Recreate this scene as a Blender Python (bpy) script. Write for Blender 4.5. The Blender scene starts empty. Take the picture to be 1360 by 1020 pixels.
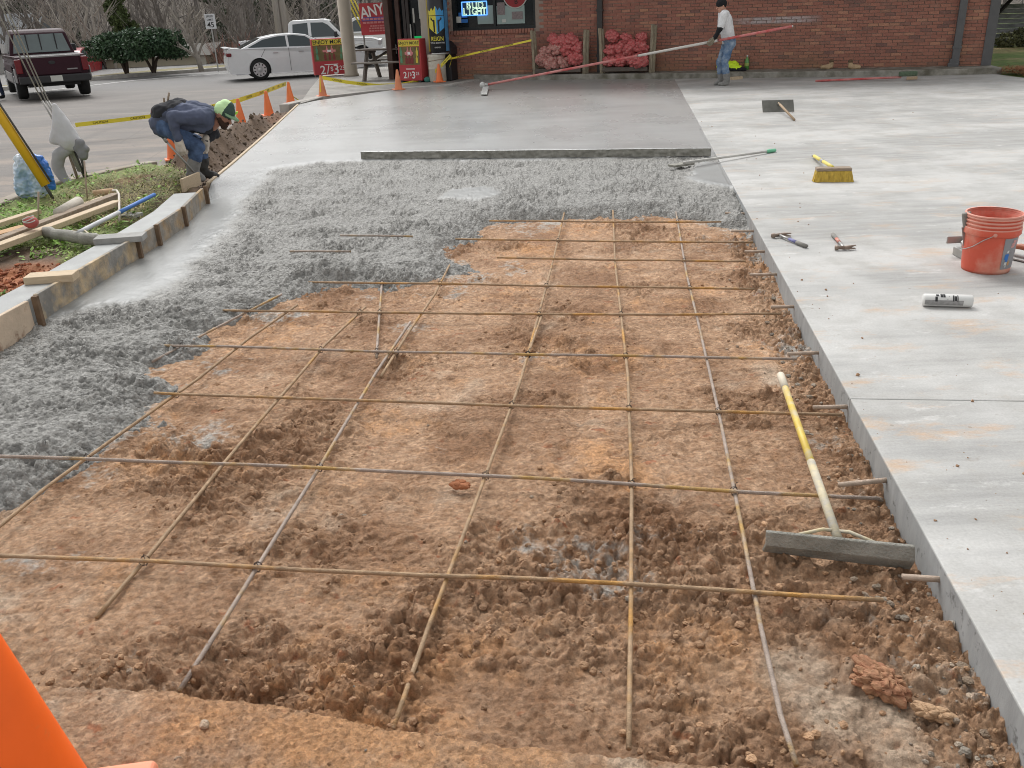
import bpy, bmesh, math, random
import numpy as np
from mathutils import Vector, Matrix, noise as mnoise
S = bpy.context.scene
COL = S.collection
rnd = random.Random(7)
# ------------------------------------------------------------------ camera, sky, sun, exposure
FPX, PITCH, ROLL, CH = 1157.0, math.radians(23.5), math.radians(2.52), 1.7
cF = np.array([0, math.cos(PITCH), -math.sin(PITCH)])
_r0 = np.array([1., 0, 0]); _u0 = np.array([0, math.sin(PITCH), math.cos(PITCH)])
cR = math.cos(ROLL)*_r0 - math.sin(ROLL)*_u0
cU = math.sin(ROLL)*_r0 + math.cos(ROLL)*_u0
cam = bpy.data.cameras.new('camera'); camo = bpy.data.objects.new('camera', cam); COL.objects.link(camo)
camo.matrix_world = Matrix(((cR[0], cU[0], -cF[0], 0), (cR[1], cU[1], -cF[1], 0), (cR[2], cU[2], -cF[2], CH), (0, 0, 0, 1)))
cam.sensor_width = 36; cam.lens = FPX/1360*36; cam.clip_start = .05; cam.clip_end = 2000
S.camera = camo
SUN_EL, SUN_AZ = math.radians(52), math.radians(-18)
w = bpy.data.worlds.new('World'); S.world = w; w.use_nodes = True
nt = w.node_tree; nt.nodes.clear()
sky = nt.nodes.new('ShaderNodeTexSky'); sky.sky_type = 'NISHITA'; sky.sun_disc = False
sky.sun_elevation = SUN_EL; sky.sun_rotation = SUN_AZ; sky.air_density = 1.0; sky.dust_density = 3.0
hs = nt.nodes.new('ShaderNodeHueSaturation'); hs.inputs['Saturation'].default_value = .03
bg = nt.nodes.new('ShaderNodeBackground'); bg.inputs['Strength'].default_value = .15
wo = nt.nodes.new('ShaderNodeOutputWorld')
nt.links.new(sky.outputs[0], hs.inputs['Color']); nt.links.new(hs.outputs[0], bg.inputs[0]); nt.links.new(bg.outputs[0], wo.inputs[0])
sl = bpy.data.lights.new('sun', 'SUN'); sl.energy = .85; sl.angle = math.radians(28); sl.color = (1, .97, .93)
so = bpy.data.objects.new('sun', sl); COL.objects.link(so)
sd = Vector((math.sin(SUN_AZ)*math.cos(SUN_EL), math.cos(SUN_AZ)*math.cos(SUN_EL), math.sin(SUN_EL)))
so.rotation_euler = sd.to_track_quat('Z', 'Y').to_euler(); so.location = (0, -5, 20)
S.view_settings.view_transform = 'Standard'; S.view_settings.look = 'None'; S.view_settings.gamma = 1
S.cycles.filter_width = 1.0; S.cycles.use_denoising = True; S.cycles.max_bounces = 5
S.view_settings.use_curve_mapping = False; S.view_settings.exposure = 0.6

# ------------------------------------------------------------------ small helpers
def V(*a): return Vector(a[0]) if len(a) == 1 else Vector(a)
def ray(px, py): return cF + (px-680)/FPX*cR - (py-510)/FPX*cU
def G(px, py, z=0.0):                     # photograph point -> point on the level z
    d = ray(px, py); t = (z-CH)/d[2]; return Vector((t*d[0], t*d[1], z))
def D(px, py, y):                         # photograph point -> point at the distance y
    d = ray(px, py); t = y/d[1]; return Vector((t*d[0], y, CH+t*d[2]))

def mat(name, c, rough=.7, metal=0., var=.12, scale=8., bump=0., bscale=60., c2=None, c2scale=3., c2pos=.5, c2soft=.12,
        spec=.4, emit=None, estr=1., rndv=0., trans=0., alpha=1., stretch=None):
    m = bpy.data.materials.new(name); m.use_nodes = True; t = m.node_tree; N = t.nodes; L = t.links
    b = N['Principled BSDF']
    b.inputs['Roughness'].default_value = rough; b.inputs['Metallic'].default_value = metal
    b.inputs['Specular IOR Level'].default_value = spec
    tc = N.new('ShaderNodeTexCoord'); vec = tc.outputs['Object']
    if stretch:
        mp = N.new('ShaderNodeMapping'); mp.inputs['Scale'].default_value = stretch; L.new(vec, mp.inputs[0]); vec = mp.outputs[0]
    col = None
    rgb = N.new('ShaderNodeRGB'); rgb.outputs[0].default_value = (*c, 1); col = rgb.outputs[0]
    if c2:
        n2 = N.new('ShaderNodeTexNoise'); n2.inputs['Scale'].default_value = c2scale; n2.inputs['Detail'].default_value = 6
        n2.inputs['Roughness'].default_value = .65; L.new(vec, n2.inputs['Vector'])
        mr = N.new('ShaderNodeMapRange'); mr.inputs[1].default_value = c2pos-c2soft; mr.inputs[2].default_value = c2pos+c2soft
        L.new(n2.outputs[0], mr.inputs[0]); mx = N.new('ShaderNodeMix'); mx.data_type = 'RGBA'
        L.new(mr.outputs[0], mx.inputs[0]); L.new(col, mx.inputs[6]); mx.inputs[7].default_value = (*c2, 1); col = mx.outputs[2]
    if var:
        n1 = N.new('ShaderNodeTexNoise'); n1.inputs['Scale'].default_value = scale; n1.inputs['Detail'].default_value = 5
        L.new(vec, n1.inputs['Vector'])
        mr = N.new('ShaderNodeMapRange'); mr.inputs[1].default_value = .25; mr.inputs[2].default_value = .75
        mr.inputs[3].default_value = 1-var; mr.inputs[4].default_value = 1+var; L.new(n1.outputs[0], mr.inputs[0])
        h = N.new('ShaderNodeHueSaturation'); L.new(col, h.inputs['Color']); L.new(mr.outputs[0], h.inputs['Value']); col = h.outputs[0]
    if rndv:
        ge = N.new('ShaderNodeNewGeometry'); mr = N.new('ShaderNodeMapRange')
        mr.inputs[3].default_value = 1-rndv; mr.inputs[4].default_value = 1+rndv; L.new(ge.outputs['Random Per Island'], mr.inputs[0])
        h = N.new('ShaderNodeHueSaturation'); L.new(col, h.inputs['Color']); L.new(mr.outputs[0], h.inputs['Value']); col = h.outputs[0]
    L.new(col, b.inputs['Base Color'])
    if bump:
        n3 = N.new('ShaderNodeTexNoise'); n3.inputs['Scale'].default_value = bscale; n3.inputs['Detail'].default_value = 4; L.new(vec, n3.inputs['Vector'])
        bp = N.new('ShaderNodeBump'); bp.inputs['Strength'].default_value = bump; bp.inputs['Distance'].default_value = .01
        L.new(n3.outputs[0], bp.inputs['Height']); L.new(bp.outputs[0], b.inputs['Normal'])
    if emit:
        b.inputs['Emission Color'].default_value = (*emit, 1); b.inputs['Emission Strength'].default_value = estr
    if trans: b.inputs['Transmission Weight'].default_value = trans
    if alpha < 1: b.inputs['Alpha'].default_value = alpha
    return m

def tag(o, label=None, cat=None, group=None, kind=None):
    if label: o['label'] = label
    if cat: o['category'] = cat
    if group: o['group'] = group
    if kind: o['kind'] = kind
    return o
def thing(name, label, cat, loc=(0, 0, 0), rz=0., group=None, rot=None):
    o = bpy.data.objects.new(name, None); COL.objects.link(o); o.empty_display_size = .2
    o.location = loc; o.rotation_euler = rot if rot else (0, 0, rz)
    bpy_upd.append(o)
    return tag(o, label, cat, group)
bpy_upd = []
def frame(o, x, y):                       # matrix with axes x, y(ish) and origin o
    x = V(x).normalized(); z = x.cross(V(y)).normalized(); y = z.cross(x)
    m = Matrix((x, y, z)).transposed().to_4x4(); m.translation = V(o); return m
I4 = Matrix.Identity(4)
class MB:
    def __init__(s): s.v = []; s.f = []; s.mi = []; s.cur = 0
    def add(s, vs, fs, M=None):
        n = len(s.v)
        s.v += [tuple(M @ V(p)) for p in vs] if M is not None else [tuple(p) for p in vs]
        s.f += [tuple(i+n for i in f) for f in fs]; s.mi += [s.cur]*len(fs); return s
    def box(s, c, d, M=None, taper=(1, 1)):
        x, y, z = c; a, b, h = d[0]/2, d[1]/2, d[2]/2; tx, ty = taper
        vs = [(x-a, y-b, z-h), (x+a, y-b, z-h), (x+a, y+b, z-h), (x-a, y+b, z-h), (x-a*tx, y-b*ty, z+h), (x+a*tx, y-b*ty, z+h), (x+a*tx, y+b*ty, z+h), (x-a*tx, y+b*ty, z+h)]
        return s.add(vs, [(0, 3, 2, 1), (4, 5, 6, 7), (0, 1, 5, 4), (1, 2, 6, 5), (2, 3, 7, 6), (3, 0, 4, 7)], M)
    def tube(s, pts, r, n=8, M=None, cap=True, flat=1.):
        pts = [V(p) for p in pts]; k = len(pts)
        rs = r if hasattr(r, '__len__') else [r]*k
        vs = []; up = None
        for i, p in enumerate(pts):
            d = (pts[min(i+1, k-1)]-pts[max(i-1, 0)])
            if d.length < 1e-9: d = Vector((0, 0, 1))
            d.normalize()
            if up is None: up = Vector((0, 0, 1)) if abs(d.z) < .95 else Vector((1, 0, 0))
            a = d.cross(up)
            if a.length < 1e-4: up = Vector((.3, .9, .2)); a = d.cross(up)
            a.normalize(); b = a.cross(d)
            for j in range(n):
                t = 2*math.pi*j/n; vs.append(p+a*(rs[i]*math.cos(t))+b*(rs[i]*flat*math.sin(t)))
        fs = [(i*n+j, i*n+(j+1) % n, (i+1)*n+(j+1) % n, (i+1)*n+j) for i in range(k-1) for j in range(n)]
        if cap: fs += [tuple(range(n-1, -1, -1)), tuple((k-1)*n+j for j in range(n))]
        return s.add(vs, fs, M)
    def lathe(s, prof, n=20, M=None, cap=True, sx=1., sy=1.):
        vs = [(r*sx*math.cos(2*math.pi*j/n), r*sy*math.sin(2*math.pi*j/n), z) for r, z in prof for j in range(n)]; k = len(prof)
        fs = [(i*n+j, i*n+(j+1) % n, (i+1)*n+(j+1) % n, (i+1)*n+j) for i in range(k-1) for j in range(n)]
        if cap: fs += [tuple(range(n-1, -1, -1)), tuple((k-1)*n+j for j in range(n))]
        return s.add(vs, fs, M)
    def ball(s, c, r, n=12, m=8, M=None):
        rx, ry, rz = r if hasattr(r, '__len__') else (r, r, r); c = V(c)
        vs = [c+Vector((0, 0, -rz))]
        for i in range(1, m):
            a = -math.pi/2+math.pi*i/m
            vs += [c+Vector((rx*math.cos(a)*math.cos(2*math.pi*j/n), ry*math.cos(a)*math.sin(2*math.pi*j/n), rz*math.sin(a))) for j in range(n)]
        vs.append(c+Vector((0, 0, rz))); e = len(vs)-1
        fs = [(0, 1+(j+1) % n, 1+j) for j in range(n)]
        fs += [(1+i*n+j, 1+i*n+(j+1) % n, 1+(i+1)*n+(j+1) % n, 1+(i+1)*n+j) for i in range(m-2) for j in range(n)]
        fs += [(1+(m-2)*n+j, 1+(m-2)*n+(j+1) % n, e) for j in range(n)]
        return s.add(vs, fs, M)
    def cap(s, p0, p1, r0, r1, n=12):
        s.ball(p0, r0, n, 8); s.ball(p1, r1, n, 8)
        return s.tube([p0, p1], [r0, r1], n)
    def prism(s, poly, h, M=None):        # polygon in xy, thickness h along z
        k = len(poly); vs = [(x, y, 0) for x, y in poly]+[(x, y, h) for x, y in poly]
        fs = [tuple(range(k-1, -1, -1)), tuple(range(k, 2*k))]+[(i, (i+1) % k, (i+1) % k+k, i+k) for i in range(k)]
        return s.add(vs, fs, M)
    def plate(s, q, th):                  # quad corners, thickness along its normal
        q = [V(p) for p in q]; n = (q[1]-q[0]).cross(q[3]-q[0]).normalized()*th
        return s.add(q+[p+n for p in q], [(3, 2, 1, 0), (4, 5, 6, 7), (0, 1, 5, 4), (1, 2, 6, 5), (2, 3, 7, 6), (3, 0, 4, 7)])
    def mesh(s, m=None, smooth=False):
        me = bpy.data.meshes.new('mesh'); me.from_pydata(s.v, [], s.f)
        if m is not None:
            for q in (m if isinstance(m, (list, tuple)) else [m]): me.materials.append(q)
        if isinstance(m, (list, tuple)): me.polygons.foreach_set('material_index', s.mi)
        if smooth: me.polygons.foreach_set('use_smooth', [True]*len(me.polygons))
        me.update(); return me
    def build(s, name, m, parent=None, smooth=False, bevel=0., seg=2, world=False, label=None, cat=None, group=None, kind=None):
        inv = None
        if parent is not None and world:
            bpy.context.view_layer.update(); inv = parent.matrix_world.inverted()
            s.v = [tuple(inv @ V(p)) for p in s.v]
        off = Vector((0, 0, 0))
        if parent is None and s.v:
            a = np.array(s.v); off = Vector(((a[:, 0].min()+a[:, 0].max())/2, (a[:, 1].min()+a[:, 1].max())/2, a[:, 2].min()))
            s.v = [tuple(q) for q in (a-np.array(off))]
        me = s.mesh(m, smooth)
        return obj(name, me, parent, off, bevel, seg, label, cat, group, kind)
def obj(name, me, parent=None, loc=(0, 0, 0), bevel=0., seg=2, label=None, cat=None, group=None, kind=None):
    o = bpy.data.objects.new(name, me); COL.objects.link(o); o.location = loc
    if parent is not None: o.parent = parent
    if bevel:
        b = o.modifiers.new('bevel', 'BEVEL'); b.width = bevel; b.segments = seg; b.limit_method = 'ANGLE'; b.angle_limit = .6
    return tag(o, label, cat, group, kind)
def copy_tree(o, parent=None):
    c = o.copy(); COL.objects.link(c)
    if parent is not None: c.parent = parent
    for ch in [q for q in KIDS.get(o, [])]: copy_tree(ch, c)
    return c
KIDS = {}
def kids(o):
    KIDS[o] = list(o.children)
    for c in o.children: kids(c)
_tcache = {}
def text_geo(s, size=1., bold=0.):
    k = (s, bold)
    if k not in _tcache:
        cu = bpy.data.curves.new('text', 'FONT'); cu.body = s; cu.size = 1; cu.align_x = 'CENTER'; cu.align_y = 'CENTER'; cu.offset = bold; cu.resolution_u = 3
        o = bpy.data.objects.new('text', cu); COL.objects.link(o); bpy.context.view_layer.update()
        me = bpy.data.meshes.new_from_object(o.evaluated_get(bpy.context.evaluated_depsgraph_get()))
        _tcache[k] = ([tuple(v.co) for v in me.vertices], [tuple(p.vertices) for p in me.polygons])
        bpy.data.objects.remove(o); bpy.data.curves.remove(cu); bpy.data.meshes.remove(me)
    v, f = _tcache[k]
    return [(x*size, y*size, z*size) for x, y, z in v], f
def put_text(mb, s, size, M, bold=0., sx=1.):
    v, f = text_geo(s, size, bold); mb.add([(x*sx, y, z) for x, y, z in v], f, M)

# ------------------------------------------------------------------ numpy noise
def hsh(ix, iy, seed):
    n = (ix.astype(np.int64)*374761393+iy.astype(np.int64)*668265263+seed*1442695041) & 0xffffffff
    n = ((n ^ (n >> 13))*1274126177) & 0xffffffff
    n = ((n ^ (n >> 16))*2246822519) & 0xffffffff
    return (n ^ (n >> 15))/4294967296.0
def perlin(x, y, seed=0):
    ix = np.floor(x); iy = np.floor(y); fx = x-ix; fy = y-iy
    u = fx*fx*fx*(fx*(fx*6-15)+10); v = fy*fy*fy*(fy*(fy*6-15)+10)
    def g(a, b):
        t = hsh(ix+a, iy+b, seed)*6.2831853; return np.cos(t)*(fx-a)+np.sin(t)*(fy-b)
    a = g(0, 0); b = g(1, 0); c = g(0, 1); d = g(1, 1)
    return (a+(b-a)*u)*(1-v)+(c+(d-c)*u)*v
def fbm(x, y, scale, octv=4, seed=0, gain=.5):
    r = 0; a = 1.; f = 1./scale; t = 0
    for o in range(octv):
        r = r+a*perlin(x*f+o*17.3, y*f-o*9.1, seed+o); t += a; a *= gain; f *= 2.03
    return r/t*1.6
def bumps(x, y, c, seed=0, lo=.4, hi=.85, fill=.8):   # rounded lumps, one per cell of size c
    X = x/c; Yy = y/c; ix = np.floor(X); iy = np.floor(Yy); out = np.zeros_like(X)
    for a in (-1, 0, 1):
        for b in (-1, 0, 1):
            cx = ix+a; cy = iy+b
            px = cx+hsh(cx, cy, seed); py = cy+hsh(cx, cy, seed+1)
            r = lo+(hi-lo)*hsh(cx, cy, seed+2); on = hsh(cx, cy, seed+3) < fill
            an = hsh(cx, cy, seed+4)*3.14159; ca = np.cos(an); sa = np.sin(an); dx = X-px; dy = Yy-py
            q = ((dx*ca+dy*sa)/r)**2+((dy*ca-dx*sa)/(r*.72))**2
            out = np.maximum(out, np.where(on, r*np.sqrt(np.maximum(0, 1-q)), 0))
    return out
def cells(x, y, c, seed=0, warp=.35):      # angular clods: each cell a tilted plateau, steep gaps between
    wx = x+warp*c*fbm(x, y, c*.9, 3, seed+50); wy = y+warp*c*fbm(x, y, c*.9, 3, seed+60)
    X = wx/c; Yy = wy/c; ix = np.floor(X); iy = np.floor(Yy); f1 = np.full_like(X, 9.); f2 = np.full_like(X, 9.); hh = np.zeros_like(X)
    for a in (-1, 0, 1):
        for b in (-1, 0, 1):
            cx = ix+a; cy = iy+b; dx = X-cx-hsh(cx, cy, seed); dy = Yy-cy-hsh(cx, cy, seed+1); d = np.hypot(dx, dy)
            h = hsh(cx, cy, seed+2); h = h*h*1.2+.5*(dx*(hsh(cx, cy, seed+3)-.5)+dy*(hsh(cx, cy, seed+4)-.5))
            n = d < f1; f2 = np.where(n, f1, np.minimum(f2, d)); hh = np.where(n, h, hh); f1 = np.where(n, d, f1)
    return hh*sst(0., .30, f2-f1)*np.sqrt(np.clip(1.15-f1*f1, 0, 1))
def sst(a, b, x):
    t = np.clip((x-a)/(b-a), 0, 1); return t*t*(3-2*t)
def sdf(x, y, poly):                      # signed distance, positive inside
    d = np.full(x.shape, 1e9); ins = np.zeros(x.shape, bool); k = len(poly)
    for i in range(k):
        ax, ay = poly[i][0], poly[i][1]; bx, by = poly[(i+1) % k][0], poly[(i+1) % k][1]
        ex, ey = bx-ax, by-ay; t = np.clip(((x-ax)*ex+(y-ay)*ey)/(ex*ex+ey*ey+1e-12), 0, 1)
        d = np.minimum(d, np.hypot(x-ax-t*ex, y-ay-t*ey))
        c = ((ay > y) != (by > y)) & (x < (bx-ax)*(y-ay)/(by-ay+1e-12)+ax); ins ^= c
    return np.where(ins, d, -d)
def dline(x, y, pl):
    d = np.full(np.shape(x), 1e9)
    for (ax, ay), (bx, by) in zip(pl[:-1], pl[1:]):
        ex, ey = bx-ax, by-ay; t = np.clip(((x-ax)*ex+(y-ay)*ey)/(ex*ex+ey*ey), 0, 1)
        d = np.minimum(d, np.hypot(x-ax-t*ex, y-ay-t*ey))
    return d
def np_mesh(v, f, m, smooth=True, attrs=None):
    v = np.asarray(v, np.float32); f = np.asarray(f, np.int32); k = f.shape[1]
    me = bpy.data.meshes.new('mesh'); me.vertices.add(len(v)); me.vertices.foreach_set('co', v.ravel())
    me.loops.add(f.size); me.loops.foreach_set('vertex_index', f.ravel())
    me.polygons.add(len(f)); me.polygons.foreach_set('loop_start', np.arange(0, f.size, k, dtype=np.int32))
    me.polygons.foreach_set('loop_total', np.full(len(f), k, np.int32))
    me.polygons.foreach_set('use_smooth', np.full(len(f), smooth))
    for n, a in (attrs or {}).items():
        at = me.attributes.new(n, 'FLOAT', 'POINT'); at.data.foreach_set('value', np.asarray(a, np.float32).ravel())
    me.materials.append(m); me.update(calc_edges=True); return me
def grid_mesh(X, Y, Z, m, keep=None, attrs=None, smooth=True):
    r, c = X.shape; i = np.arange(r*c).reshape(r, c)
    f = np.stack([i[:-1, :-1], i[:-1, 1:], i[1:, 1:], i[1:, :-1]], -1).reshape(-1, 4)
    v = np.stack([X, Y, Z], -1).reshape(-1, 3)
    if keep is not None:
        kp = keep.ravel(); f = f[kp[f].any(1)]
        used = np.zeros(len(v), bool); used[f.ravel()] = True; idx = np.cumsum(used)-1
        v = v[used]; f = idx[f]; attrs = {n: a.ravel()[used] for n, a in (attrs or {}).items()}
    return np_mesh(v, f, m, smooth, attrs)
def rows_adaptive(y0, y1, k, mn):
    ys = [y0]
    while ys[-1] < y1: ys.append(ys[-1]+max(mn, k*ys[-1]**2/(FPX*CH)))
    return np.array(ys)
ICO_V = None
def scatter_blobs(pos, rad, m, seed=1, squash=.7, name='clods', jit=.28, smooth=False, sub=1):   # many low lumps joined into one mesh
    bm = bmesh.new(); bmesh.ops.create_icosphere(bm, subdivisions=sub, radius=1)
    bv = np.array([v.co[:] for v in bm.verts]); bf = np.array([[q.index for q in f.verts] for f in bm.faces]); bm.free()
    g = np.random.default_rng(seed); n = len(pos); k = len(bv)
    lobe = g.normal(0, 1, (n, 3, 3)); vv = bv[None]*(1+g.normal(0, jit, (n, k, 1)).clip(-.55, .6)+.22*np.sin(2.2*np.einsum('kc,ncj->nkj', bv, lobe)).mean(-1, keepdims=True))
    vv = vv*np.stack([np.ones(n), g.uniform(.6, 1, n), g.uniform(squash-.2, squash+.2, n)], -1)[:, None]
    a = g.uniform(0, 6.28, n); ca, sa = np.cos(a)[:, None], np.sin(a)[:, None]
    vv = np.stack([vv[..., 0]*ca-vv[..., 1]*sa, vv[..., 0]*sa+vv[..., 1]*ca, vv[..., 2]], -1)*np.asarray(rad)[:, None, None]+np.asarray(pos)[:, None]
    ff = (bf[None]+(np.arange(n)*k)[:, None, None]).reshape(-1, 3)
    return np_mesh(vv.reshape(-1, 3), ff, m, smooth)
# ------------------------------------------------------------------ materials of the ground
def nodes_mat(name):
    m = bpy.data.materials.new(name); m.use_nodes = True; t = m.node_tree
    return m, t.nodes, t.links, t.nodes['Principled BSDF']
def n_noise(N, L, vec, scale, det=5, rough=.6):
    n = N.new('ShaderNodeTexNoise'); n.inputs['Scale'].default_value = scale; n.inputs['Detail'].default_value = det
    n.inputs['Roughness'].default_value = rough; L.new(vec, n.inputs['Vector']); return n.outputs[0]
def n_range(N, L, v, a, b, c=0., d=1.):
    r = N.new('ShaderNodeMapRange'); r.inputs[1].default_value = a; r.inputs[2].default_value = b; r.inputs[3].default_value = c; r.inputs[4].default_value = d
    L.new(v, r.inputs[0]); return r.outputs[0]
def n_mix(N, L, f, a, b):
    x = N.new('ShaderNodeMix'); x.data_type = 'RGBA'
    if isinstance(f, float): x.inputs[0].default_value = f
    else: L.new(f, x.inputs[0])
    for q, i in ((a, 6), (b, 7)):
        if isinstance(q, tuple): x.inputs[i].default_value = (*q, 1)
        else: L.new(q, x.inputs[i])
    return x.outputs[2]
def n_math(N, L, op, a, b):
    x = N.new('ShaderNodeMath'); x.operation = op
    for q, i in ((a, 0), (b, 1)):
        if isinstance(q, (int, float)): x.inputs[i].default_value = q
        else: L.new(q, x.inputs[i])
    return x.outputs[0]
def n_attr(N, name):
    a = N.new('ShaderNodeAttribute'); a.attribute_name = name; return a.outputs['Fac']
def n_map(N, L, vec, sc, rz=0.):
    p = N.new('ShaderNodeMapping'); p.inputs['Scale'].default_value = sc; p.inputs['Rotation'].default_value = (0, 0, rz); L.new(vec, p.inputs[0]); return p.outputs[0]
def n_bump(N, L, h, st, dist, b, nrm=None):
    p = N.new('ShaderNodeBump'); p.inputs['Strength'].default_value = st; p.inputs['Distance'].default_value = dist
    L.new(h, p.inputs['Height'])
    if nrm: L.new(nrm, p.inputs['Normal'])
    if b: L.new(p.outputs[0], b.inputs['Normal'])
    return p.outputs[0]
def pos(N): return N.new('ShaderNodeNewGeometry').outputs['Position']

def dirt_material():
    m, N, L, b = nodes_mat('clay dirt'); p = pos(N)
    nz = n_noise(N, L, p, 9, 6, .65); nf = n_noise(N, L, p, 60, 4); nm = n_noise(N, L, p, 26, 5)
    c = n_mix(N, L, n_range(N, L, nm, .35, .65), (.37, .215, .122), (.53, .345, .22))
    cl = n_math(N, L, 'ADD', n_attr(N, 'clay'), n_math(N, L, 'MULTIPLY', n_math(N, L, 'SUBTRACT', nz, .5), 1.6))
    c = n_mix(N, L, n_range(N, L, cl, .35, .75), c, (.58, .32, .16))
    rd = n_noise(N, L, n_map(N, L, p, (1, 1, 1), .4), 13, 3, .5)
    c = n_mix(N, L, n_range(N, L, rd, .66, .73, 0., .7), c, (.36, .125, .055))
    pa = n_math(N, L, 'ADD', n_attr(N, 'pale'), n_math(N, L, 'MULTIPLY', n_math(N, L, 'SUBTRACT', nz, .5), 1.2))
    c = n_mix(N, L, n_range(N, L, pa, .45, .85, 0., .85), c, (.57, .455, .345))
    moist = n_noise(N, L, p, 1.9, 5, .65); c = n_mix(N, L, n_math(N, L, 'MULTIPLY', n_range(N, L, moist, .46, .62, 0., .75), n_range(N, L, n_attr(N, 'shelf'), 0., 1., 1., .12)), c, (.235, .12, .06))
    gr = n_math(N, L, 'ADD', n_attr(N, 'cement'), n_math(N, L, 'MULTIPLY', n_math(N, L, 'SUBTRACT', nm, .5), 1.5))
    c = n_mix(N, L, n_range(N, L, gr, .4, .8, 0., .9), c, (.45, .43, .395))
    h = N.new('ShaderNodeHueSaturation'); L.new(c, h.inputs['Color']); vg = N.new('ShaderNodeTexVoronoi'); vg.inputs['Scale'].default_value = 75; L.new(n_mix(N, L, .02, p, N.new('ShaderNodeTexNoise').outputs['Color']), vg.inputs['Vector']); sp_ = N.new('ShaderNodeSeparateColor'); L.new(vg.outputs['Color'], sp_.inputs[0])
    fine = n_noise(N, L, p, 260, 3, .8); val = n_math(N, L, 'ADD', n_math(N, L, 'MULTIPLY', n_range(N, L, nf, .3, .7, .84, 1.2), n_range(N, L, sp_.outputs[0], 0., 1., .78, 1.2)), n_range(N, L, fine, .3, .7, -.22, .26))
    L.new(val, h.inputs['Value'])
    L.new(h.outputs[0], b.inputs['Base Color']); b.inputs['Roughness'].default_value = .82; b.inputs['Specular IOR Level'].default_value = .3
    vo = N.new('ShaderNodeTexVoronoi'); vo.inputs['Scale'].default_value = 55; vo.feature = 'SMOOTH_F1'; L.new(n_mix(N, L, .03, p, N.new('ShaderNodeTexNoise').outputs['Color']), vo.inputs['Vector'])
    b1_ = n_bump(N, L, n_range(N, L, vo.outputs['Distance'], 0., .6, 1., 0.), .55, .012, None)
    n_bump(N, L, n_noise(N, L, p, 150, 6, .8), 1., .011, b, b1_)
    return m
def wet_material():
    m, N, L, b = nodes_mat('wet concrete'); p = pos(N); fin = n_attr(N, 'finish')
    nz = n_noise(N, L, p, 3, 6, .6); nf = n_noise(N, L, p, 150, 4, .7)
    rough_c = n_mix(N, L, n_range(N, L, n_noise(N, L, p, 45, 5, .7), .3, .7), (.205, .20, .187), (.30, .293, .274))
    rough_c = n_mix(N, L, n_range(N, L, n_noise(N, L, p, 62, 3, .6), .58, .70, 0., .7), rough_c, (.12, .12, .11))
    st = n_noise(N, L, n_map(N, L, p, (.35, 2.2, 1), -.35), 1.4, 5, .6)
    fin_c = n_mix(N, L, n_range(N, L, st, .35, .65), (.34, .343, .337), (.395, .398, .39))
    sy_ = N.new('ShaderNodeSeparateXYZ'); L.new(p, sy_.inputs[0]); ff = n_math(N, L, 'ADD', n_range(N, L, sy_.outputs['Y'], 13., 21., 0., .55), n_math(N, L, 'MULTIPLY', n_math(N, L, 'SUBTRACT', n_noise(N, L, n_map(N, L, p, (.9, .22, 1), .142), 1.3, 3), .5), 1.3))
    fin_c = n_mix(N, L, n_range(N, L, ff, .1, .6, 0., .8), fin_c, (.37, .36, .34))
    fin_c = n_mix(N, L, n_range(N, L, sy_.outputs['Y'], 8.5, 12.5, .85, 0.), fin_c, n_mix(N, L, n_range(N, L, n_noise(N, L, p, 2.2, 5, .65), .35, .65), (.20, .204, .199), (.265, .27, .262)))
    vg = N.new('ShaderNodeTexVoronoi'); vg.inputs['Scale'].default_value = 60; L.new(n_mix(N, L, .02, p, N.new('ShaderNodeTexNoise').outputs['Color']), vg.inputs['Vector']); sp_ = N.new('ShaderNodeSeparateColor'); L.new(vg.outputs['Color'], sp_.inputs[0])
    hv = N.new('ShaderNodeHueSaturation'); L.new(rough_c, hv.inputs['Color']); L.new(n_math(N, L, 'ADD', n_range(N, L, sp_.outputs[0], 0., 1., .68, 1.3), n_range(N, L, n_noise(N, L, p, 210, 3, .8), .3, .7, -.2, .2)), hv.inputs['Value']); rough_c = hv.outputs[0]
    f2_ = n_range(N, L, fin, .45, .85); c = n_mix(N, L, f2_, rough_c, fin_c); L.new(c, b.inputs['Base Color'])
    L.new(n_math(N, L, 'ADD', n_range(N, L, fin, .5, .95, .36, .16), n_range(N, L, n_noise(N, L, n_map(N, L, p, (.6, .3, 1), .142), 1.1, 4, .6), .35, .65, .08, .18)), b.inputs['Roughness']); L.new(n_range(N, L, fin, .5, .95, .26, .38), b.inputs['Specular IOR Level'])
    bs = n_range(N, L, fin, .2, .8, .7, .05)
    bp = N.new('ShaderNodeBump'); bp.inputs['Distance'].default_value = .010; L.new(bs, bp.inputs['Strength'])
    vo = N.new('ShaderNodeTexVoronoi'); vo.inputs['Scale'].default_value = 60; L.new(n_mix(N, L, .02, p, N.new('ShaderNodeTexNoise').outputs['Color']), vo.inputs['Vector'])
    L.new(n_math(N, L, 'ADD', n_noise(N, L, p, 120, 6, .8), n_range(N, L, vo.outputs['Distance'], 0., .7, 1., 0.)), bp.inputs['Height'])
    n_bump(N, L, n_noise(N, L, n_map(N, L, p, (.3, 3, 1), -.3), 2.5, 3), .05, .02, b, bp.outputs[0])
    return m
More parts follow.
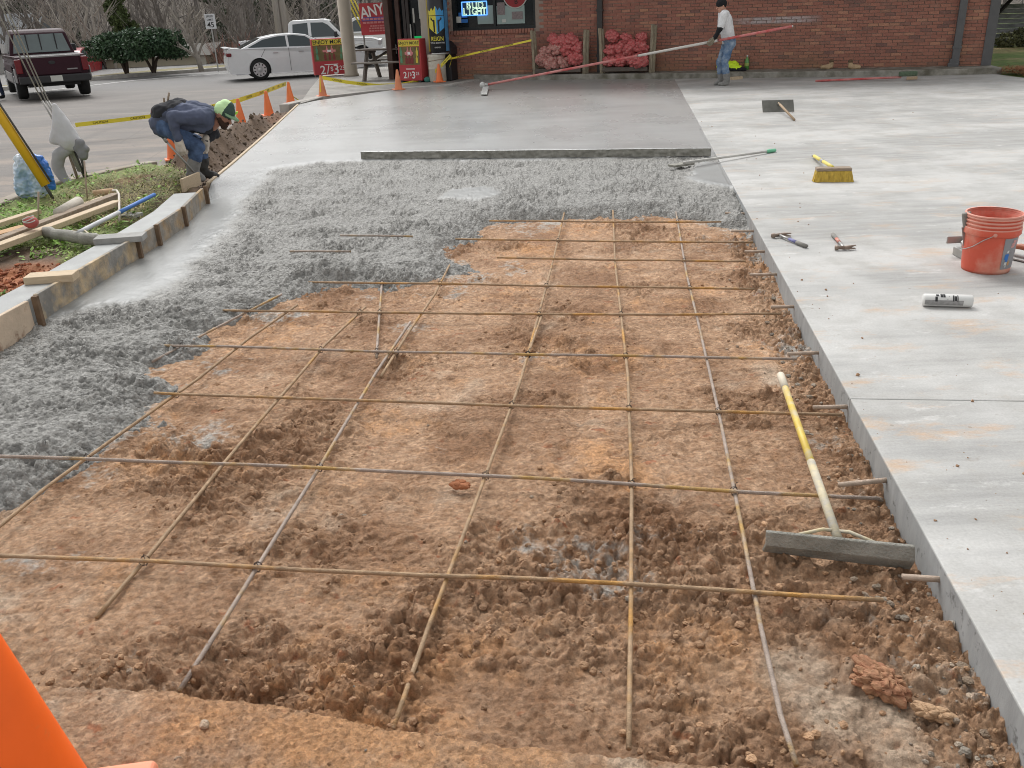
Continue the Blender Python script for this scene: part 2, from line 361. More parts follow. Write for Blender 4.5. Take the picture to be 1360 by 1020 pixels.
def cured_material():
    m, N, L, b = nodes_mat('cured concrete'); p = pos(N)
    rz = .142
    a = n_noise(N, L, n_map(N, L, p, (.16, .8, 1), rz), 1.0, 5, .6)        # broad damp and dry bands across the slab
    a2 = n_noise(N, L, n_map(N, L, p, (.35, 4., 1), rz), 3, 5, .65)
    wv = n_noise(N, L, p, 1.3, 4, .6); a = n_math(N, L, 'ADD', a, n_math(N, L, 'MULTIPLY', n_math(N, L, 'SUBTRACT', wv, .5), .8))
    c = n_mix(N, L, n_range(N, L, a, .38, .62), (.30, .298, .288), (.475, .47, .455))
    c = n_mix(N, L, n_range(N, L, a2, .35, .68, 0., .55), c, (.50, .495, .475))
    blot = n_noise(N, L, p, 2.2, 6, .7); c = n_mix(N, L, n_range(N, L, blot, .48, .70, 0., .6), c, (.30, .288, .262))
    ch = n_noise(N, L, n_map(N, L, p, (.7, 1.6, 1), .5), 5, 6, .75); c = n_mix(N, L, n_range(N, L, ch, .58, .66, 0., .55), c, (.58, .575, .56))
    gm = n_noise(N, L, n_map(N, L, p, (1, 2., 1), -.2), 7, 6, .75); c = n_mix(N, L, n_range(N, L, gm, .60, .70, 0., .5), c, (.27, .24, .20))
    o1 = n_noise(N, L, n_map(N, L, p, (1., 2.4, 1), .3), 1.7, 6, .72)
    near = N.new('ShaderNodeSeparateXYZ'); L.new(p, near.inputs[0])
    amt = n_range(N, L, near.outputs['Y'], 2., 10., .85, .25)
    o = n_math(N, L, 'MULTIPLY', n_range(N, L, o1, .55, .69), amt)
    c = n_mix(N, L, o, c, (.50, .33, .20))
    sp = N.new('ShaderNodeTexVoronoi'); sp.inputs['Scale'].default_value = 9; L.new(p, sp.inputs['Vector'])
    spk = n_math(N, L, 'MULTIPLY', n_range(N, L, sp.outputs['Distance'], .06, .09, 1., 0.), n_range(N, L, n_noise(N, L, p, 1.5, 3), .5, .56))
    c = n_mix(N, L, n_math(N, L, 'MULTIPLY', spk, .55), c, (.23, .20, .16))
    h = N.new('ShaderNodeHueSaturation'); L.new(c, h.inputs['Color']); L.new(n_range(N, L, n_noise(N, L, p, 90, 4, .7), .3, .7, .9, 1.1), h.inputs['Value'])
    # vertical faces keep the form's honeycombed skin
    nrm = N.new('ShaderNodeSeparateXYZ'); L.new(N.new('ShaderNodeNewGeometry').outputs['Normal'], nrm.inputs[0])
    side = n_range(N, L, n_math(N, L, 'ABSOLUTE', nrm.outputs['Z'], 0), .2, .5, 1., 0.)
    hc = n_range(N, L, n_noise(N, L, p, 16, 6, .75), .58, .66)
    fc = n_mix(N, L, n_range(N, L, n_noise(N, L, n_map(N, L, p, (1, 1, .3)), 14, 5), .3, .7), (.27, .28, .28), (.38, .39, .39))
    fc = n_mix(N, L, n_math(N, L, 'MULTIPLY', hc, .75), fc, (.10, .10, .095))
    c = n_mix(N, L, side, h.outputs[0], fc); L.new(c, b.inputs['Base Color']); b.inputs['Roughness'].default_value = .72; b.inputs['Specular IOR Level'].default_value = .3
    n_bump(N, L, n_noise(N, L, n_map(N, L, p, (.6, 2, 1), rz), 60, 5, .7), .25, .004, b)
    return m
def asphalt_material():
    m, N, L, b = nodes_mat('worn asphalt'); p = pos(N)
    c = n_mix(N, L, n_range(N, L, n_noise(N, L, p, .5, 6, .65), .35, .65), (.125, .113, .103), (.172, .156, .142))
    c = n_mix(N, L, n_range(N, L, n_noise(N, L, n_map(N, L, p, (.3, 1.3, 1), -.1), .9, 6, .7), .52, .68, 0., .7), c, (.24, .207, .175))
    sy = N.new('ShaderNodeSeparateXYZ'); L.new(p, sy.inputs[0])
    far = n_range(N, L, sy.outputs['Y'], 27., 33.); c = n_mix(N, L, far, c, (.16, .155, .15))
    mud = n_math(N, L, 'MULTIPLY', n_range(N, L, n_noise(N, L, n_map(N, L, p, (.5, 1.2, 1)), 1.1, 6, .7), .45, .62), n_range(N, L, sy.outputs['Y'], 12., 19., .75, 0.))
    c = n_mix(N, L, mud, c, (.29, .235, .19))
    vo = N.new('ShaderNodeTexVoronoi'); vo.feature = 'DISTANCE_TO_EDGE'; vo.inputs['Scale'].default_value = .45
    L.new(n_mix(N, L, .12, p, N.new('ShaderNodeTexNoise').outputs['Color']), vo.inputs['Vector'])
    c = n_mix(N, L, n_range(N, L, vo.outputs['Distance'], .002, .008, .3, 0.), c, (.10, .09, .085))
    h = N.new('ShaderNodeHueSaturation'); L.new(c, h.inputs['Color']); L.new(n_range(N, L, n_noise(N, L, p, 70, 5, .8), .3, .7, .8, 1.2), h.inputs['Value'])
    L.new(h.outputs[0], b.inputs['Base Color']); b.inputs['Roughness'].default_value = .8
    n_bump(N, L, n_noise(N, L, p, 120, 4, .7), .4, .006, b); return m
def soil_material():
    m, N, L, b = nodes_mat('turned soil'); p = pos(N)
    nz = n_noise(N, L, p, 5, 6, .65); nf = n_noise(N, L, p, 70, 4)
    c = n_mix(N, L, n_range(N, L, nz, .35, .65), (.085, .054, .034), (.155, .103, .066))
    c = n_mix(N, L, n_attr(N, 'clay'), c, n_mix(N, L, nz, (.30, .10, .04), (.40, .17, .08)))
    gr = n_math(N, L, 'ADD', n_attr(N, 'green'), n_math(N, L, 'MULTIPLY', n_math(N, L, 'SUBTRACT', nz, .5), 1.2))
    c = n_mix(N, L, n_range(N, L, gr, .4, .8), c, n_mix(N, L, n_range(N, L, nf, .3, .7), (.12, .15, .04), (.22, .25, .08)))
    L.new(c, b.inputs['Base Color']); b.inputs['Roughness'].default_value = .9
    n_bump(N, L, nf, .8, .012, b); return m
M_DIRT = dirt_material(); M_WET = wet_material(); M_CURED = cured_material(); M_ASPH = asphalt_material(); M_SOIL = soil_material()
M_CLOD = mat('clay clods', (.28, .165, .095), .9, var=.25, scale=14, rndv=.2, bump=.9, bscale=140, c2=(.42, .26, .15), c2scale=2.5, c2soft=.15)
M_CLODG = mat('grey crumbs', (.30, .27, .225), .9, var=.2, scale=20, rndv=.3, bump=.9, bscale=140, c2=(.33, .24, .165), c2scale=5)
M_GROUND = mat('leaf litter ground', (.13, .113, .098), .95, var=.4, scale=1.5, c2=(.18, .155, .13), c2scale=.3)
M_PAVE = mat('old concrete walk', (.34, .325, .30), .85, var=.18, scale=3, bump=.4, bscale=70, c2=(.26, .245, .225), c2scale=.8)
M_KERB = mat('mossy kerb concrete', (.30, .285, .25), .9, var=.25, scale=6, bump=.5, bscale=60, c2=(.13, .12, .09), c2scale=2.5, c2pos=.52)
M_KERBTOP = mat('pale kerb concrete', (.42, .40, .37), .9, var=.18, scale=5, bump=.4, bscale=60)
M_LAWN = mat('lawn turf', (.10, .16, .035), .95, var=.4, scale=6, bump=.8, bscale=90, c2=(.30, .24, .12), c2scale=.5, c2pos=.55, c2soft=.08)
M_STRAW = mat('pine straw', (.33, .14, .06), .95, var=.4, scale=20, bump=1, bscale=60)

# ------------------------------------------------------------------ where things run
SL = .1425                                                     # the slab edge runs along x = 1.022 + .1425 y
def xedge(y): return 1.022+SL*np.asarray(y)
_base = [(-60, 500), (15, 452), (60, 422), (110, 392), (140, 372), (190, 340), (212, 325), (247, 300), (276, 269), (284, 241), (309, 218.5), (353, 180), (397, 139)]
_bp = [G(*p) for p in _base]
_by = np.array([p.y for p in _bp]); _bx = np.array([p.x for p in _bp])
def xform(y):
    y = np.asarray(y, float); r = np.interp(y, _by, _bx)
    return np.where(y < _by[0], _bx[0], r)
def zlot(y): return np.clip(-.12-.0115*np.maximum(0, np.asarray(y, float)-12), -.35, 0)
LEDGE = [G(*p, -.04) for p in [(-260, 870), (-100, 885), (75, 907), (200, 914), (330, 927), (430, 945), (520, 966), (610, 974), (700, 987), (850, 1002), (1000, 1018), (1150, 1045), (1300, 1075)]]
_lx = np.array([p.x for p in LEDGE]); _ly = np.array([p.y for p in LEDGE])
ROUGH = [G(*p, -.03)[:2] for p in [(-260, 700), (-100, 668), (0, 655), (55, 640), (105, 612), (150, 588), (185, 562), (238, 540), (232, 515), (258, 488), (225, 470), (262, 455), (300, 440), (290, 422), (345, 405), (392, 386), (440, 372), (500, 372), (512, 395), (528, 372), (590, 358), (668, 345), (628, 330), (612, 318), (650, 300), (662, 287), (750, 281), (880, 277), (960, 290), (992, 318), (1030, 300), (1010, 200), (900, 190), (480, 195), (330, 200), (150, 330), (-60, 440), (-300, 560)]]
SMOOTH = [[G(*p)[:2] for p in [(60, 428), (118, 408), (178, 401), (214, 387), (248, 362), (284, 327), (314, 293), (338, 254), (352, 239), (362, 224), (420, 216), (482, 213), (700, 212), (943, 208), (1010, 180), (1010, 100), (300, 100), (230, 250), (0, 440)]],
          [G(*p)[:2] for p in [(585, 262), (592, 250), (640, 246), (668, 252), (660, 261), (620, 264)]],
          [G(*p)[:2] for p in [(912, 236), (918, 222), (935, 214), (975, 214), (990, 240), (980, 248), (940, 244)]]]
def dirt_h(x, y):
    s = y; z = -.135+.018*fbm(x, y, .9, 3, 5)+.010*fbm(x, y, .3, 3, 8)
    cm = fbm(x, y, .75, 3, 21)+.10+.5*sst(3.1, 2.2, y)*sst(-1.6, -.6, x)+.6*sst(.32, .05, xedge(y)-x)+.25*sst(2.9, 3.6, y)*sst(4.4, 3.6, y)*sst(.2, -.6, x)
    cm = sst(-.04, .70, cm+.16*fbm(x, y, .16, 3, 23))
    lum = cells(x, y, .10, 31)*.034+cells(x, y, .052, 41)*.026+cells(x, y, .026, 43)*.016
    
    z = z-.014*cm+cm*(lum+.012*fbm(x, y, .05, 3, 51))+.008*fbm(x, y, .09, 5, 61, .6)+(1-cm)*(cells(x, y, .12, 71)*.008+bumps(x, y, .05, 73, .15, .4, .3)*.014)
    rut = np.maximum(0, fbm(x*1.4, y*.6, .28, 3, 77)-.18); z = z-.06*rut-.022*cm*np.maximum(0, fbm(x, y, .11, 3, 79)-.12)
    yl = np.interp(x, _lx, _ly)+.018*fbm(x, y*0, .12, 3, 91)+.008*fbm(x, y, .04, 2, 93)
    led = sst(.012, -.012, y-yl)
    zl = -.04+.007*fbm(x, y, .35, 3, 95)+.0025*fbm(x, y, .05, 4, 97)-.002*sst(.06, 0., yl-y)
    z = z*(1-led)+zl*led-.02*sst(.10, .0, y-yl)*(1-led)
    return z, cm, led
# ------------------------------------------------------------------ the bed of clay between the forms
ys = rows_adaptive(1.0, 8.7, .95, .0052)
u = np.linspace(0, 1, 520)
Yg = np.repeat(ys[:, None], len(u), 1)
XLg = np.maximum(-(.56*Yg+1.0), xform(Yg)-.02); XRg = xedge(Yg)+.02
Xg = XLg+(XRg-XLg)*u[None]
Zg, CM, LED = dirt_h(Xg, Yg); Zg = Zg+np.random.default_rng(6).normal(0, .0016, Xg.shape)*(.4+CM)
sr = sdf(Xg, Yg, ROUGH)
clay = .24+.75*fbm(Xg, Yg, .8, 4, 11)+.18*LED
pale = .24+.75*fbm(Xg, Yg, .55, 4, 13)+.42*sst(1.0, .2, xedge(Yg)-Xg)*sst(3.2, 2.4, Yg)-.25*CM+LED*(.3+.4*fbm(Xg, Yg, .3, 2, 14))
cem = -.15+.7*sst(-.5, .05, sr)*(.55+.9*fbm(Xg, Yg, .35, 3, 15))+1.35*np.maximum(0, fbm(Xg, Yg, .6, 4, 16)-.03)*(1-LED*.7)+.3*sst(.35, .05, xedge(Yg)-Xg)*(1-LED)
me = grid_mesh(Xg, Yg, Zg, M_DIRT, sr < .35, {'clay': clay, 'pale': pale, 'cement': cem, 'shelf': LED})
dirt = obj('clay_ground', me); tag(dirt, kind='structure')
# the trampled shelf behind the camera
X2, Y2 = np.meshgrid(np.linspace(-9, 1.15, 60), np.linspace(-7, 1.0, 60))
Z2 = -.04+.007*fbm(X2, Y2, .35, 3, 95)-.01*sst(.9, 1.0, Y2)
me = grid_mesh(X2, Y2, Z2, M_DIRT, None, {'clay': .45+0*X2, 'pale': .5+0*X2, 'cement': -.2+0*X2, 'shelf': 1+0*X2}); tag(obj('clay_shelf', me), kind='structure')
# loose clods and crumbs
g = np.random.default_rng(3)
def clod_field(n, y0, y1, rad, m, seed, bias=None, lim=0.):
    y = np.exp(g.uniform(math.log(y0), math.log(y1), n*4)); x = g.uniform(0, 1, n*4)
    xl = np.maximum(-(.56*y+.8), xform(y)+.05); xr = xedge(y)-.01; x = xl+(xr-xl)*x
    z, cm, led = dirt_h(x, y); w_ = bias(x, y, cm, led); k = (g.uniform(0, 1, n*4) < w_) & (sdf(x, y, ROUGH) < lim)
    x, y, z = x[k][:n], y[k][:n], z[k][:n]; r = rad(len(x)); return np.stack([x, y, z+r*.15], -1), r
P1, R1 = clod_field(1500, 1.5, 6.5, lambda n: .004+.012*g.uniform(0, 1, n)**2.6, M_CLOD, 1, lambda x, y, c, l: (.05+.95*c)*(1-l*.97))
tag(obj('clay_clods', scatter_blobs(P1, R1, M_CLOD, 5, smooth=False, sub=2, jit=.07)), 'loose brown clay clods strewn between the rebars', 'clods', kind='stuff')
P2, R2 = clod_field(1700, 1.5, 8.2, lambda n: .004+.014*g.uniform(0, 1, n)**2.4, M_CLODG, 2, lambda x, y, c, l: sst(.36, .03, xedge(y)-x)*(1-l*.6)+.004)
tag(obj('grey_crumbs', scatter_blobs(P2, R2, M_CLODG, 6, smooth=False, sub=2, jit=.08)), 'grey stony crumbs heaped along the foot of the slab edge', 'crumbs', kind='stuff')

# ------------------------------------------------------------------ the poured concrete, rough to screeded
ys = rows_adaptive(2.3, 12.5, .85, .010); ys[-1] = 12.58
u = np.linspace(0, 1, 640); Yg = np.repeat(ys[:, None], len(u), 1)
XLg = np.maximum(xform(Yg)-.025, -(.56*Yg+1.6)); XRg = xedge(Yg)+.004; Xg = XLg+(XRg-XLg)*u[None]
sr0 = sdf(Xg, Yg, ROUGH); sr = sr0+.12*fbm(Xg, Yg, .3, 4, 201)+.07*fbm(Xg, Yg, .08, 4, 203, .65)
fin = np.zeros_like(Xg)
for i, pl in enumerate(SMOOTH):
    e = .20 if i == 0 else .09
    fin = np.maximum(fin, (1., .8, 1.)[i]*sst(-e, e, sdf(Xg, Yg, pl)+(.12*fbm(Xg, Yg, .35, 4, 211)+.05*fbm(Xg, Yg, .07, 3, 213))*(Yg < 11.3)))
ra = .25+1.0*sst(-.25, .45, fbm(Xg, Yg*1.3, .55, 4, 225)); zr = -.014+.034*fbm(Xg, Yg, .75, 3, 221)+.022*fbm(Xg, Yg*1.5, .20, 4, 223)
zr = zr+ra*(bumps(Xg, Yg, .12, 231, .3, .6, .6)*.03+cells(Xg, Yg, .06, 241)*.024+bumps(Xg, Yg, .036, 243, .3, .65, .8)*.034+.016*fbm(Xg, Yg, .035, 3, 251))-.012*(ra-.6)
zr = zr-.085*np.maximum(0, fbm(Xg, Yg*1.25, .30, 5, 261, .6)-.2)-.035*np.maximum(0, fbm(Xg, Yg, .09, 3, 271)-.05)-.016
zs = .0025*fbm(Xg, Yg, .5, 3, 281)*sst(12.4, 11.2, Yg)+.0012*fbm(Xg, Yg, .03, 2, 283)*sst(11.6, 10., Yg)
jg = np.random.default_rng(4); zr = zr+.0019*jg.normal(0, 1, Xg.shape)*(.5+.5*ra); Zg = zr*(1-fin)+zs*fin
edge = np.maximum(np.sqrt(sst(-.03, .42, sr)), sst(.4, .8, fin)); zr = zr-.035*sst(.45, .0, sr); Zg = Zg*edge+(-.24)*(1-edge)
Zg = np.minimum(Zg, np.where(xedge(Yg)-Xg < .03, -.004, 1.))
me = grid_mesh(Xg, Yg, Zg, M_WET, (sr > -.12) | (fin > .5), {'finish': fin})
tag(obj('fresh_concrete', me), kind='structure')
pts = [(float(xform(12.58))-.02, 12.58), (float(xedge(12.58))+.004, 12.58), (float(xedge(24.2))+.004, 24.2), (-2.0, 24.2), (float(xform(18.6)), 18.9)]
bp_ = [float(xform(y))-.02 for y in np.linspace(12.58, 18.6, 8)]
yy = np.linspace(12.58, 24.2, 60); uu = np.linspace(0, 1, 40)
Yq = np.repeat(yy[:, None], 40, 1); xl_ = np.where(Yq < 18.75, xform(Yq)-.02, np.interp(Yq, [18.75, 19.5, 22.9, 24.2], [float(xform(18.75))-.02, -3.9, -1.2, -.2]))
Xq = xl_+(xedge(Yq)+.004-xl_)*uu[None]
tag(obj('screeded_slab', grid_mesh(Xq, Yq, Xq*0+.0, M_WET, None, {'finish': Xq*0+1})), kind='structure')

# ------------------------------------------------------------------ the cured slab, cast in panels
slab = thing('concrete_slab', None, None, (1.022, 0, 0)); tag(slab, kind='structure')
cuts = [-4, 3.575, 26.0]
def epoint(y, d): return (1.022+SL*y+d*.990, y-d*.141)           # d metres right of the edge, square to it
panels = []
for a, b_ in zip(cuts[:-1], cuts[1:]):
    a2, b2 = a+.0012, b_-.0012; q = [epoint(a2, 0), epoint(a2, 12), epoint(b2, 12), epoint(b2, 0)]
    def clipx(p0, p1):
        if p1[0] <= 10.2: return p1
        t = (10.2-p0[0])/(p1[0]-p0[0]); return (10.2, p0[1]+t*(p1[1]-p0[1]))
    q = [q[0], clipx(q[0], q[1]), clipx(q[3], q[2]), q[3]]
    if b_ > 25: q[2] = (10.2, 23.5)
    mb = MB(); mb.prism([(x-1.022, y) for x, y in q], .22, Matrix.Translation((0, 0, -.22)))
    panels.append(mb.build('slab_panel', M_CURED, slab, bevel=.006, seg=2))
M_REBAR = mat('rusty rebar', (.36, .25, .155), .75, metal=.25, var=.3, scale=25, bump=.6, bscale=180, c2=(.46, .255, .08), c2scale=2.2, c2pos=.58, c2soft=.06)
M_REBARG = mat('grey rusty rebar', (.345, .28, .235), .7, metal=.2, var=.25, scale=25, bump=.6, bscale=180, c2=(.44, .28, .10), c2scale=2.6, c2pos=.56, c2soft=.05)
M_DOWEL = mat('dusty dowel', (.42, .33, .26), .8, metal=.1, var=.2, scale=30, bump=.4, bscale=160)
for a, b_ in [((993, 284), (963, 283)), ((1006, 307), (971, 307)), ((1022, 334), (989, 334)), ((1040, 364), (996, 365)), ((1061, 407), (1024, 408)), ((1096, 468), (1046, 470)), ((1136, 540), (1080, 541)), ((1190, 636), (1114, 644)), ((1264, 771), (1198, 766))]:
    A_, B_ = G(*a, -.055), G(*b_, -.055); A_.x = float(xedge(A_.y))+.05
    pn = panels[max(i for i, c in enumerate(cuts[:-1]) if A_.y > c)]
    mb = MB(); mb.tube([A_, (A_+B_)/2, B_], .0105, 8); mb.build('dowel', M_DOWEL, pn, True, world=True)

# ------------------------------------------------------------------ car park, road, verge, hills
ys = np.concatenate([np.linspace(-6, 12, 30), np.linspace(12.5, 60, 60)]); u = np.linspace(0, 1, 50)**1.6
Yg = np.repeat(ys[:, None], 50, 1); xr = np.where(Yg < 18.8, np.where(Yg < 4, -3.6, xform(Yg)-.16), np.interp(Yg, [18.8, 19.4, 60], [float(xform(18.8))-.16, 9, 9]))
Xg = xr+(-75-xr)*u[None]; Zg = zlot(Yg)+0.006*fbm(Xg, Yg, 3., 2, 5)
tag(obj('parking_lot', grid_mesh(Xg[:, ::-1], Yg[:, ::-1], Zg[:, ::-1], M_ASPH)), kind='structure')
kp = [G(*p, -.35) for p in [(-80, 130), (125, 107), (200, 100.5), (300, 93.5), (420, 85), (560, 74)]]
kp = [V(kp[0])+(kp[0]-kp[1])*1.2]+kp
def strip(name, line, off0, off1, z0, z1, m, kind='structure', parent=None):   # a band beside a polyline, with a front face
    mb = MB(); n = len(line); L0 = []; L1 = []
    for i, p in enumerate(line):
        d = (V(line[min(i+1, n-1)])-V(line[max(i-1, 0)])); d.z = 0; d.normalize(); nn = Vector((-d.y, d.x, 0))
        L0.append(V(p)+nn*off0); L1.append(V(p)+nn*off1)
    vs = []
    for a, b_ in zip(L0, L1): vs += [(a.x, a.y, z0), (a.x, a.y, z1), (b_.x, b_.y, z1), (b_.x, b_.y, z0)]
    fs = []
    for i in range(n-1):
        o = i*4
        for j in range(4): fs.append((o+j, o+4+j, o+4+(j+1) % 4, o+(j+1) % 4))
    fs += [(0, 1, 2, 3), (n*4-1, n*4-2, n*4-3, n*4-4)]
    mb.add(vs, fs); return mb.build(name, m, parent, bevel=.015, kind=kind if parent is None else None)
M_LINE = mat('faded road line', (.52, .52, .50), .8, var=.2, scale=10)
strip('road_kerb', kp, 0, .35, -.5, -.22, M_KERBTOP)
strip('road_line', kp, -2.35, -2.2, -.36, -.337, M_LINE)
M_VERGE = mat('winter verge', (.27, .22, .14), .95, var=.3, scale=3, bump=.7, bscale=40, c2=(.17, .16, .07), c2scale=.7)
kx = np.array([p.x for p in kp]); ky = np.array([p.y for p in kp])
X3, T3 = np.meshgrid(np.linspace(kx[0], kx[-1], 60), np.linspace(0, 1, 24)); Y3 = np.interp(X3, kx, ky)+.3+T3*24
Z3 = np.interp(T3*24, [0, 3, 6.5, 9, 24], [-.235, -.25, -.6, -1.9, -2.1])+.03*fbm(X3, Y3, 1.2, 3, 9)
tag(obj('verge', grid_mesh(X3, Y3, Z3, M_VERGE)), kind='structure')
X4, Y4 = np.meshgrid(np.linspace(-140, 140, 90), np.linspace(50, 190, 50))
Z4 = np.interp(Y4, [50, 62, 110, 190], [-2.3, -1.9, 13, 34])+1.2*fbm(X4, Y4, 25, 3, 4)
tag(obj('hillside', grid_mesh(X4, Y4, Z4, M_GROUND)), kind='structure')
mb = MB(); mb.add([(-500, -300, -2.7), (500, -300, -2.7), (500, 600, -2.7), (-500, 600, -2.7)], [(0, 1, 2, 3)]); mb.build('ground', M_GROUND, kind='structure')
X5, Y5 = np.meshgrid(np.linspace(10.2, 70, 90), np.linspace(-10, 60, 110)); Z5 = -.005+.02*fbm(X5, Y5, 1., 3, 3)+.06*sst(10.2, 12, X5)-.0*Y5
tag(obj('lawn', grid_mesh(X5, Y5, Z5, M_LAWN)), kind='structure')
# ------------------------------------------------------------------ old kerb, planting bed, spoil heap
BED = [G(*p, .03)[:2] for p in [(-120, 300), (0, 274), (45, 255), (110, 235), (160, 226), (205, 217), (240, 224), (262, 240), (277, 246), (272, 256), (240, 253), (200, 286), (162, 311), (135, 326), (75, 361), (40, 377), (0, 402), (-60, 440), (-260, 420)]]
HEAP = [G(*p, 0)[:2] for p in [(205, 219), (240, 226), (268, 242), (284, 241), (309, 218), (353, 180), (397, 139), (384, 136), (350, 152), (318, 168), (290, 182), (262, 196), (230, 210)]]
ys = rows_adaptive(3.2, 20., 1.5, .02); Yg = np.repeat(ys[:, None], 170, 1); u = np.linspace(0, 1, 170)
Xg = (xform(Yg)-.035)+(-(.6*Yg+2.2)-(xform(Yg)-.035))*u[None]; Xg = Xg[:, ::-1]; Yg = Yg[:, ::-1]
sb = sdf(Xg, Yg, BED)+.06*fbm(Xg, Yg, .4, 3, 301); sh = sdf(Xg, Yg, HEAP)+.10*fbm(Xg, Yg, .5, 3, 303)
bl = sst(-.10, .10, sb); hl = sst(-.2, .5, sh)
redp = sst(.55, .2, np.hypot(Xg-G(10, 372, .03).x, (Yg-G(10, 372, .03).y)))
zb = .045+.03*fbm(Xg, Yg, .6, 4, 305)+.012*fbm(Xg, Yg, .08, 3, 307)-.05*redp
lumpy = cells(Xg, Yg, .14, 311)*.03+cells(Xg, Yg, .07, 313)*.026+.03*fbm(Xg, Yg, .3, 4, 317)
zh = -.02+.34*hl*(.75+.5*fbm(Xg, Yg, .9, 2, 315))*sst(19.2, 15., Yg)*sst(9.2, 11., Yg)+.05*hl+lumpy*hl
Zg = (zlot(Yg)-.05); Zg = Zg+(np.maximum(zb, zlot(Yg))-Zg)*bl; Zg = np.maximum(Zg, np.where(hl > .01, zh*hl+(zlot(Yg)-.05)*(1-hl), -9)); Zg = Zg+redp*lumpy*bl
nearedge = sst(.0, .28, xform(Yg)-Xg); Zg = np.where(Yg > 9.1, Zg*nearedge+(-.03)*(1-nearedge), Zg)
def inpatch(px, py, r): c = G(px, py, .05); return sst(r, r*.4, np.hypot(Xg-c.x, (Yg-c.y)*.7))
dry = inpatch(200, 248, 1.1)+.7*inpatch(150, 290, .4)
green = .95*bl-1.3*redp-.75*dry*(.7+.8*fbm(Xg, Yg, .4, 3, 321))-1.6*hl-.6*inpatch(25, 345, .5)
kept = (sb > -.15) | (sh > -.25)
tag(obj('planting_bed', grid_mesh(Xg, Yg, Zg, M_SOIL, kept, {'green': green, 'clay': np.clip(redp+.5*inpatch(155, 238, .45)*(Yg > 9.4)+.5*inpatch(150, 290, .3)+.25*inpatch(380, 152, .7), 0, 1)})), kind='structure')
k2 = [G(*p, -.0) for p in [(-160, 312), (0, 272), (45, 253), (110, 236), (150, 227.5), (208, 216)]]
strip('old_kerb', k2, -.02, .13, -.3, .02, mat('worn kerb', (.36, .32, .27), .9, var=.3, scale=6, bump=.5, bscale=50, c2=(.24, .20, .15), c2scale=3))
# weeds: little leaves spread over the bed, one object
def bed_height(x, y):
    i = np.argmin((Xg-x)**2+(Yg-y)**2); return Zg.ravel()[i]
gw = np.random.default_rng(12)
idx = np.flatnonzero((bl.ravel() > .6) & (green.ravel()+.5*fbm(Xg, Yg, .25, 3, 331).ravel() > .42) & (Yg.ravel() < 12))
wts = (Yg.ravel()[idx])**-1.0; pick = gw.choice(idx, 15000, p=wts/wts.sum())
px_ = Xg.ravel()[pick]+gw.normal(0, .03, 15000); py_ = Yg.ravel()[pick]+gw.normal(0, .03, 15000); pz_ = Zg.ravel()[pick]
ok = px_ < xform(py_)-.28; px_, py_, pz_ = px_[ok], py_[ok], pz_[ok]; n = len(px_)
patch = sst(-.1, .35, fbm(px_, py_, .22, 3, 333))
a = gw.uniform(0, 6.283, n); ln = gw.uniform(.012, .032, n)*(.8+.7*patch); hh = gw.uniform(.004, .05, n)*(.3+patch); tl = gw.uniform(-.2, .9, n); wd = ln*gw.uniform(.3, .5, n)
base = np.stack([px_, py_, pz_+hh], -1); d = np.stack([np.cos(a), np.sin(a), tl], -1)*ln[:, None]; s_ = np.stack([-np.sin(a), np.cos(a), gw.normal(0, .3, n)], -1)*wd[:, None]
vv = np.stack([base, base+d*.55+s_, base+d*1.2, base+d*.55-s_], 1).reshape(-1, 3)
M_WEED = mat('weed leaves', (.19, .34, .055), .7, var=.3, scale=5, rndv=.4, c2=(.34, .33, .11), c2pos=.6, c2scale=2.2, c2soft=.1)
tag(obj('weeds', np_mesh(vv, np.arange(n*4).reshape(-1, 4), M_WEED, False)), 'low green weeds and clippings in the bed behind the forms', 'weeds', kind='stuff')
idx = np.flatnonzero((bl.ravel() > .5) & (dry.ravel() > .25) & (sh.ravel() < .2)); pick = gw.choice(idx, 5500)
px_ = Xg.ravel()[pick]+gw.normal(0, .04, len(pick)); py_ = Yg.ravel()[pick]+gw.normal(0, .04, len(pick)); pz_ = Zg.ravel()[pick]; n = len(pick)
ok = px_ < xform(py_)-.26; px_, py_, pz_ = px_[ok], py_[ok], pz_[ok]; n = len(px_)
a = gw.uniform(0, 6.283, n); ln = gw.uniform(.04, .12, n); base = np.stack([px_, py_, pz_+gw.uniform(0, .05, n)], -1)
d = np.stack([np.cos(a), np.sin(a), gw.normal(0.1, .3, n)], -1)*ln[:, None]; s_ = np.stack([-np.sin(a), np.cos(a), 0*a], -1)*.0035
vv = np.stack([base-s_, base+s_, base+d+s_*.5, base+d-s_*.5], 1).reshape(-1, 3)
M_DRY = mat('dry grass stalks', (.30, .24, .11), .8, var=.3, scale=5, rndv=.4, c2=(.17, .19, .06), c2scale=4)
tag(obj('dry_grass', np_mesh(vv, np.arange(n*4).reshape(-1, 4), M_DRY, False)), 'pulled dry grass lying beside the spoil heap', 'grass', kind='stuff')
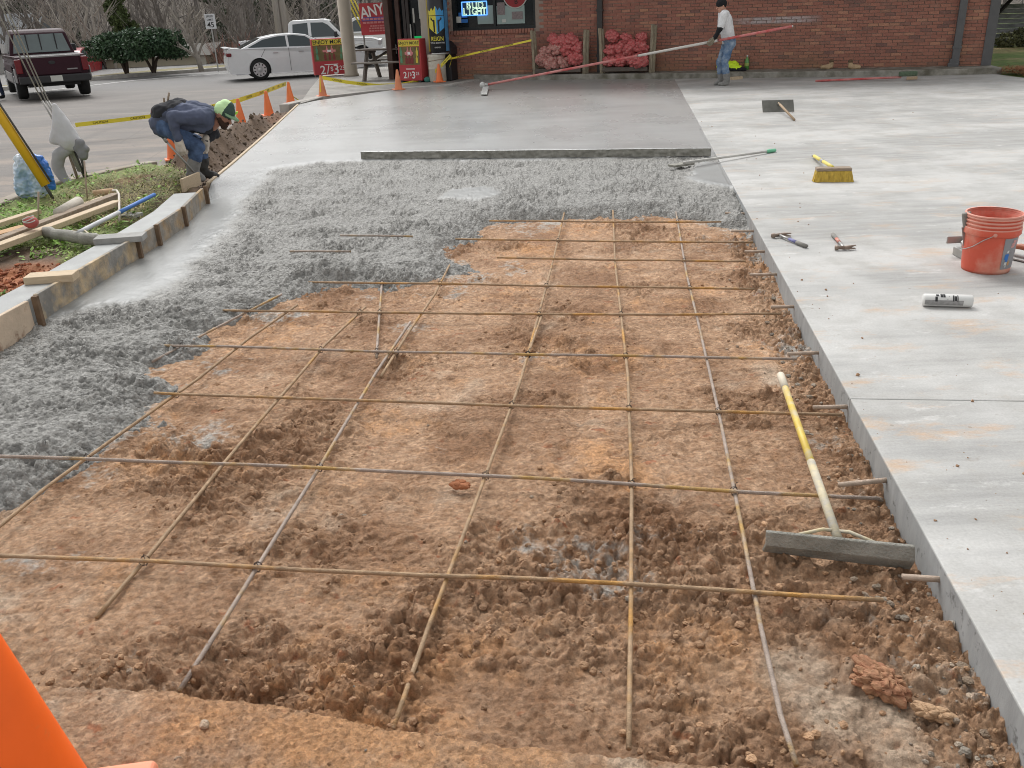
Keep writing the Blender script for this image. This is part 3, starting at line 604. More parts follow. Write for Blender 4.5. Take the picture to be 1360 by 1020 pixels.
# crumbs on the heap
idx = np.flatnonzero((sh.ravel() > 0)); pick = gw.choice(idx, 1300); r = .006+.03*gw.uniform(0, 1, 1300)**4
Ph = np.stack([Xg.ravel()[pick], Yg.ravel()[pick], Zg.ravel()[pick]+r*.3], -1)
M_CLODB = mat('brown spoil clods', (.12, .086, .057), .9, var=.3, scale=10, rndv=.35, bump=.5, bscale=60)
tag(obj('spoil_clods', scatter_blobs(Ph, r, M_CLODB, 8)), 'brown clods on the soil heap beside the poured slab', 'clods', kind='stuff')
idx = np.flatnonzero((redp.ravel() > .3) & (bl.ravel() > .3)); pick = gw.choice(idx, 500); r = .006+.022*gw.uniform(0, 1, 500)**2.2
M_RED = mat('red clay lumps', (.25, .085, .04), .9, var=.3, scale=20, rndv=.3)
tag(obj('red_clay_lumps', scatter_blobs(np.stack([Xg.ravel()[pick], Yg.ravel()[pick], Zg.ravel()[pick]+r*.2], -1), r, M_RED, 9)), 'lumps of red clay dug up beside the wet curb', 'clods', kind='stuff')

# ------------------------------------------------------------------ wet curb behind its form boards
M_FORM = mat('used form plywood', (.47, .36, .225), .8, var=.3, scale=12, bump=.4, bscale=60, c2=(.23, .22, .20), c2scale=4.5, c2pos=.5, c2soft=.08, stretch=(1, 1, 1))
M_FORM2 = mat('muddy form board', (.27, .245, .21), .85, var=.3, scale=14, bump=.5, bscale=60, c2=(.36, .25, .14), c2scale=4, c2pos=.56, c2soft=.08)
M_FORM0 = mat('pale form board', (.55, .44, .33), .8, var=.2, scale=8, bump=.3, bscale=60, c2=(.30, .20, .14), c2scale=5, c2pos=.62, c2soft=.04)
M_STAKE = mat('form stake', (.16, .105, .065), .9, var=.3, scale=14, bump=.4)
M_CURBW = mat('fresh curb concrete', (.27, .274, .27), .5, var=.1, scale=6, bump=.12, bscale=120, c2=(.31, .32, .31), c2scale=5)
cl = [G(*p) for p in [(-160, 555), (-60, 500), (15, 452), (60, 422), (110, 392), (140, 372), (190, 340), (212, 325), (247, 300), (270, 275)]]
strip('wet_curb', cl, .03, .26, -.12, .15, M_CURBW)
fb = thing('curb_formwork', 'stained form boards and stakes holding the wet curb', 'formwork', cl[5])
for i, (a, b_) in enumerate([((-160, 555), (47, 432)), ((58, 424), (185, 343)), ((188, 341), (211, 326)), ((213, 325), (246, 301)), ((248, 299), (274, 271))]):
    A_, B_ = G(*a), G(*b_); d = (B_-A_); L_ = d.length; M = frame(A_, d, Vector((-d.y, d.x, 0)))
    mb = MB(); k = 6
    mb.box((L_/2, .015, .05+.004*(i % 2)), (L_, .028, .22), M); mb.build('form_board', [M_FORM0, M_FORM, M_FORM2, M_FORM2, M_FORM2][i], fb, bevel=.004, world=True)
for p in [(54, 428), (186.5, 342), (212, 325.5), (247, 300), (275.5, 270)]:
    q = G(*p); mb = MB(); mb.box((q.x+.012, q.y-.012, .045), (.035, .035, .26)); mb.build('stake', M_STAKE, fb, world=True, bevel=.003)
M_PINE = mat('pale new lumber', (.52, .41, .28), .75, var=.14, scale=8, bump=.15, bscale=80, stretch=(1, 8, 8))
M_OLDW = mat('weathered lumber', (.27, .20, .14), .85, var=.25, scale=8, bump=.4, bscale=80, stretch=(1, 8, 8), c2=(.34, .28, .22), c2scale=3)
M_CEMW = mat('cement caked lumber', (.32, .315, .30), .8, var=.18, scale=10, bump=.5, bscale=90)
el = [G(*p, 0) for p in [(278, 244), (309, 218.5), (353, 180), (397, 139)]]
ef = thing('edge_form', 'pale form board along the edge of the screeded slab beside the soil heap', 'formwork', el[0])
for a, b_ in zip(el[:-1], el[1:]):
    d = b_-a; M = frame(a, d, Vector((-d.y, d.x, 0))); mb = MB(); mb.box((d.length/2, .02, -.06), (d.length-.004, .036, .15), M); mb.build('form_board', M_PINE, ef, bevel=.003, world=True)

# ------------------------------------------------------------------ kerb and walk in front of the shop
KB = [Vector(p) for p in [(-.25, 23.0, 0), (.7, 22.5, 0), (4.6, 20.8, 0), (8.49, 19.15, 0), (10.3, 18.72, 0)]]
WA, WB = Vector((-1.35, 23.74, 0)), Vector((10.35, 19.44, 0))
mb = MB()
back = [WA+Vector((.4, .1, 0)), WB+Vector((0.1, .15, 0))]
top = [(p.x, p.y) for p in KB]+[(10.5, 19.6), (-.9, 23.8)]
mb.prism([(x, y) for x, y in top], .45, Matrix.Translation((0, 0, -.33)))
mb.build('shop_kerb', M_KERB, bevel=.02, kind='structure')
pts = [G(*p)[:2] for p in [(398, 138), (430, 129), (500, 121), (600, 113), (640, 105.5)]]+[(-.2, 22.95), (1, 25), (1, 33), G(436, 95)[:2], G(424, 104)[:2], G(412, 118)[:2]]
mb = MB(); mb.prism([(x, y) for x, y in pts], .5, Matrix.Translation((0, 0, -.49))); mb.build('shop_walk', M_PAVE, bevel=.01, kind='structure')
strip('walk_edge', [G(*p) for p in [(383, 139.5), (430, 129), (500, 121), (600, 113), (640, 105.5)]], -.005, .22, -.4, .018, M_KERBTOP)

# ------------------------------------------------------------------ the brick shop
wdir = (WB-WA).normalized(); wang = math.atan2(wdir.y, wdir.x); WL = (WB-WA).length; WH = 3.3
shop = thing('brick_shop', 'red brick convenience shop with neon signs in its window', 'shop', (WA.x, WA.y, 0), wang)
nin = Vector((-wdir.y, wdir.x, 0)); WM = Matrix((wdir, nin, Vector((0, 0, 1)))).transposed().to_4x4(); WM.translation = WA
def wallp(px, py):                                    # photograph point -> (along, up) on the wall face
    d = Vector(ray(px, py)); n = Vector((-wdir.y, wdir.x, 0)); c = Vector((0, 0, CH)); t = (WA-c).dot(n)/d.dot(n); q = c+d*t-WA
    return q.dot(wdir), q.z
bm_ = bpy.data.materials.new('red brick'); 
def brick_material():
    m, N, L, b = nodes_mat('red brick'); p = pos(N)
    ge = N.new('ShaderNodeNewGeometry'); oi = N.new('ShaderNodeObjectInfo')
    rn = n_math(N, L, 'FRACT', n_math(N, L, 'ADD', ge.outputs['Random Per Island'], oi.outputs['Random']), 0)
    cr = N.new('ShaderNodeValToRGB'); e = cr.color_ramp.elements
    e[0].position = 0; e[0].color = (.29, .125, .092, 1); e[1].position = 1; e[1].color = (.43, .205, .14, 1)
    for q, c in ((.25, (.35, .15, .108, 1)), (.5, (.325, .135, .10, 1)), (.75, (.40, .18, .125, 1)), (.9, (.19, .10, .085, 1)), (.93, (.44, .22, .14, 1))):
        k = e.new(q); k.color = c
    L.new(rn, cr.inputs[0]); c = cr.outputs[0]
    c = n_mix(N, L, n_range(N, L, n_noise(N, L, p, 6, 5, .7), .54, .68, 0., .5), c, (.36, .20, .15))
    sz = N.new('ShaderNodeSeparateXYZ'); L.new(p, sz.inputs[0])
    base = n_math(N, L, 'MULTIPLY', n_range(N, L, sz.outputs['Z'], .12, .75, 1., 0.), n_range(N, L, n_noise(N, L, p, 1.2, 4), .35, .65))
    c = n_mix(N, L, n_math(N, L, 'MULTIPLY', base, .6), c, (.27, .165, .085))
    a0, z0 = wallp(992, 30); a1, _ = wallp(1075, 25)         # pale smear of old paint across the bricks
    q0 = WA+wdir*a0; q1 = WA+wdir*a1
    sm = n_math(N, L, 'MULTIPLY', n_math(N, L, 'MULTIPLY', n_range(N, L, sz.outputs['X'], q0.x-.4, q0.x+.1), n_range(N, L, sz.outputs['X'], q1.x-.2, q1.x+.3, 1., 0.)),
         n_range(N, L, n_math(N, L, 'ABSOLUTE', n_math(N, L, 'SUBTRACT', sz.outputs['Z'], z0+.03), 0), .05, .085, 1., 0.))
    c = n_mix(N, L, n_math(N, L, 'MULTIPLY', sm, n_range(N, L, n_noise(N, L, p, 9, 4), .32, .5, .25, .85)), c, (.47, .42, .42))
    h = N.new('ShaderNodeHueSaturation'); L.new(c, h.inputs['Color']); L.new(n_range(N, L, n_noise(N, L, p, 45, 4), .3, .7, .85, 1.15), h.inputs['Value'])
    L.new(h.outputs[0], b.inputs['Base Color']); b.inputs['Roughness'].default_value = .85; n_bump(N, L, n_noise(N, L, p, 90, 4), .4, .004, b); return m
bpy.data.materials.remove(bm_); M_BRICK = brick_material()
M_MORTAR = mat('mortar', (.31, .25, .21), .95, var=.2, scale=8, bump=.3)
M_TRIMD = mat('dark bronze trim', (.05, .046, .044), .5, var=.1)
M_TRIMG = mat('grey painted trim', (.115, .115, .118), .55, var=.1)
w0, wz0 = wallp(601, 36); w1, wz1 = wallp(711, 30); WZ = 1.16; W1, W2 = w0, w1
b0 = .0; mb = MB()
mb.box((W1/2, .115, WH/2), (W1, .20, WH)); mb.box(((W2+WL)/2, .115, WH/2), (WL-W2, .20, WH)); mb.box(((W1+W2)/2, .115, WZ/2), (W2-W1, .20, WZ)); mb.box(((W1+W2)/2, .115, (2.35+WH)/2), (W2-W1, .20, WH-2.35))
mb.box((WL-.12, 4.2, WH/2), (.2, 8., WH)); mb.box((WL/2-.5, 8.1, WH/2), (WL-1.2, .2, WH))
mb.build('wall', M_MORTAR, shop)
BLn, BH, BJ = .203, .0575, .0102
mbx = MB(); mbx.box((0, 0, 0), (BLn, .09, BH)); bme = mbx.mesh(M_BRICK)
mbh = MB(); mbh.box((0, 0, 0), (.098, .09, BH)); bmh = mbh.mesh(M_BRICK)
mall = MB(); cand = []
row = 0; z = BH/2+.01
while z < WH-.03:
    a = (0 if row % 2 == 0 else -(BLn+BJ)/2)
    while a < WL-.02:
        s0, s1 = max(a, 0.0), min(a+BLn, WL-.012)
        if s1-s0 > .03:
            c = (s0+s1)/2
            if not (W1-.03 < c < W2+.03 and WZ-.1 < z < 2.46) and not (s1 > W1 and s0 < W2 and WZ-.1 < z < 2.46):
                cand.append((s0, s1, z))
        a += BLn+BJ
    z += BH+BJ; row += 1
def vis_key(c):
    q = WA+wdir*((c[0]+c[1])/2); return (0 if .16 < c[2] < 1.42 and c[1]-c[0] > .19 else 1e3)+(V(q.x, q.y, c[2]-CH)).length
cand.sort(key=vis_key)
for i, (s0, s1, z) in enumerate(cand):
    dy = rnd.uniform(-.002, .003); dz = rnd.uniform(-.0015, .0015)
    if i < 296: obj('brick', bme, shop, ((s0+s1)/2, .04+dy, z+dz))
    else: mall.box(((s0+s1)/2, .04+dy, z+dz), (s1-s0, .09, BH))
o = obj('brickwork', mall.mesh(M_BRICK), shop); o['kind'] = 'stuff'
mb = MB(); k = int((W2-W1+.06)/.075)
for i in range(k):
    mb.box((W1-.03+.0375+i*.075, .012, WZ-.048), (.062, .14, .092))
o = mb.build('sill_bricks', M_BRICK, shop); o['kind'] = 'stuff'
# roof edge and soffit above the picture
mb = MB(); mb.box((WL/2-.9, 3.6, WH+.15), (WL+3.2, 10.5, .3)); mb.build('roof', M_TRIMD, shop, bevel=.02)
# window
M_GLASSD = mat('dark shop glass', (.012, .016, .018), .06, var=0, spec=.6)
M_FRAMEB = mat('black window frame', (.012, .016, .017), .4, var=0)
win = MB(); H_ = 2.32-WZ; ww = W2-W1
for bx_ in [((W1+W2)/2, WZ+.035, ww, .07), ((W1+W2)/2, 2.30, ww, .08)]: win.box((bx_[0], .07, bx_[1]), (bx_[2]-.004, .08, bx_[3]))
am, _ = wallp(656, 20); ar, _ = wallp(697, 20)
for x_, w_ in ((W1+.05, .09), (am, .06), (W2-.03, .055)): win.box((x_, .07, (WZ+2.32)/2), (w_, .074, H_-.1))
wf = win.build('window', M_FRAMEB, shop)
for x0, x1 in ((W1+.095, am-.03), (am+.03, W2-.058)):
    mb = MB(); mb.box(((x0+x1)/2, .085, (WZ+2.3)/2), (x1-x0, .01, H_-.14)); mb.build('pane', M_GLASSD, wf)
M_NEONB = mat('blue neon', (.05, .15, .5), .4, var=0, emit=(.12, .38, 1.), estr=1.0)
M_NEONW = mat('pale green neon', (.5, .8, .6), .4, var=0, emit=(.75, 1., .72), estr=1.1)
M_BACKB = mat('neon backing', (.03, .08, .16), .4, var=.1)
M_PAPER = mat('pale paper', (.55, .56, .52), .8, var=.08, scale=4)
M_BLIND = mat('grey green film', (.30, .38, .36), .5, var=.08, scale=3)
M_REDS = mat('dark red sign', (.28, .02, .025), .4, var=.05)
M_PINKP = mat('grey print', (.24, .20, .20), .8, var=.3, scale=40)
M_BLK = mat('black print', (.015, .015, .015), .6, var=0)
M_BLUE = mat('bright blue print', (.03, .16, .48), .5, var=.1)
def wq(mb, px0, py0, px1, py1, y, th):                # a flat piece on the shop front between two photograph points
    a0, z0 = wallp(px0, py0); a1, z1 = wallp(px1, py1)
    mb.box(((a0+a1)/2, y, (z0+z1)/2), (abs(a1-a0), th, abs(z1-z0)))
mb = MB(); wq(mb, 632, 8, 655, 31.5, .072, .006); mb.build('window_film', M_BLIND, wf)
mb = MB(); wq(mb, 658, 8, 696, 31, .072, .006); mb.build('window_film', M_BLIND, wf)
a0, z0 = wallp(613, 21); a1, z1 = wallp(645, 1.5)
ng = MB(); ng.box(((a0+a1)/2, .066, (z0+z1)/2), (a1-a0, .012, z1-z0)); nb = ng.build('neon_sign', M_BACKB, wf, label='blue framed neon sign lettered BUD LIGHT')
mb = MB()
for q in (((a0, z0), (a1, z0)), ((a1, z0), (a1, z1)), ((a1, z1), (a0, z1)), ((a0, z1), (a0, z0))): mb.tube([(q[0][0], .052, q[0][1]), (q[1][0], .052, q[1][1])], .014, 6)
o = mb.build('neon_tube', M_NEONB, nb)
def spaced(mb, s, size, x, z, y, bold, step):
    for i, ch in enumerate(s): put_text(mb, ch, size, FR(x+(i-(len(s)-1)/2)*step, z, y), bold, .9)
mb = MB(); FR = lambda x, z, y=.05: Matrix.Translation((x, y, z)) @ Matrix.Rotation(math.radians(90), 4, 'X')
spaced(mb, 'BUD', .235, (a0+a1)/2+.01, z0+(z1-z0)*.71, .05, .018, .16); spaced(mb, 'LIGHT', .225, (a0+a1)/2-.0, z0+(z1-z0)*.27, .05, .016, .128)
mb.build('neon_letters', M_NEONW, nb)
mb = MB(); spaced(mb, 'BUD', .235, (a0+a1)/2+.01, z0+(z1-z0)*.71, .046, -.016, .16); spaced(mb, 'LIGHT', .225, (a0+a1)/2-.0, z0+(z1-z0)*.27, .046, -.018, .128); mb.build('letter_cores', M_BACKB, nb)
mb = MB(); wq(mb, 605, 30.5, 611, 22, .062, .01); mb.build('sticker', M_PAPER, wf)
mb = MB(); wq(mb, 608, 24, 619, 16.5, .067, .01); mb.cur = 0; wq(mb, 611, 30.5, 620, 25.5, .063, .01); mb.build('poster', M_BLUE, wf)
mb = MB(); wq(mb, 679, 26, 693, 15, .062, .008); mb.build('notice', M_PINKP, wf)
mb = MB(); wq(mb, 659.5, 20, 669, 3, .061, .008); mb.build('notice', M_PINKP, wf)
mb = MB(); wq(mb, 666, 30, 671, 25.5, .062, .008); mb.build('notice', M_PAPER, wf)
ac, zc_ = wallp(683, -8)
mb = MB(); mb.lathe([(.30, 0), (.30, .012)], 28, Matrix.Translation((ac, .062, zc_)) @ Matrix.Rotation(math.radians(90), 4, 'X')); sg = mb.build('round_sign', M_REDS, wf, label='round dark red sign hanging in the window')
mb = MB(); mb.tube([(ac+.31*math.cos(t*.2618), .058, zc_+.31*math.sin(t*.2618)) for t in range(25)], .016, 5); mb.build('sign_rim', M_PAPER, sg)
mb = MB(); put_text(mb, 'B', .16, FR(ac+.02, zc_-.17, .046), .01); mb.build('sign_letter', M_BLK, sg)
# downspouts, corner board
def spout(px, pyb, wid, dep, elbow):
    a, _ = wallp(px, 60); _, zb_ = wallp(px, pyb); mb = MB(); mb.box((a, -.062, (zb_+WH)/2), (wid, dep, WH-zb_))
    if elbow: mb.box((a-.02, -.105, zb_+.02), (wid*1.25, .17, .15)); mb.box((a-.04, -.16, zb_-.03), (wid*1.35, .11, .10))
    o = mb.build('downspout', M_TRIMD if not elbow else M_TRIMG, shop, bevel=.012)
    for zz in (.5, 1.5, 2.6):
        m2 = MB(); m2.box((a, -.064, zz), (wid+.03, dep+.012, .05)); m2.build('strap', M_TRIMD if not elbow else M_TRIMG, o)
spout(797.5, 96, .125, .10, False); spout(1271, 84, .15, .11, True)
mb = MB(); mb.box((WL-.03, -.022, WH/2), (.19, .035, WH-.1)); mb.box((WL+.05, .10, WH/2), (.035, .21, WH-.1)); mb.build('corner_board', M_TRIMG, shop, bevel=.006)
# entrance to the left of the bricks: cream post, dark door in a dark frame
M_CREAM = mat('cream post', (.50, .46, .39), .6, var=.06, scale=3)
M_DOORF = mat('dark door frame', (.035, .028, .026), .4, var=.1)
M_INT = mat('dim shop interior', (.03, .03, .03), .8, var=.3, scale=2)
M_BROWN = mat('brown cladding', (.085, .05, .04), .7, var=.25, scale=6)
EY = .35
aP, _ = wallp(565, 40)
mb = MB(); mb.box((aP, .05, 1.5), (.2, .2, 3.)); mb.build('entrance_post', M_CREAM, shop, bevel=.012)
mb = MB(); mb.box((aP/2+.06, .2, 1.6), (-aP-.24, .2, 3.2)); mb.build('entrance_wall', M_BRICK, shop)
def ex(px): return wallp(px, 50)[0]*1.0
e0, e1, e2, e3, e4 = ex(507), ex(514), ex(528), ex(536), ex(559)
mb = MB(); mb.box(((e0+e1)/2, EY, 1.5), (e1-e0, .3, 3.)); mb.build('corner_pillar', M_BROWN, shop, bevel=.01)
mb = MB(); mb.box(((e1+e4)/2+.05, EY+.12, 1.55), (e4-e1+.2, .03, 3.)); mb.build('entrance_glass', M_GLASSD, shop)
dr = MB()
for x_ in (e2+.05, e3-.02, e4+.04): dr.box((x_, EY+.05, 1.15), (.085, .06, 2.24))
dr.box(((e2+e4)/2, EY+.05, 2.3), (e4-e2+.16, .055, .09)); dr.box(((e3+e4)/2, EY+.05, .09), (e4-e3, .055, .16)); do_ = dr.build('door', M_DOORF, shop, bevel=.006)
mb = MB(); mb.tube([(e3+.07, EY-.03, .75), (e3+.07, EY-.03, 1.35)], .018, 8); mb.build('handle', M_PAPER, do_, True)
mb = MB(); mb.box((e2-.12, EY+.02, 1.5), (.11, .08, 3.)); mb.build('door_jamb', M_BROWN, shop)
mb = MB()
for x_, z_, w_, h_ in ((e3+.12, 1.55, .05, .34), (e3+.30, 1.72, .045, .5), (e3+.32, 1.15, .04, .3)): mb.box((x_, EY+.098, z_), (w_, .006, h_))
mb.build('glass_stickers', M_PAPER, do_)
M_GRN = mat('glowing green sticker', (.01, .42, .12), .5, var=.05, emit=(.01, .6, .15), estr=.25)  # sticker is no lamp; a faint green glow is added to its colour
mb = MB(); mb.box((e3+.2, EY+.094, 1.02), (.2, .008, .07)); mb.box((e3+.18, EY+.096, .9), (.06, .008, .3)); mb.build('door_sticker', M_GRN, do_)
mb = MB(); mb.box((e3+.02, EY+.0, .72), (.21, .012, .26)); mb.build('door_notice', M_PAPER, do_)
mb = MB(); mb.box((e2-.33, EY+.1, .75), (.1, .012, .22)); mb.build('door_notice', M_PAPER, do_)
# canopy column
M_COLUMN = mat('tan painted column', (.40, .345, .275), .6, var=.08, scale=3, bump=.1)
cb = G(467, 101, .01); mb = MB(); mb.lathe([(.215, 0), (.215, .05), (.185, .09), (.182, 3.4)], 24, Matrix.Translation(cb)); mb.build('canopy_column', M_COLUMN, None, True, label='round tan canopy column standing between the pickup and the picnic table', cat='column')
# ------------------------------------------------------------------ rebar mat
def rebar(label, pts, z, m, r=.0078, group=None, zs=None):
    P_ = [G(p[0], p[1], (zs or {}).get(i, z)) for i, p in enumerate(pts)]
    Q = []
    for i, (a, b_) in enumerate(zip(P_[:-1], P_[1:])):
        k = max(2, int((b_-a).length/.12))
        for j in range(k):
            t = j/k; Q.append(a.lerp(b_, t)+Vector((0, 0, .004*mnoise.noise((a.lerp(b_, t)*1.7)))))
    Q.append(P_[-1])
    mb = MB(); mb.tube(Q, r, 8); mb.build('rebar', m, None, True, label=label, cat='rebar', group=group)
CG, LG = 'rebars laid across the bed', 'rebars laid along the bed'
cross = [('crosswise rebar nearest to the camera, just behind the clay shelf', [(-60, 735), (0, 738), (200, 745), (400, 757), (560, 764), (700, 768), (840, 776), (1000, 786), (1173, 797)]),
 ('second crosswise rebar from the camera, crossed by the yellow handled rake', [(-60, 603), (0, 606), (115, 609), (330, 617), (560, 628), (700, 635), (835, 643), (1000, 654), (1168, 662)]),
 ('third crosswise rebar from the camera, coming out of the concrete beside a yellow patch', [(205, 522), (235, 523.5), (400, 529), (560, 534.5), (700, 539), (840, 543), (1000, 548), (1118, 551)]),
 ('fourth crosswise rebar from the camera, just above the top of the rake handle', [(150, 458), (300, 460), (500, 467), (700, 471), (900, 474), (1058, 477)]),
 ('fifth crosswise rebar from the camera, leaving the rough concrete at mid bed', [(285, 412), (500, 415), (700, 417), (900, 418), (1037, 417)]),
 ('sixth crosswise rebar from the camera, touching the concrete edge at its left end', [(395, 374.5), (600, 377), (750, 380), (900, 382), (1002, 384)]),
 ('seventh crosswise rebar from the camera, short and half in concrete splashes', [(660, 342), (800, 345), (990, 347)]),
 ('third crosswise rebar from the front of the poured concrete', [(605, 317), (700, 319), (800, 320.5), (1000, 322)]),
 ('crosswise rebar farthest from the camera, beside the front of the poured concrete', [(650, 293), (800, 294.5), (958, 294.5)])]
for i, (lb, p) in enumerate(cross): rebar(lb, p, -.072, M_REBAR if i in (0, 2, 4, 5) else (M_REBARG if i in (1, 3) else M_REBAR), group=CG, zs={0: .03, 1: .03, 2: .0, 3: -.05} if i == 1 else None)
for lb, p in [('thin bar end sunk in the rough concrete farther from the camera', [(452, 313), (500, 313), (548, 314)]), ('thin bar end sunk in the rough concrete above a bare orange patch', [(385, 334), (425, 334), (466, 334)])]:
    rebar(lb, p, .012, M_REBARG, .008, group='bar ends in the rough concrete')
along = [('lengthwise rebar nearest to the cured slab', [(1058, 1016), (1037, 950), (1010, 830), (985, 700), (955, 550), (930, 440), (912, 365), (897, 277)], M_REBARG, {0: -.10}),
 ('second lengthwise rebar from the cured slab, nearly upright in view', [(835, 995), (838, 800), (839, 640), (834, 500), (825, 420), (817, 350), (814, 279)], M_REBAR, {0: -.10}),
 ('third lengthwise rebar from the cured slab, running the whole bed', [(522, 968), (570, 830), (642, 640), (690, 510), (715, 420), (735, 345), (750, 280)], M_REBAR, {0: -.10}),
 ('short bar lapped beside the third lengthwise rebar', [(687, 520), (703, 466), (720, 418)], M_REBAR, {}),
 ('fourth lengthwise rebar from the cured slab, ending beyond the fifth cross bar', [(238, 918), (300, 820), (350, 740), (420, 628), (500, 494), (545, 428)], M_REBARG, {0: -.11}),
 ('thin bar lapped onto the far end of the fourth lengthwise rebar', [(506, 500), (545, 438), (578, 390), (597, 352)], M_REBAR, {}),
 ('fifth lengthwise rebar from the cured slab, with a yellow tinge', [(128, 820), (200, 735), (300, 612), (370, 530), (430, 460), (485, 408)], M_REBAR, {0: -.12}),
 ('lengthwise rebar along the edge of the rough concrete, nearest to the curb', [(-40, 730), (0, 698), (60, 648), (115, 609), (235, 523), (262, 504), (330, 450), (395, 405)], M_REBAR, {}),
 ('lone thin bar standing out of the concrete tongue', [(500, 475), (503, 430), (507, 378), (518, 330)], M_REBARG, {}),
 ('lengthwise bar half buried at the rough concrete edge', [(202, 480), (250, 455), (328, 414), (374, 391)], M_REBARG, {0: -.10, 3: -.06})]
for lb, p, m_, zs in along: rebar(lb, p, -.088, m_, group=LG, zs=zs)

def pxcross(a, b):
    for p, q in zip(a[:-1], a[1:]):
        for r, s in zip(b[:-1], b[1:]):
            d = (q[0]-p[0])*(s[1]-r[1])-(q[1]-p[1])*(s[0]-r[0])
            if abs(d) < 1e-6: continue
            t = ((r[0]-p[0])*(s[1]-r[1])-(r[1]-p[1])*(s[0]-r[0]))/d; u_ = ((r[0]-p[0])*(q[1]-p[1])-(r[1]-p[1])*(q[0]-p[0]))/d
            if 0 <= t <= 1 and 0 <= u_ <= 1: return (p[0]+t*(q[0]-p[0]), p[1]+t*(q[1]-p[1]))
mb = MB()
for _, a in cross:
    for _, b_, _, _ in along:
        q = pxcross(a, b_)
        if q is None or rnd.random() < .5: continue
        c = G(*q, -.080); s = rnd.choice((-1, 1))
        for k in (-1, 1):
            d = Vector((1, s*k, 0)).normalized(); mb.tube([c+d*.019*math.cos(t_)+Vector((0, 0, .019*math.sin(t_))) for t_ in np.linspace(0, 6.283, 11)], .0015, 4)
        mb.tube([c+Vector((0, 0, .018)), c+Vector((.008, .01*s, .034)), c+Vector((.014, .012*s, .030))], .0015, 4)
M_TIE = mat('tie wire', (.06, .05, .045), .7, metal=.4, var=.2)
if mb.v: mb.build('wire_ties', M_TIE, None, label='twisted tie wires at the rebar crossings', cat='tie wire', kind='stuff')
# ------------------------------------------------------------------ rake lying in the bed
M_YEL = mat('yellow painted steel', (.62, .45, .08), .45, var=.12, scale=14, c2=(.55, .48, .33), c2scale=9, c2pos=.6, c2soft=.08)
M_YELD = mat('cement smeared handle', (.56, .48, .30), .75, var=.15, scale=20, bump=.3, c2=(.40, .38, .34), c2scale=14)
M_CEMD = mat('cement caked steel', (.235, .228, .195), .7, var=.22, scale=16, bump=.7, bscale=110, c2=(.32, .31, .275), c2scale=10)
M_STEEL = mat('dull steel', (.36, .355, .34), .45, metal=.6, var=.15, scale=14)
M_GRIPW = mat('pale hand grip', (.62, .56, .45), .7, var=.1)
M_BLKP = mat('black plastic', (.02, .02, .022), .5, var=.05)
rk = thing('concrete_rake', 'yellow handled concrete rake with a caked grey blade lying on the rebar', 'rake', G(1112, 735, -.1))
tl, tr = G(1018, 707, -.02), G(1216, 727, -.02); bl_, br_ = G(1013, 733, -.125), G(1209, 757, -.125)
mb = MB(); k = 12
for i in range(k+1):
    t = i/k; top_ = tl.lerp(tr, t); bot = bl_.lerp(br_, t); md = top_.lerp(bot, .5)+Vector((0, -.018, 0))
    for q in (top_, md, bot): mb.v += [tuple(q), tuple(q+Vector((0, .012, .004)))]
for i in range(k):
    o = i*6; p = o+6
    mb.f += [(o, p, p+2, o+2), (o+2, p+2, p+4, o+4), (o+1, o+3, p+3, p+1), (o+3, o+5, p+5, p+3), (o, o+1, p+1, p), (o+4, p+4, p+5, o+5)]
mb.f += [(0, 2, 3, 1), (2, 4, 5, 3), (k*6, k*6+1, k*6+3, k*6+2), (k*6+2, k*6+3, k*6+5, k*6+4)]; mb.mi = [0]*len(mb.f)
mb.build('blade', M_CEMD, rk, False, .003, world=True)
h0, h1 = G(1113, 716, -.045), G(1036, 496, -.02)
mb = MB(); mb.tube([h0, h0.lerp(h1, .38)], .0165, 12); mb.build('handle_socket', M_YELD, rk, True, world=True)
mb = MB(); mb.tube([h0.lerp(h1, .3), h0.lerp(h1, .9)], .0155, 12); mb.build('handle', M_YEL, rk, True, world=True)
mb = MB(); mb.tube([h0.lerp(h1, .88), h0.lerp(h1, .985), h0.lerp(h1, 1.0)], [.0185, .0185, .010], 12); mb.build('grip', M_GRIPW, rk, True, world=True)
jj = h0.lerp(h1, .035)
for q in (tl.lerp(tr, .18), tl.lerp(tr, .78)):
    mb = MB(); mb.tube([jj, jj.lerp(q, .3)+Vector((0, 0, .012)), q+Vector((0, .005, -.008))], .0065, 6); mb.build('brace', M_YELD, rk, True, world=True)

# ------------------------------------------------------------------ screed board, floats, brooms, hammers on the slab
sb_ = thing('screed_board', 'long straight screed board caked with wet concrete, across the pour', 'screed', G(712, 209))
A_, B_ = G(480, 211, 0), G(944, 207, 0); d = B_-A_; M = frame(A_, d, Vector((-d.y, d.x, 0)))
mb = MB(); mb.box((d.length/2, .02, .045), (d.length, .038, .085), M); mb.build('board', mat('aluminium screed', (.42, .43, .43), .4, metal=.5, var=.1), sb_, bevel=.004, world=True)
xs = np.linspace(.0, d.length, 260); zs_ = np.linspace(.0, .088, 12); Xs, Zs = np.meshgrid(xs, zs_)
Ys = -.006-.012*bumps(Xs, Zs, .05, 3)*6*.3-.01*np.maximum(0, fbm(Xs, Zs, .2, 3, 7))+.03*np.maximum(0, fbm(Xs, Zs*2, .35, 3, 9)-.2)*sst(.05, .1, Zs)
vv = [tuple(M @ Vector(p)) for p in np.stack([Xs, Ys, Zs], -1).reshape(-1, 3)]; c = len(xs)
mb = MB(); mb.add(vv, [(r*c+j, r*c+j+1, (r+1)*c+j+1, (r+1)*c+j) for r in range(11) for j in range(c-1)]); mb.build('caked_concrete', M_CEMD, sb_, True, world=True)

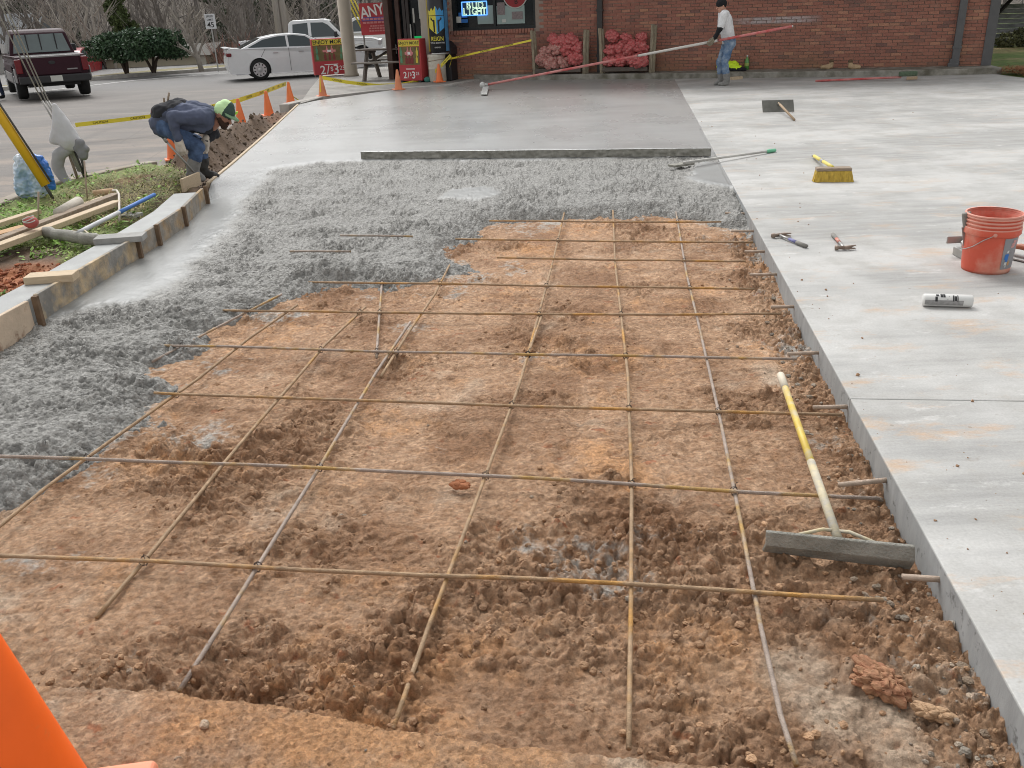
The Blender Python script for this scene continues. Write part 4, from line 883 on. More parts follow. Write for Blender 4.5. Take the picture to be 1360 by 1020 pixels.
M_GREENG = mat('mint green grip', (.16, .50, .30), .5, var=.08)
M_POLE = mat('grey steel pole', (.50, .49, .46), .5, metal=.3, var=.15, scale=10)
t = thing('long_float', 'grey pole with a mint green grip lying from the wet pour onto the slab', 'float', G(960, 212))
a, b_ = G(908, 216, .06), G(1030, 199.5, .02)
mb = MB(); mb.tube([a, b_], .014, 10); mb.build('pole', M_POLE, t, True, world=True)
mb = MB(); e = (b_-a).normalized(); mb.tube([b_-e*.16, b_-e*.14, b_-e*.01, b_], [.012, .021, .021, .014], 10); mb.build('grip', M_GREENG, t, True, world=True)
mb = MB(); q = G(905, 218.5, .012); mb.box((0, 0, 0), (.30, .11, .025), frame(q, e, Vector((-e.y, e.x, 0)))); mb.build('blade', M_CEMD, t, bevel=.006, world=True)

M_WOOD = mat('worn wooden handle', (.40, .29, .19), .75, var=.2, scale=9, stretch=(6, 6, 1))
M_DRKST = mat('dark steel blade', (.17, .168, .15), .5, metal=.4, var=.25, scale=10)
t = thing('steel_rake', 'dark blade rake with a wooden handle standing on the cured slab', 'rake', G(1034, 149.5))
a, b_ = G(1013, 149.5, .01), G(1055, 148.5, .01); mb = MB()
mb.plate([a, b_, b_+Vector((0, .10, .17)), a+Vector((0, .10, .17))], .006); mb.build('blade', M_DRKST, t, world=True, bevel=.002)
m0 = a.lerp(b_, .52)+Vector((0, .07, .13)); h1 = G(1055, 159, .02)
mb = MB(); mb.tube([m0, m0.lerp(h1, .12), h1], [.012, .018, .017], 10); mb.build('handle', M_WOOD, t, True, world=True)
mb = MB(); mb.tube([m0+Vector((0, .01, -.02)), m0.lerp(h1, .10)], .02, 10); mb.build('socket', M_DRKST, t, True, world=True)

M_BRIS = mat('yellow bristles', (.50, .34, .06), .9, var=.35, scale=60, bump=1, bscale=120, stretch=(1, 1, .2))
M_YELB = mat('bright yellow handle', (.72, .60, .14), .5, var=.06)
t = thing('push_broom', 'push broom with stiff yellow bristles and a yellow handle on the slab', 'broom', G(1106, 241))
a, b_ = G(1084, 241.5, 0), G(1129, 241, 0); d = b_-a; M = frame(a, d, Vector((-d.y, d.x, 0)))
mb = MB()
for i in range(26):
    for j in range(5):
        x = (i+.5)/26*d.length; y = j*.022; s = Vector((rnd.uniform(-.012, .012)+(x/d.length-.5)*.03, rnd.uniform(-.012, .006)-.02, 0))
        mb.add([(x-.011, y-.012, .10), (x+.011, y-.012, .10), (x+.011, y+.012, .10), (x-.011, y+.012, .10), (x-.014+s.x, y-.016+s.y, .002), (x+.014+s.x, y-.016+s.y, .002), (x+.014+s.x, y+.014+s.y, .002), (x-.014+s.x, y+.014+s.y, .002)], [(0, 1, 2, 3), (4, 7, 6, 5), (0, 4, 5, 1), (1, 5, 6, 2), (2, 6, 7, 3), (3, 7, 4, 0)], M)
mb.build('bristles', M_BRIS, t, world=True)['kind'] = 'stuff'
mb = MB(); mb.box((d.length/2, .045, .115), (d.length+.01, .11, .03), M); mb.build('block', M_OLDW, t, bevel=.006, world=True)
h0 = M @ Vector((d.length*.47, .06, .13)); h1 = G(1080, 206.5, .03); hm = h0.lerp(h1, .5)
mb = MB(); mb.tube([h0, h0.lerp(h1, .46)], .017, 10); mb.build('handle', M_YELB, t, True, world=True)
mb = MB(); mb.tube([h0.lerp(h1, .44), h0.lerp(h1, .54)], .02, 10); mb.build('joint', M_STEEL, t, True, world=True)
mb = MB(); mb.tube([h0.lerp(h1, .53), h0.lerp(h1, .95)], .018, 10); mb.build('handle', M_YELB, t, True, world=True)
mb = MB(); mb.tube([h0.lerp(h1, .94), h1], .019, 10); mb.build('end_cap', M_STEEL, t, True, world=True)

M_BLUEG = mat('dusty blue grip', (.16, .16, .32), .6, var=.15); M_REDG = mat('red grip', (.55, .10, .07), .6, var=.2, scale=30, c2=(.5, .32, .25), c2scale=20)
M_GREYG = mat('grey dusty rubber', (.22, .21, .19), .8, var=.2, scale=20)
def hammer(label, hp, ep, mid, claw_side, endm):
    hd, en = G(*hp, .02), G(*ep, .016); d = hd-en; L_ = d.length; t = thing('claw_hammer', label, 'hammer', (en.x, en.y, 0), group='hammers on the slab')
    M = frame(en, d, Vector((-d.y, d.x, 0)))
    mb = MB(); mb.tube([(0, 0, 0), (L_*.33, 0, 0), (L_*.36, 0, 0)], [.017, .016, .012], 10, M, flat=.8); mb.build('grip', endm, t, True, world=True)
    mb = MB(); mb.tube([(L_*.34, 0, 0), (L_*.62, 0, 0)], .0135, 10, M, flat=.8); mb.build('collar', mid, t, True, world=True)
    mb = MB(); mb.tube([(L_*.6, 0, 0), (L_, 0, 0)], [.011, .012], 8, M, flat=.75); mb.build('shaft', M_STEEL, t, True, world=True)
    mb = MB(); s = claw_side
    mb.tube([(L_, -.062*s, 0), (L_, -.040*s, 0), (L_, -.036*s, 0), (L_, 0, 0)], [.017, .017, .012, .014], 10, M)
    for k in (-1, 1): mb.tube([(L_, 0, 0), (L_-.005, .035*s, .006*k), (L_-.028, .085*s, .011*k)], [.014, .010, .004], 6, M)
    mb.build('head', mat('hammer steel', (.26, .20, .16), .55, metal=.5, var=.25, scale=30), t, True, world=True)
hammer('claw hammer with a blue band on its handle, beside the slab edge', (1035, 312), (1071, 327), M_BLUEG, -1, M_GREYG)
hammer('claw hammer with a red handle, beside the blue banded one', (1121, 329), (1106, 311), M_REDG, 1, M_GREYG)

# red pole float lying along the kerb
M_REDP = mat('red painted pole', (.50, .075, .075), .5, var=.12, scale=5, c2=(.58, .26, .24), c2scale=3)
M_WHTP = mat('white painted pole', (.60, .57, .53), .5, var=.08)
M_GREENB = mat('faded green brush', (.10, .14, .09), .9, var=.3, scale=30)
t = thing('kerb_broom', 'red poled broom with a faded green head lying along the kerb', 'broom', G(1140, 104))
a, b_ = G(1083, 107.5, .02), G(1197, 102.5, .06); mb = MB(); mb.tube([a, b_], .022, 10); mb.build('pole', M_REDP, t, True, world=True)
e = (b_-a).normalized(); M = frame(b_, e, Vector((-e.y, e.x, 0)))
mb = MB(); mb.box((.12, .0, .06), (.34, .10, .09), M); mb.build('brush', M_GREENB, t, bevel=.02, world=True)
mb = MB(); mb.box((.19, -.07, -.02), (.20, .05, .06), M); mb.build('block', M_WOOD, t, bevel=.01, world=True)
# off-cut of white board by the kerb
mb = MB(); a, b_ = G(971, 106, 0), G(985, 105, 0); d = b_-a; mb.box((d.length/2, 0, .03), (d.length, .09, .06), frame(a, d, Vector((-d.y, d.x, 0)))); mb.build('board_offcut', M_PINE, None, bevel=.004, label='pale board offcut lying on the slab against the kerb behind the worker', cat='board')

# ------------------------------------------------------------------ bucket and the things round it
M_BUCK = mat('red orange bucket plastic', (.62, .10, .055), .5, var=.12, scale=5, c2=(.64, .36, .27), c2scale=2.6, c2pos=.57, c2soft=.12, bump=.1, bscale=40)
M_BUCKR = mat('dusty bucket rim', (.66, .30, .23), .6, var=.1, scale=10)
bc = G(1308, 357, 0); bk = thing('bucket', 'red plastic bucket with a grey label and ribbed rim, dusty with cement', 'bucket', bc, .0)
sc = 1.10
mb = MB(); mb.lathe([(.118*sc, .004), (.128*sc, 0), (.131*sc, .02), (.146*sc, .285), (.146*sc, .30), (.146*sc, .36), (.150*sc, .368), (.146*sc, .368), (.140*sc, .30), (.125*sc, .02), (.0, .018)], 40)
mb.build('shell', M_BUCK, bk, True)
for z, r in ((.283, .153), (.307, .151), (.330, .152), (.352, .152), (.366, .1535)):
    mb = MB(); mb.lathe([(r*sc-.010, z-.005), (r*sc, z-.006), (r*sc+.002, z), (r*sc, z+.006), (r*sc-.010, z+.005)], 40, cap=False); mb.build('rib', M_BUCKR, bk, True)
mb = MB(); mb.lathe([(.152*sc, .245), (.1545*sc, .25), (.1545*sc, .283), (.152*sc, .288)], 40, cap=False); mb.build('collar', M_BUCK, bk, True)
def on_bucket(u, z, off=.003): # u metres round from the face towards the camera
    r = (.131+(z-.02)*.0566)*sc+off; a = -math.pi/2-.49+u/r; return (r*math.cos(a), r*math.sin(a), z)
def bpatch(mb, u0, u1, z0, z1, off, skew=0., k=8):
    vs = []
    for i in range(k+1):
        u = u0+(u1-u0)*i/k
        vs += [on_bucket(u+0, z0, off), on_bucket(u+skew, z1, off)]
    mb.add(vs, [(2*i, 2*i+2, 2*i+3, 2*i+1) for i in range(k)])
mb = MB(); bpatch(mb, .085, .20, .035, .235, .0025, .0, 12); bpatch_o = mb.build('label', mat('grey bucket label', (.27, .265, .275), .5, var=.1, scale=20), bk, True)
for m_, rects in ((M_PINKP, []), (mat('pink print', (.62, .30, .28), .5, var=.05), [(.135, .165, .175, .19), (.140, .172, .192, .205), (.150, .178, .207, .222)]), (M_BLUE, [(.100, .128, .10, .135), (.108, .125, .085, .10)]),
                  (mat('white print', (.65, .65, .63), .5, var=0), [(.104, .122, .062, .082), (.112, .126, .142, .158), (.112, .12, .048, .06)]), (mat('orange print', (.6, .3, .08), .5, var=0), [(.130, .142, .06, .085)])):
    if not rects: continue
    mb = MB()
    for r in rects: bpatch(mb, *r, .0042, .004, 4)
    mb.build('label_print', m_, bpatch_o, True)
mb = MB(); pts = []
for i in range(21):
    t_ = i/20; a = -math.pi/2-.35-1.05+2.1*t_*1.0; r = .158*sc+.006; pts.append((r*math.cos(a), r*math.sin(a), .26-.15*math.sin(math.pi*t_)*0-.17*(1-t_)*(t_)*2.4))
hA = on_bucket(.02, .262, .012); pts = [Vector(hA), Vector(on_bucket(-.04, .225, .012)), Vector(on_bucket(-.10, .175, .012)), Vector(on_bucket(-.16, .145, .014)), Vector(on_bucket(-.23, .13, .016)), Vector(on_bucket(-.31, .14, .012))]
mb.tube(pts, .003, 6); mb.build('bail_handle', M_STEEL, bk, True)
mb = MB(); mb.tube([on_bucket(.02, .262, .0), on_bucket(.02, .262, .016)], .012, 10); mb.build('bail_ear', M_BUCKR, bk, True)
t = thing('trowel', 'steel trowel standing in the red bucket, its grey grip over the rim', 'trowel', bc+Vector((-.09, .03, .06)))
mb = MB(); mb.box((0, 0, .27), (.055, .028, .10), Matrix.Rotation(math.radians(-14), 4, 'Y')); mb.build('grip', M_GREYG, t, bevel=.008)
mb = MB(); mb.box((0, 0, .12), (.075, .004, .22), Matrix.Rotation(math.radians(-14), 4, 'Y')); mb.build('blade', M_STEEL, t, bevel=.001)
t = thing('edger', 'steel hand edger lying behind the left side of the red bucket', 'edger', G(1277, 342))
q = t.location.copy(); mb = MB(); mb.box((q.x-.0, q.y, .03), (.05, .17, .06)); mb.box((q.x-.03, q.y+.06, .11), (.12, .012, .05)); mb.build('blade', M_STEEL, t, bevel=.006, world=True)
mb = MB(); mb.tube([(q.x, q.y-.02, .06), (q.x, q.y+.02, .10), (q.x+.05, q.y+.05, .115)], .014, 8); mb.build('handle', M_STEEL, t, True, world=True)
t = thing('hand_float', 'steel hand float with a brown wooden handle lying at the right of the bucket', 'float', G(1358, 346))
a = G(1336, 338, .012); e = (G(1420, 358, .012)-a).normalized(); M = frame(a, e, Vector((-e.y, e.x, 0)))
mb = MB(); mb.box((.2, 0, .0), (.46, .11, .012), M); mb.box((.2, 0, .012), (.38, .03, .014), M); mb.build('plate', M_STEEL, t, bevel=.003, world=True)
mb = MB(); mb.tube([(.02, 0, .06), (.09, 0, .075), (.30, 0, .07)], [.015, .02, .017], 10, M); mb.tube([(.22, 0, .0), (.22, 0, .07)], .009, 6, M); mb.build('handle', mat('brown wooden grip', (.34, .12, .06), .5, var=.15), t, True, world=True)
# cartridge
M_WHITE = mat('white plastic tube', (.62, .62, .60), .4, var=.04); M_TUBEG = mat('grey print band', (.27, .265, .26), .5, var=.25, scale=60)
t = thing('sealant_cartridge', 'white sealant cartridge with grey print lying on the slab in front of the bucket', 'cartridge', G(1258, 402))
a, b_ = G(1226, 398, .038), G(1291, 400, .038); d = b_-a; L_ = d.length; M = frame(a, d, Vector((-d.y, d.x, 0)))
mb = MB(); mb.tube([(0, 0, 0), (.006, 0, 0), (L_-.006, 0, 0), (L_, 0, 0)], [.033, .036, .036, .033], 20, M); body = mb.build('tube', M_WHITE, t, True, world=True, bevel=.0)
def tube_patch(x0, x1, a0, a1, m_, nm, off=.0006):
    mb = MB(); k = 8; vs = []
    for i in range(k+1):
        a = math.radians(a0+(a1-a0)*i/k); r = .036+off
        vs += [M @ Vector((x0, -r*math.cos(a), r*math.sin(a))), M @ Vector((x1, -r*math.cos(a), r*math.sin(a)))]
    mb.add(vs, [(2*i, 2*i+1, 2*i+3, 2*i+2) for i in range(k)]); mb.build(nm, m_, t, True, world=True)
tube_patch(.0+.004, L_*.8, -30, 18, M_TUBEG, 'print_band')
for x0, x1, a0, a1 in ((.22, .27, 5, 50), (.24, .30, 55, 80), (.33, .38, 45, 88), (.385, .43, 45, 88), (.47, .48, 20, 30), (.5, .51, 50, 60), (.58, .61, 10, 70), (.62, .66, 15, 60), (.67, .69, 10, 72)):
    tube_patch(L_*x0, L_*x1, a0, a1, M_BLKP, 'print_mark', .0012)

# ------------------------------------------------------------------ things lying in the planting bed
def board(label, a, b_, w_, th, m_, z, grp='boards lying in the bed'):
    A_, B_ = G(*a, z), G(*b_, z); d = B_-A_; mb = MB(); mb.box((d.length/2, 0, 0), (d.length, w_, th), frame(A_, d, Vector((-d.y, d.x, 0)))); mb.build('board', m_, None, bevel=.004, label=label, cat='board', group=grp)
board('long pale board nearest to the wet curb among the stacked boards', (-40, 342), (156, 269), .09, .045, M_PINE, .14)
board('long dark brown board behind the pale one in the bed', (-40, 334), (155, 259), .09, .045, M_OLDW, .15)
board('short orange tinted board lying under the red ball', (-50, 326), (34, 302), .12, .04, mat('orange tinted board', (.46, .28, .14), .75, var=.15, scale=8, stretch=(1, 8, 8)), .13)
board('clean white board at the back of the bed, near the frame edge', (-50, 313), (50, 281), .09, .04, M_PINE, .11)
board('short pale board end lying beyond the long dark board', (104, 276), (140, 263), .09, .04, M_PINE, .08)
mb = MB(); a, b_ = G(77, 283, .17), G(104, 268, .17); mb.tube([a, b_], [.045, .05], 14); mb.build('concrete_core', mat('chalky cylinder', (.46, .42, .36), .85, var=.15, scale=12, bump=.3), None, True, label='short chalky cylinder lying on the dark brown board', cat='cylinder')
mb = MB(); a, b_ = G(124, 257.5, .1), G(151, 254, .1); mb.tube([a, b_], .035, 12); mb.build('wood_billet', mat('fresh wood billet', (.48, .32, .19), .8, var=.15, scale=10), None, True, label='short round wood billet beyond the end of the dark board', cat='billet')
mb = MB(); q = [G(150, 253, .14), G(155, 253, .17), G(158, 258, .18), G(158.5, 280, .12), G(158.5, 297, .05)]; mb.tube(q, .011, 8); mb.build('bent_pipe', mat('white bent pipe', (.55, .50, .43), .6, var=.1), None, True, label='thin white pipe bent over like a hook at the board ends', cat='pipe')
t = thing('chalk_ball', 'red ball with white stripes resting on the boards', 'ball', G(43, 303, .18))
mb = MB(); mb.ball((0, 0, .05), (.06, .055, .05), 16, 12); mb.build('ball', mat('red ball', (.42, .10, .09), .7, var=.2, scale=14), t, True)
mb = MB()
for k in range(3): mb.tube([(.061*math.cos(a)*.9, .0571*math.sin(a)*.9-.004, .05+.026+.006*k*(1 if k else 0)+.02*math.sin(a+k)) for a in np.linspace(-2.6, -.4, 8)], .0045, 5)
mb.build('stripe', M_PAPER, t, True)
for lb, a, z0, b_, z1 in (('thin steel pin standing in the weeds at the white board', (51, 296), .05, (51, 255), .37), ('thin steel pin standing in the bed beside the hung sweatshirt', (116, 268), .05, (112, 214), .52)):
    A_ = G(*a, z0); B_ = D(*b_, A_.y); mb = MB(); mb.tube([A_, B_], .008, 6); mb.build('steel_pin', M_DOWEL, None, True, label=lb, cat='steel pin', group='pins in the bed')
# rake with blue handle
M_BLUEH = mat('blue painted handle', (.06, .17, .46), .45, var=.12, scale=10)
t = thing('curb_rake', 'blue handled concrete rake with a caked blade lying across the bed', 'rake', G(100, 315, .08))
A_, B_ = G(60, 309, .13), G(134, 320, .13); d = B_-A_; M = frame(A_, d, Vector((-d.y, d.x, 0)))
mb = MB(); k = 10
mb.tube([(d.length*i/k, .012*math.sin(i*2.3), .006*math.sin(i*1.7)) for i in range(k+1)], [.038+.006*math.sin(i*3.1) for i in range(k+1)], 10, M, flat=1.3); mb.build('blade', M_CEMD, t, True, world=True)
h0, h1 = G(104, 309, .17), G(205, 258.5, .13)
mb = MB(); mb.tube([h0, h0.lerp(h1, .08), h0.lerp(h1, .48)], [.016, .019, .019], 10); mb.build('socket', mat('chalky ferrule', (.48, .49, .50), .6, var=.15), t, True, world=True)
mb = MB(); mb.tube([h0.lerp(h1, .42), h1], .0185, 10); mb.build('handle', M_BLUEH, t, True, world=True)
for q in (.35, .85):
    mb = MB(); mb.tube([h0.lerp(h1, .06), M @ Vector((d.length*q, 0, .03))], .008, 6); mb.build('brace', M_YELD, t, True, world=True)
# blocks on the wet curb
def block(label, px, py, z, size, ang, m_, m2=None):
    q = G(px, py, z); mb = MB(); mb.box((q.x, q.y, z+size[2]/2), size, Matrix.Translation(q) @ Matrix.Rotation(ang, 4, 'Z') @ Matrix.Translation(-q)); mb.build('lumber_block', m_, None, bevel=.004, label=label, cat='block')
block('cement caked lumber block bridging the wet curb at the rake blade', 161, 320, .15, (.36, .16, .045), .12, M_CEMW)
block('pale lumber block bridging the wet curb near the red clay', 70, 373, .15, (.31, .13, .05), .10, M_PINE)
block('flat grey scrap lying in the bed beside the blue handle', 172, 288, .05, (.20, .14, .03), -.3, M_CEMW)
def big_clod(label, px, py, size, m_, seed, rz):
    bm = bmesh.new(); bmesh.ops.create_icosphere(bm, subdivisions=5, radius=1)
    sv = Vector(size)*28
    for v in bm.verts:
        q = Vector((v.co.x*sv.x, v.co.y*sv.y, v.co.z*sv.z))+Vector((seed*7, 0, 0)); d0 = mnoise.voronoi(q)[0]; v.co *= .62+.40*min(.5, d0[1]-d0[0])**.6*1.0+.38*mnoise.noise(q*.42)+.16*mnoise.noise(q*1.1)+.07*mnoise.noise(q*3.1)
    me = bpy.data.meshes.new('clod'); bm.to_mesh(me); bm.free(); me.materials.append(m_)
    o = obj('clay_clod', me, None, G(px, py, -.105)+Vector((0, 0, size[2]*.12)), label=label, cat='clod', group='big clay clods'); o.scale = size; o.rotation_euler = (0, 0, rz)
M_BIGC = mat('red brown clay clod', (.35, .19, .105), .9, var=.3, scale=4, bump=.4, bscale=16, c2=(.29, .135, .075), c2scale=2.2, c2soft=.08)
big_clod('biggest reddish clay clod, near the lower end of the cured slab edge', 1168, 905, (.115, .06, .048), M_BIGC, 1, -.75)
big_clod('flat tan clay sliver lying below the biggest clod', 1245, 950, (.085, .028, .022), mat('tan clay clod', (.42, .27, .16), .9, var=.25, scale=4, bump=.6, bscale=9), 2, -.5)
big_clod('red clay chip beside the second crosswise rebar at mid bed', 612, 644, (.055, .028, .022), mat('red clay chip', (.40, .16, .075), .9, var=.2, scale=4, bump=.6, bscale=9), 3, -.4)
mb = MB(); a, b_ = G(243, 253, .03), G(266, 243, .03); d = b_-a; mb.box((d.length/2, 0, .05), (d.length, .03, .14), frame(a, d, Vector((-d.y, d.x, 0)))); mb.build('form_offcut', M_PINE, None, bevel=.003, label='pale form board offcut standing at the worker\'s boot', cat='board')
# ------------------------------------------------------------------ remeshed soft shapes
def soft(mb, voxel, m, name, parent=None, smooth=6, fold=0., ffreq=9., bones=None, mats=None, label=None, cat=None, group=None, drop=False):
    me = mb.mesh(); o = bpy.data.objects.new('tmp', me); COL.objects.link(o)
    r = o.modifiers.new('r', 'REMESH'); r.mode = 'VOXEL'; r.voxel_size = voxel
    s = o.modifiers.new('s', 'SMOOTH'); s.iterations = smooth; s.factor = .5
    bpy.context.view_layer.update()
    n = bpy.data.meshes.new_from_object(o.evaluated_get(bpy.context.evaluated_depsgraph_get()))
    bpy.data.objects.remove(o); bpy.data.meshes.remove(me)
    k = len(n.vertices); co = np.zeros(k*3, np.float32); n.vertices.foreach_get('co', co); co = co.reshape(-1, 3)
    if fold:
        no = np.zeros(k*3, np.float32); n.vertices.foreach_get('normal', no); no = no.reshape(-1, 3)
        f = np.array([mnoise.noise(Vector(p)*ffreq)+.5*mnoise.noise(Vector(p)*ffreq*2.3+Vector((5, 2, 1))) for p in co]); f = np.sign(f)*np.abs(f)**.8 if fold > 0 else np.abs(f)*1.6-.4
        co = co+no*(f*fold)[:, None]; n.vertices.foreach_set('co', co.ravel())
    n.materials.clear()
    if bones:
        for q in mats: n.materials.append(q)
        fc = np.zeros(len(n.polygons)*3, np.float32); n.polygons.foreach_get('center', fc); fc = fc.reshape(-1, 3)
        best = np.full(len(fc), 1e9); bi = np.zeros(len(fc), np.int32)
        for p0, p1, r, mi in bones:
            a = np.array(p0); e = np.array(p1)-a; t = np.clip(((fc-a)@e)/(e@e+1e-9), 0, 1); dd = np.linalg.norm(fc-a-t[:, None]*e, axis=1)/r
            b_ = dd < best; best[b_] = dd[b_]; bi[b_] = mi
        n.polygons.foreach_set('material_index', bi)
    else: n.materials.append(m)
    n.polygons.foreach_set('use_smooth', [True]*len(n.polygons)); n.update()
    off = Vector((0, 0, 0))
    if parent is None:
        off = Vector((*(co.min(0)+co.max(0))[:2]/2, co[:, 2].min())); co = co-np.array(off, dtype=np.float32); n.vertices.foreach_set('co', co.ravel())
    else:
        bpy.context.view_layer.update(); inv = np.array(parent.matrix_world.inverted()); co = co@inv[:3, :3].T+inv[:3, 3]; n.vertices.foreach_set('co', co.astype(np.float32).ravel())
    n.update()
    return obj(name, n, parent, off, label=label, cat=cat, group=group)

# ------------------------------------------------------------------ guy wires, the sweatshirt on them, yellow guard, plastic bag
M_WIRE = mat('galvanised strand', (.40, .39, .37), .5, metal=.4, var=.1); M_WIRED = mat('dark guy rod', (.10, .095, .09), .5, metal=.5, var=.15)
anch = G(113, 238, .02)
for lb, top_, mid in (('leftmost of three thin guy wires running up past the maroon pickup', (0, 22), (56, 134)), ('middle of three thin guy wires running up past the maroon pickup', (0, 4), (61, 134)), ('rightmost of three thin guy wires running up past the maroon pickup', (4, 0), (64.5, 134))):
    a = D(*mid, anch.y-.02); b_ = D(*top_, anch.y-.2); b_ = a+(b_-a)*4.5
    low = D(mid[0]*.0+106+(mid[0]-60)*.35, 228, anch.y-.01)
    mb = MB(); mb.tube([low, D(mid[0]+15, 160, anch.y-.02), a], .011, 6, cap=True); mb.tube([a, a.lerp(b_, .5), b_], .0075, 6); mb.build('guy_wire', M_WIRE, None, True, label=lb, cat='guy wire', group='guy wires')
t = thing('ground_anchor', 'rusty ground anchor rods rising from the weeds under the hung sweatshirt', 'anchor', anch)
for a, b_ in (((104, 240), (92, 205)), ((114, 240), (98, 198)), ((116, 239), (104, 196))):
    mb = MB(); mb.tube([D(*a, anch.y+.03), D(*b_, anch.y)], .017, 8); mb.build('rod', M_OLDW if a[0] == 104 else M_WIRED, t, True, world=True)
M_SWEAT = mat('light grey fleece', (.53, .53, .54), .95, var=.10, scale=6, bump=.3, bscale=60); M_SWEAT2 = mat('mid grey fleece', (.22, .22, .225), .95, var=.15, scale=6)
sw = MB(); y0 = anch.y-.06
def sp(px, py, dy=0.): return D(px, py, y0+dy)
for a, b_, r0, r1 in (((72, 140), (82, 165), .035, .10), ((82, 165), (92, 186), .10, .12), ((76, 165), (72, 186), .06, .06), ((74, 186), (96, 190), .05, .07), ((96, 188), (102, 192), .10, .08)): sw.cap(sp(*a), sp(*b_), r0, r1)
s1 = soft(sw, .014, M_SWEAT, 'sweatshirt', None, 14, .007, 7, label='light grey sweatshirt hung over the guy wires, one sleeve dangling', cat='sweatshirt')
sw = MB()
for a, b_, r0, r1 in (((90, 198), (78, 205), .07, .075), ((78, 205), (76, 222), .075, .07), ((76, 222), (84, 236), .07, .06), ((84, 236), (93, 246), .06, .055)): sw.cap(sp(*a, .02), sp(*b_, .02), r0, r1)
soft(sw, .014, mat('grey sleeve', (.36, .36, .365), .95, var=.15, scale=7), 'sleeve', s1, 10, .007, 8)
sw = MB()
for a, b_, r0, r1 in (((106, 190), (110, 206), .055, .06), ((103, 196), (112, 198), .06, .05)): sw.cap(sp(*a, -.03), sp(*b_, -.03), r0, r1)
soft(sw, .012, M_SWEAT2, 'hood', s1, 6, .01, 12)
gy = 9.0; a, b_ = D(-40, 92, gy), D(61, 246, gy); dd = (b_-a)
t = thing('guy_guard', 'yellow plastic guy guard tube sloping down beside the blue bag', 'guy guard', G(72, 267, .03))
mb = MB(); mb.tube([a-dd*.5, b_], .045, 12); mb.build('guard_tube', mat('yellow guard plastic', (.72, .42, .02), .5, var=.08, scale=3), t, True, world=True)
mb = MB(); mb.tube([b_-dd*.12, D(73, 268, gy)], .016, 8); mb.build('rod', M_WIRED, t, True, world=True)
mb = MB(); mb.tube([a-dd*.5+Vector((.05, 0, .03)), b_+Vector((.06, 0, .03))], .010, 6); mb.build('strand', M_WIRED, t, True, world=True)
M_BAG = mat('thin blue white plastic', (.36, .52, .72), .3, var=.25, scale=5, c2=(.62, .68, .74), c2scale=5, c2soft=.1, spec=.6); M_BAGB = mat('strong blue plastic', (.02, .13, .50), .3, var=.25, scale=6, spec=.6, c2=(.04, .22, .62), c2scale=8)
bgm = MB(); yb = G(45, 262, .05).y
def bp2(px, py, dy=0.): return D(px, py, yb+dy)
for a, b_, r0, r1 in (((30, 215), (33, 250), .085, .10), ((46, 222), (52, 252), .10, .09), ((36, 256), (54, 258), .05, .05), ((27, 210), (38, 214), .04, .05)): bgm.cap(bp2(*a), bp2(*b_), r0, r1)
bag = soft(bgm, .0095, M_BAG, 'plastic_bag', None, 3, -.024, 13, label='crumpled blue and white plastic bag standing in the weeds beside the yellow guard', cat='plastic bag')
bgm = MB()
for a, b_, r0, r1 in (((40, 210), (54, 214), .05, .055), ((54, 214), (64, 234), .055, .05), ((64, 232), (69, 248), .045, .035)): bgm.cap(bp2(*a, -.05), bp2(*b_, -.04), r0, r1)
bs = soft(bgm, .0095, M_BAGB, 'bag_top', bag, 3, -.02, 15)

# ------------------------------------------------------------------ cones
def cone_mat(n, c): return mat(n, c, .5, var=.06, scale=3)
M_ORA = cone_mat('cone orange', (.82, .20, .06)); M_ORA2 = mat('faded cone orange', (.72, .26, .13), .6, var=.14, scale=7); M_ORABIG = mat('bright cone orange', (.98, .15, .014), .45, var=.06, scale=9, c2=(.80, .20, .06), c2scale=7, c2pos=.68, c2soft=.06, bump=.04, bscale=30)
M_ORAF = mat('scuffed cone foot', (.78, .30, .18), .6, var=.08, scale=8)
def cone(label, loc, h, m, mf, rz=.4, tilt=(0, 0), group='small orange cones along the pour', seg=28, sc=None):
    t = thing('traffic_cone', label, 'cone', loc, group=group, rot=(tilt[0], tilt[1], rz)); s = sc or h/.45
    mb = MB(); mb.lathe([(.098*s, .022*s), (.094*s, .03*s), (.092*s, .04*s), (.026*s, h-.012*s), (.021*s, h), (.012*s, h), (.012*s, h-.03*s)], seg); mb.build('body', m, t, True)
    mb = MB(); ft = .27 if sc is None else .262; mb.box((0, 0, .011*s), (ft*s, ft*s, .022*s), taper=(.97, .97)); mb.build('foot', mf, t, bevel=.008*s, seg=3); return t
for lb, p, z, h, m_ in (('orange cone beside the bent worker\'s cap, its foot in the soil heap', (321, 167.5), -.10, .47, M_ORA), ('orange cone between the worker\'s cone and the one tied with tape', (357.5, 153.5), -.10, .46, M_ORA),
    ('orange cone at the far end of the soil heap with tape hanging down', (386.5, 138), -.06, .45, M_ORA), ('faded orange cone with a yellow stripe, at the corner of the wet slab', (429, 128), .005, .44, M_ORA2),
    ('faded orange cone in front of the picnic table', (529.5, 119), .005, .44, M_ORA2), ('orange cone standing in front of the white drum', (584, 109), .015, .43, M_ORA), ('orange cone hidden mostly behind the bent worker\'s arm', (231, 212), -.1, .40, M_ORA)):
    c = cone(lb, G(*p, z), h, m_, m_)
    if 'stripe' in lb:
        mb = MB(); mb.add([(-.075, -.06, .10), (-.045, -.085, .10), (-.012, -.035, .40), (-.03, -.02, .40)], [(0, 1, 2, 3)]); mb.build('tape_strip', mat('yellow tape strip', (.75, .55, .05), .5, var=.05), c)
big = Vector((-1.118, 1.42, -.035)); cone('big bright orange cone at the camera, standing on the clay shelf', big, .70, M_ORABIG, M_ORAF, rz=.12, group=None, seg=64, sc=1.63)

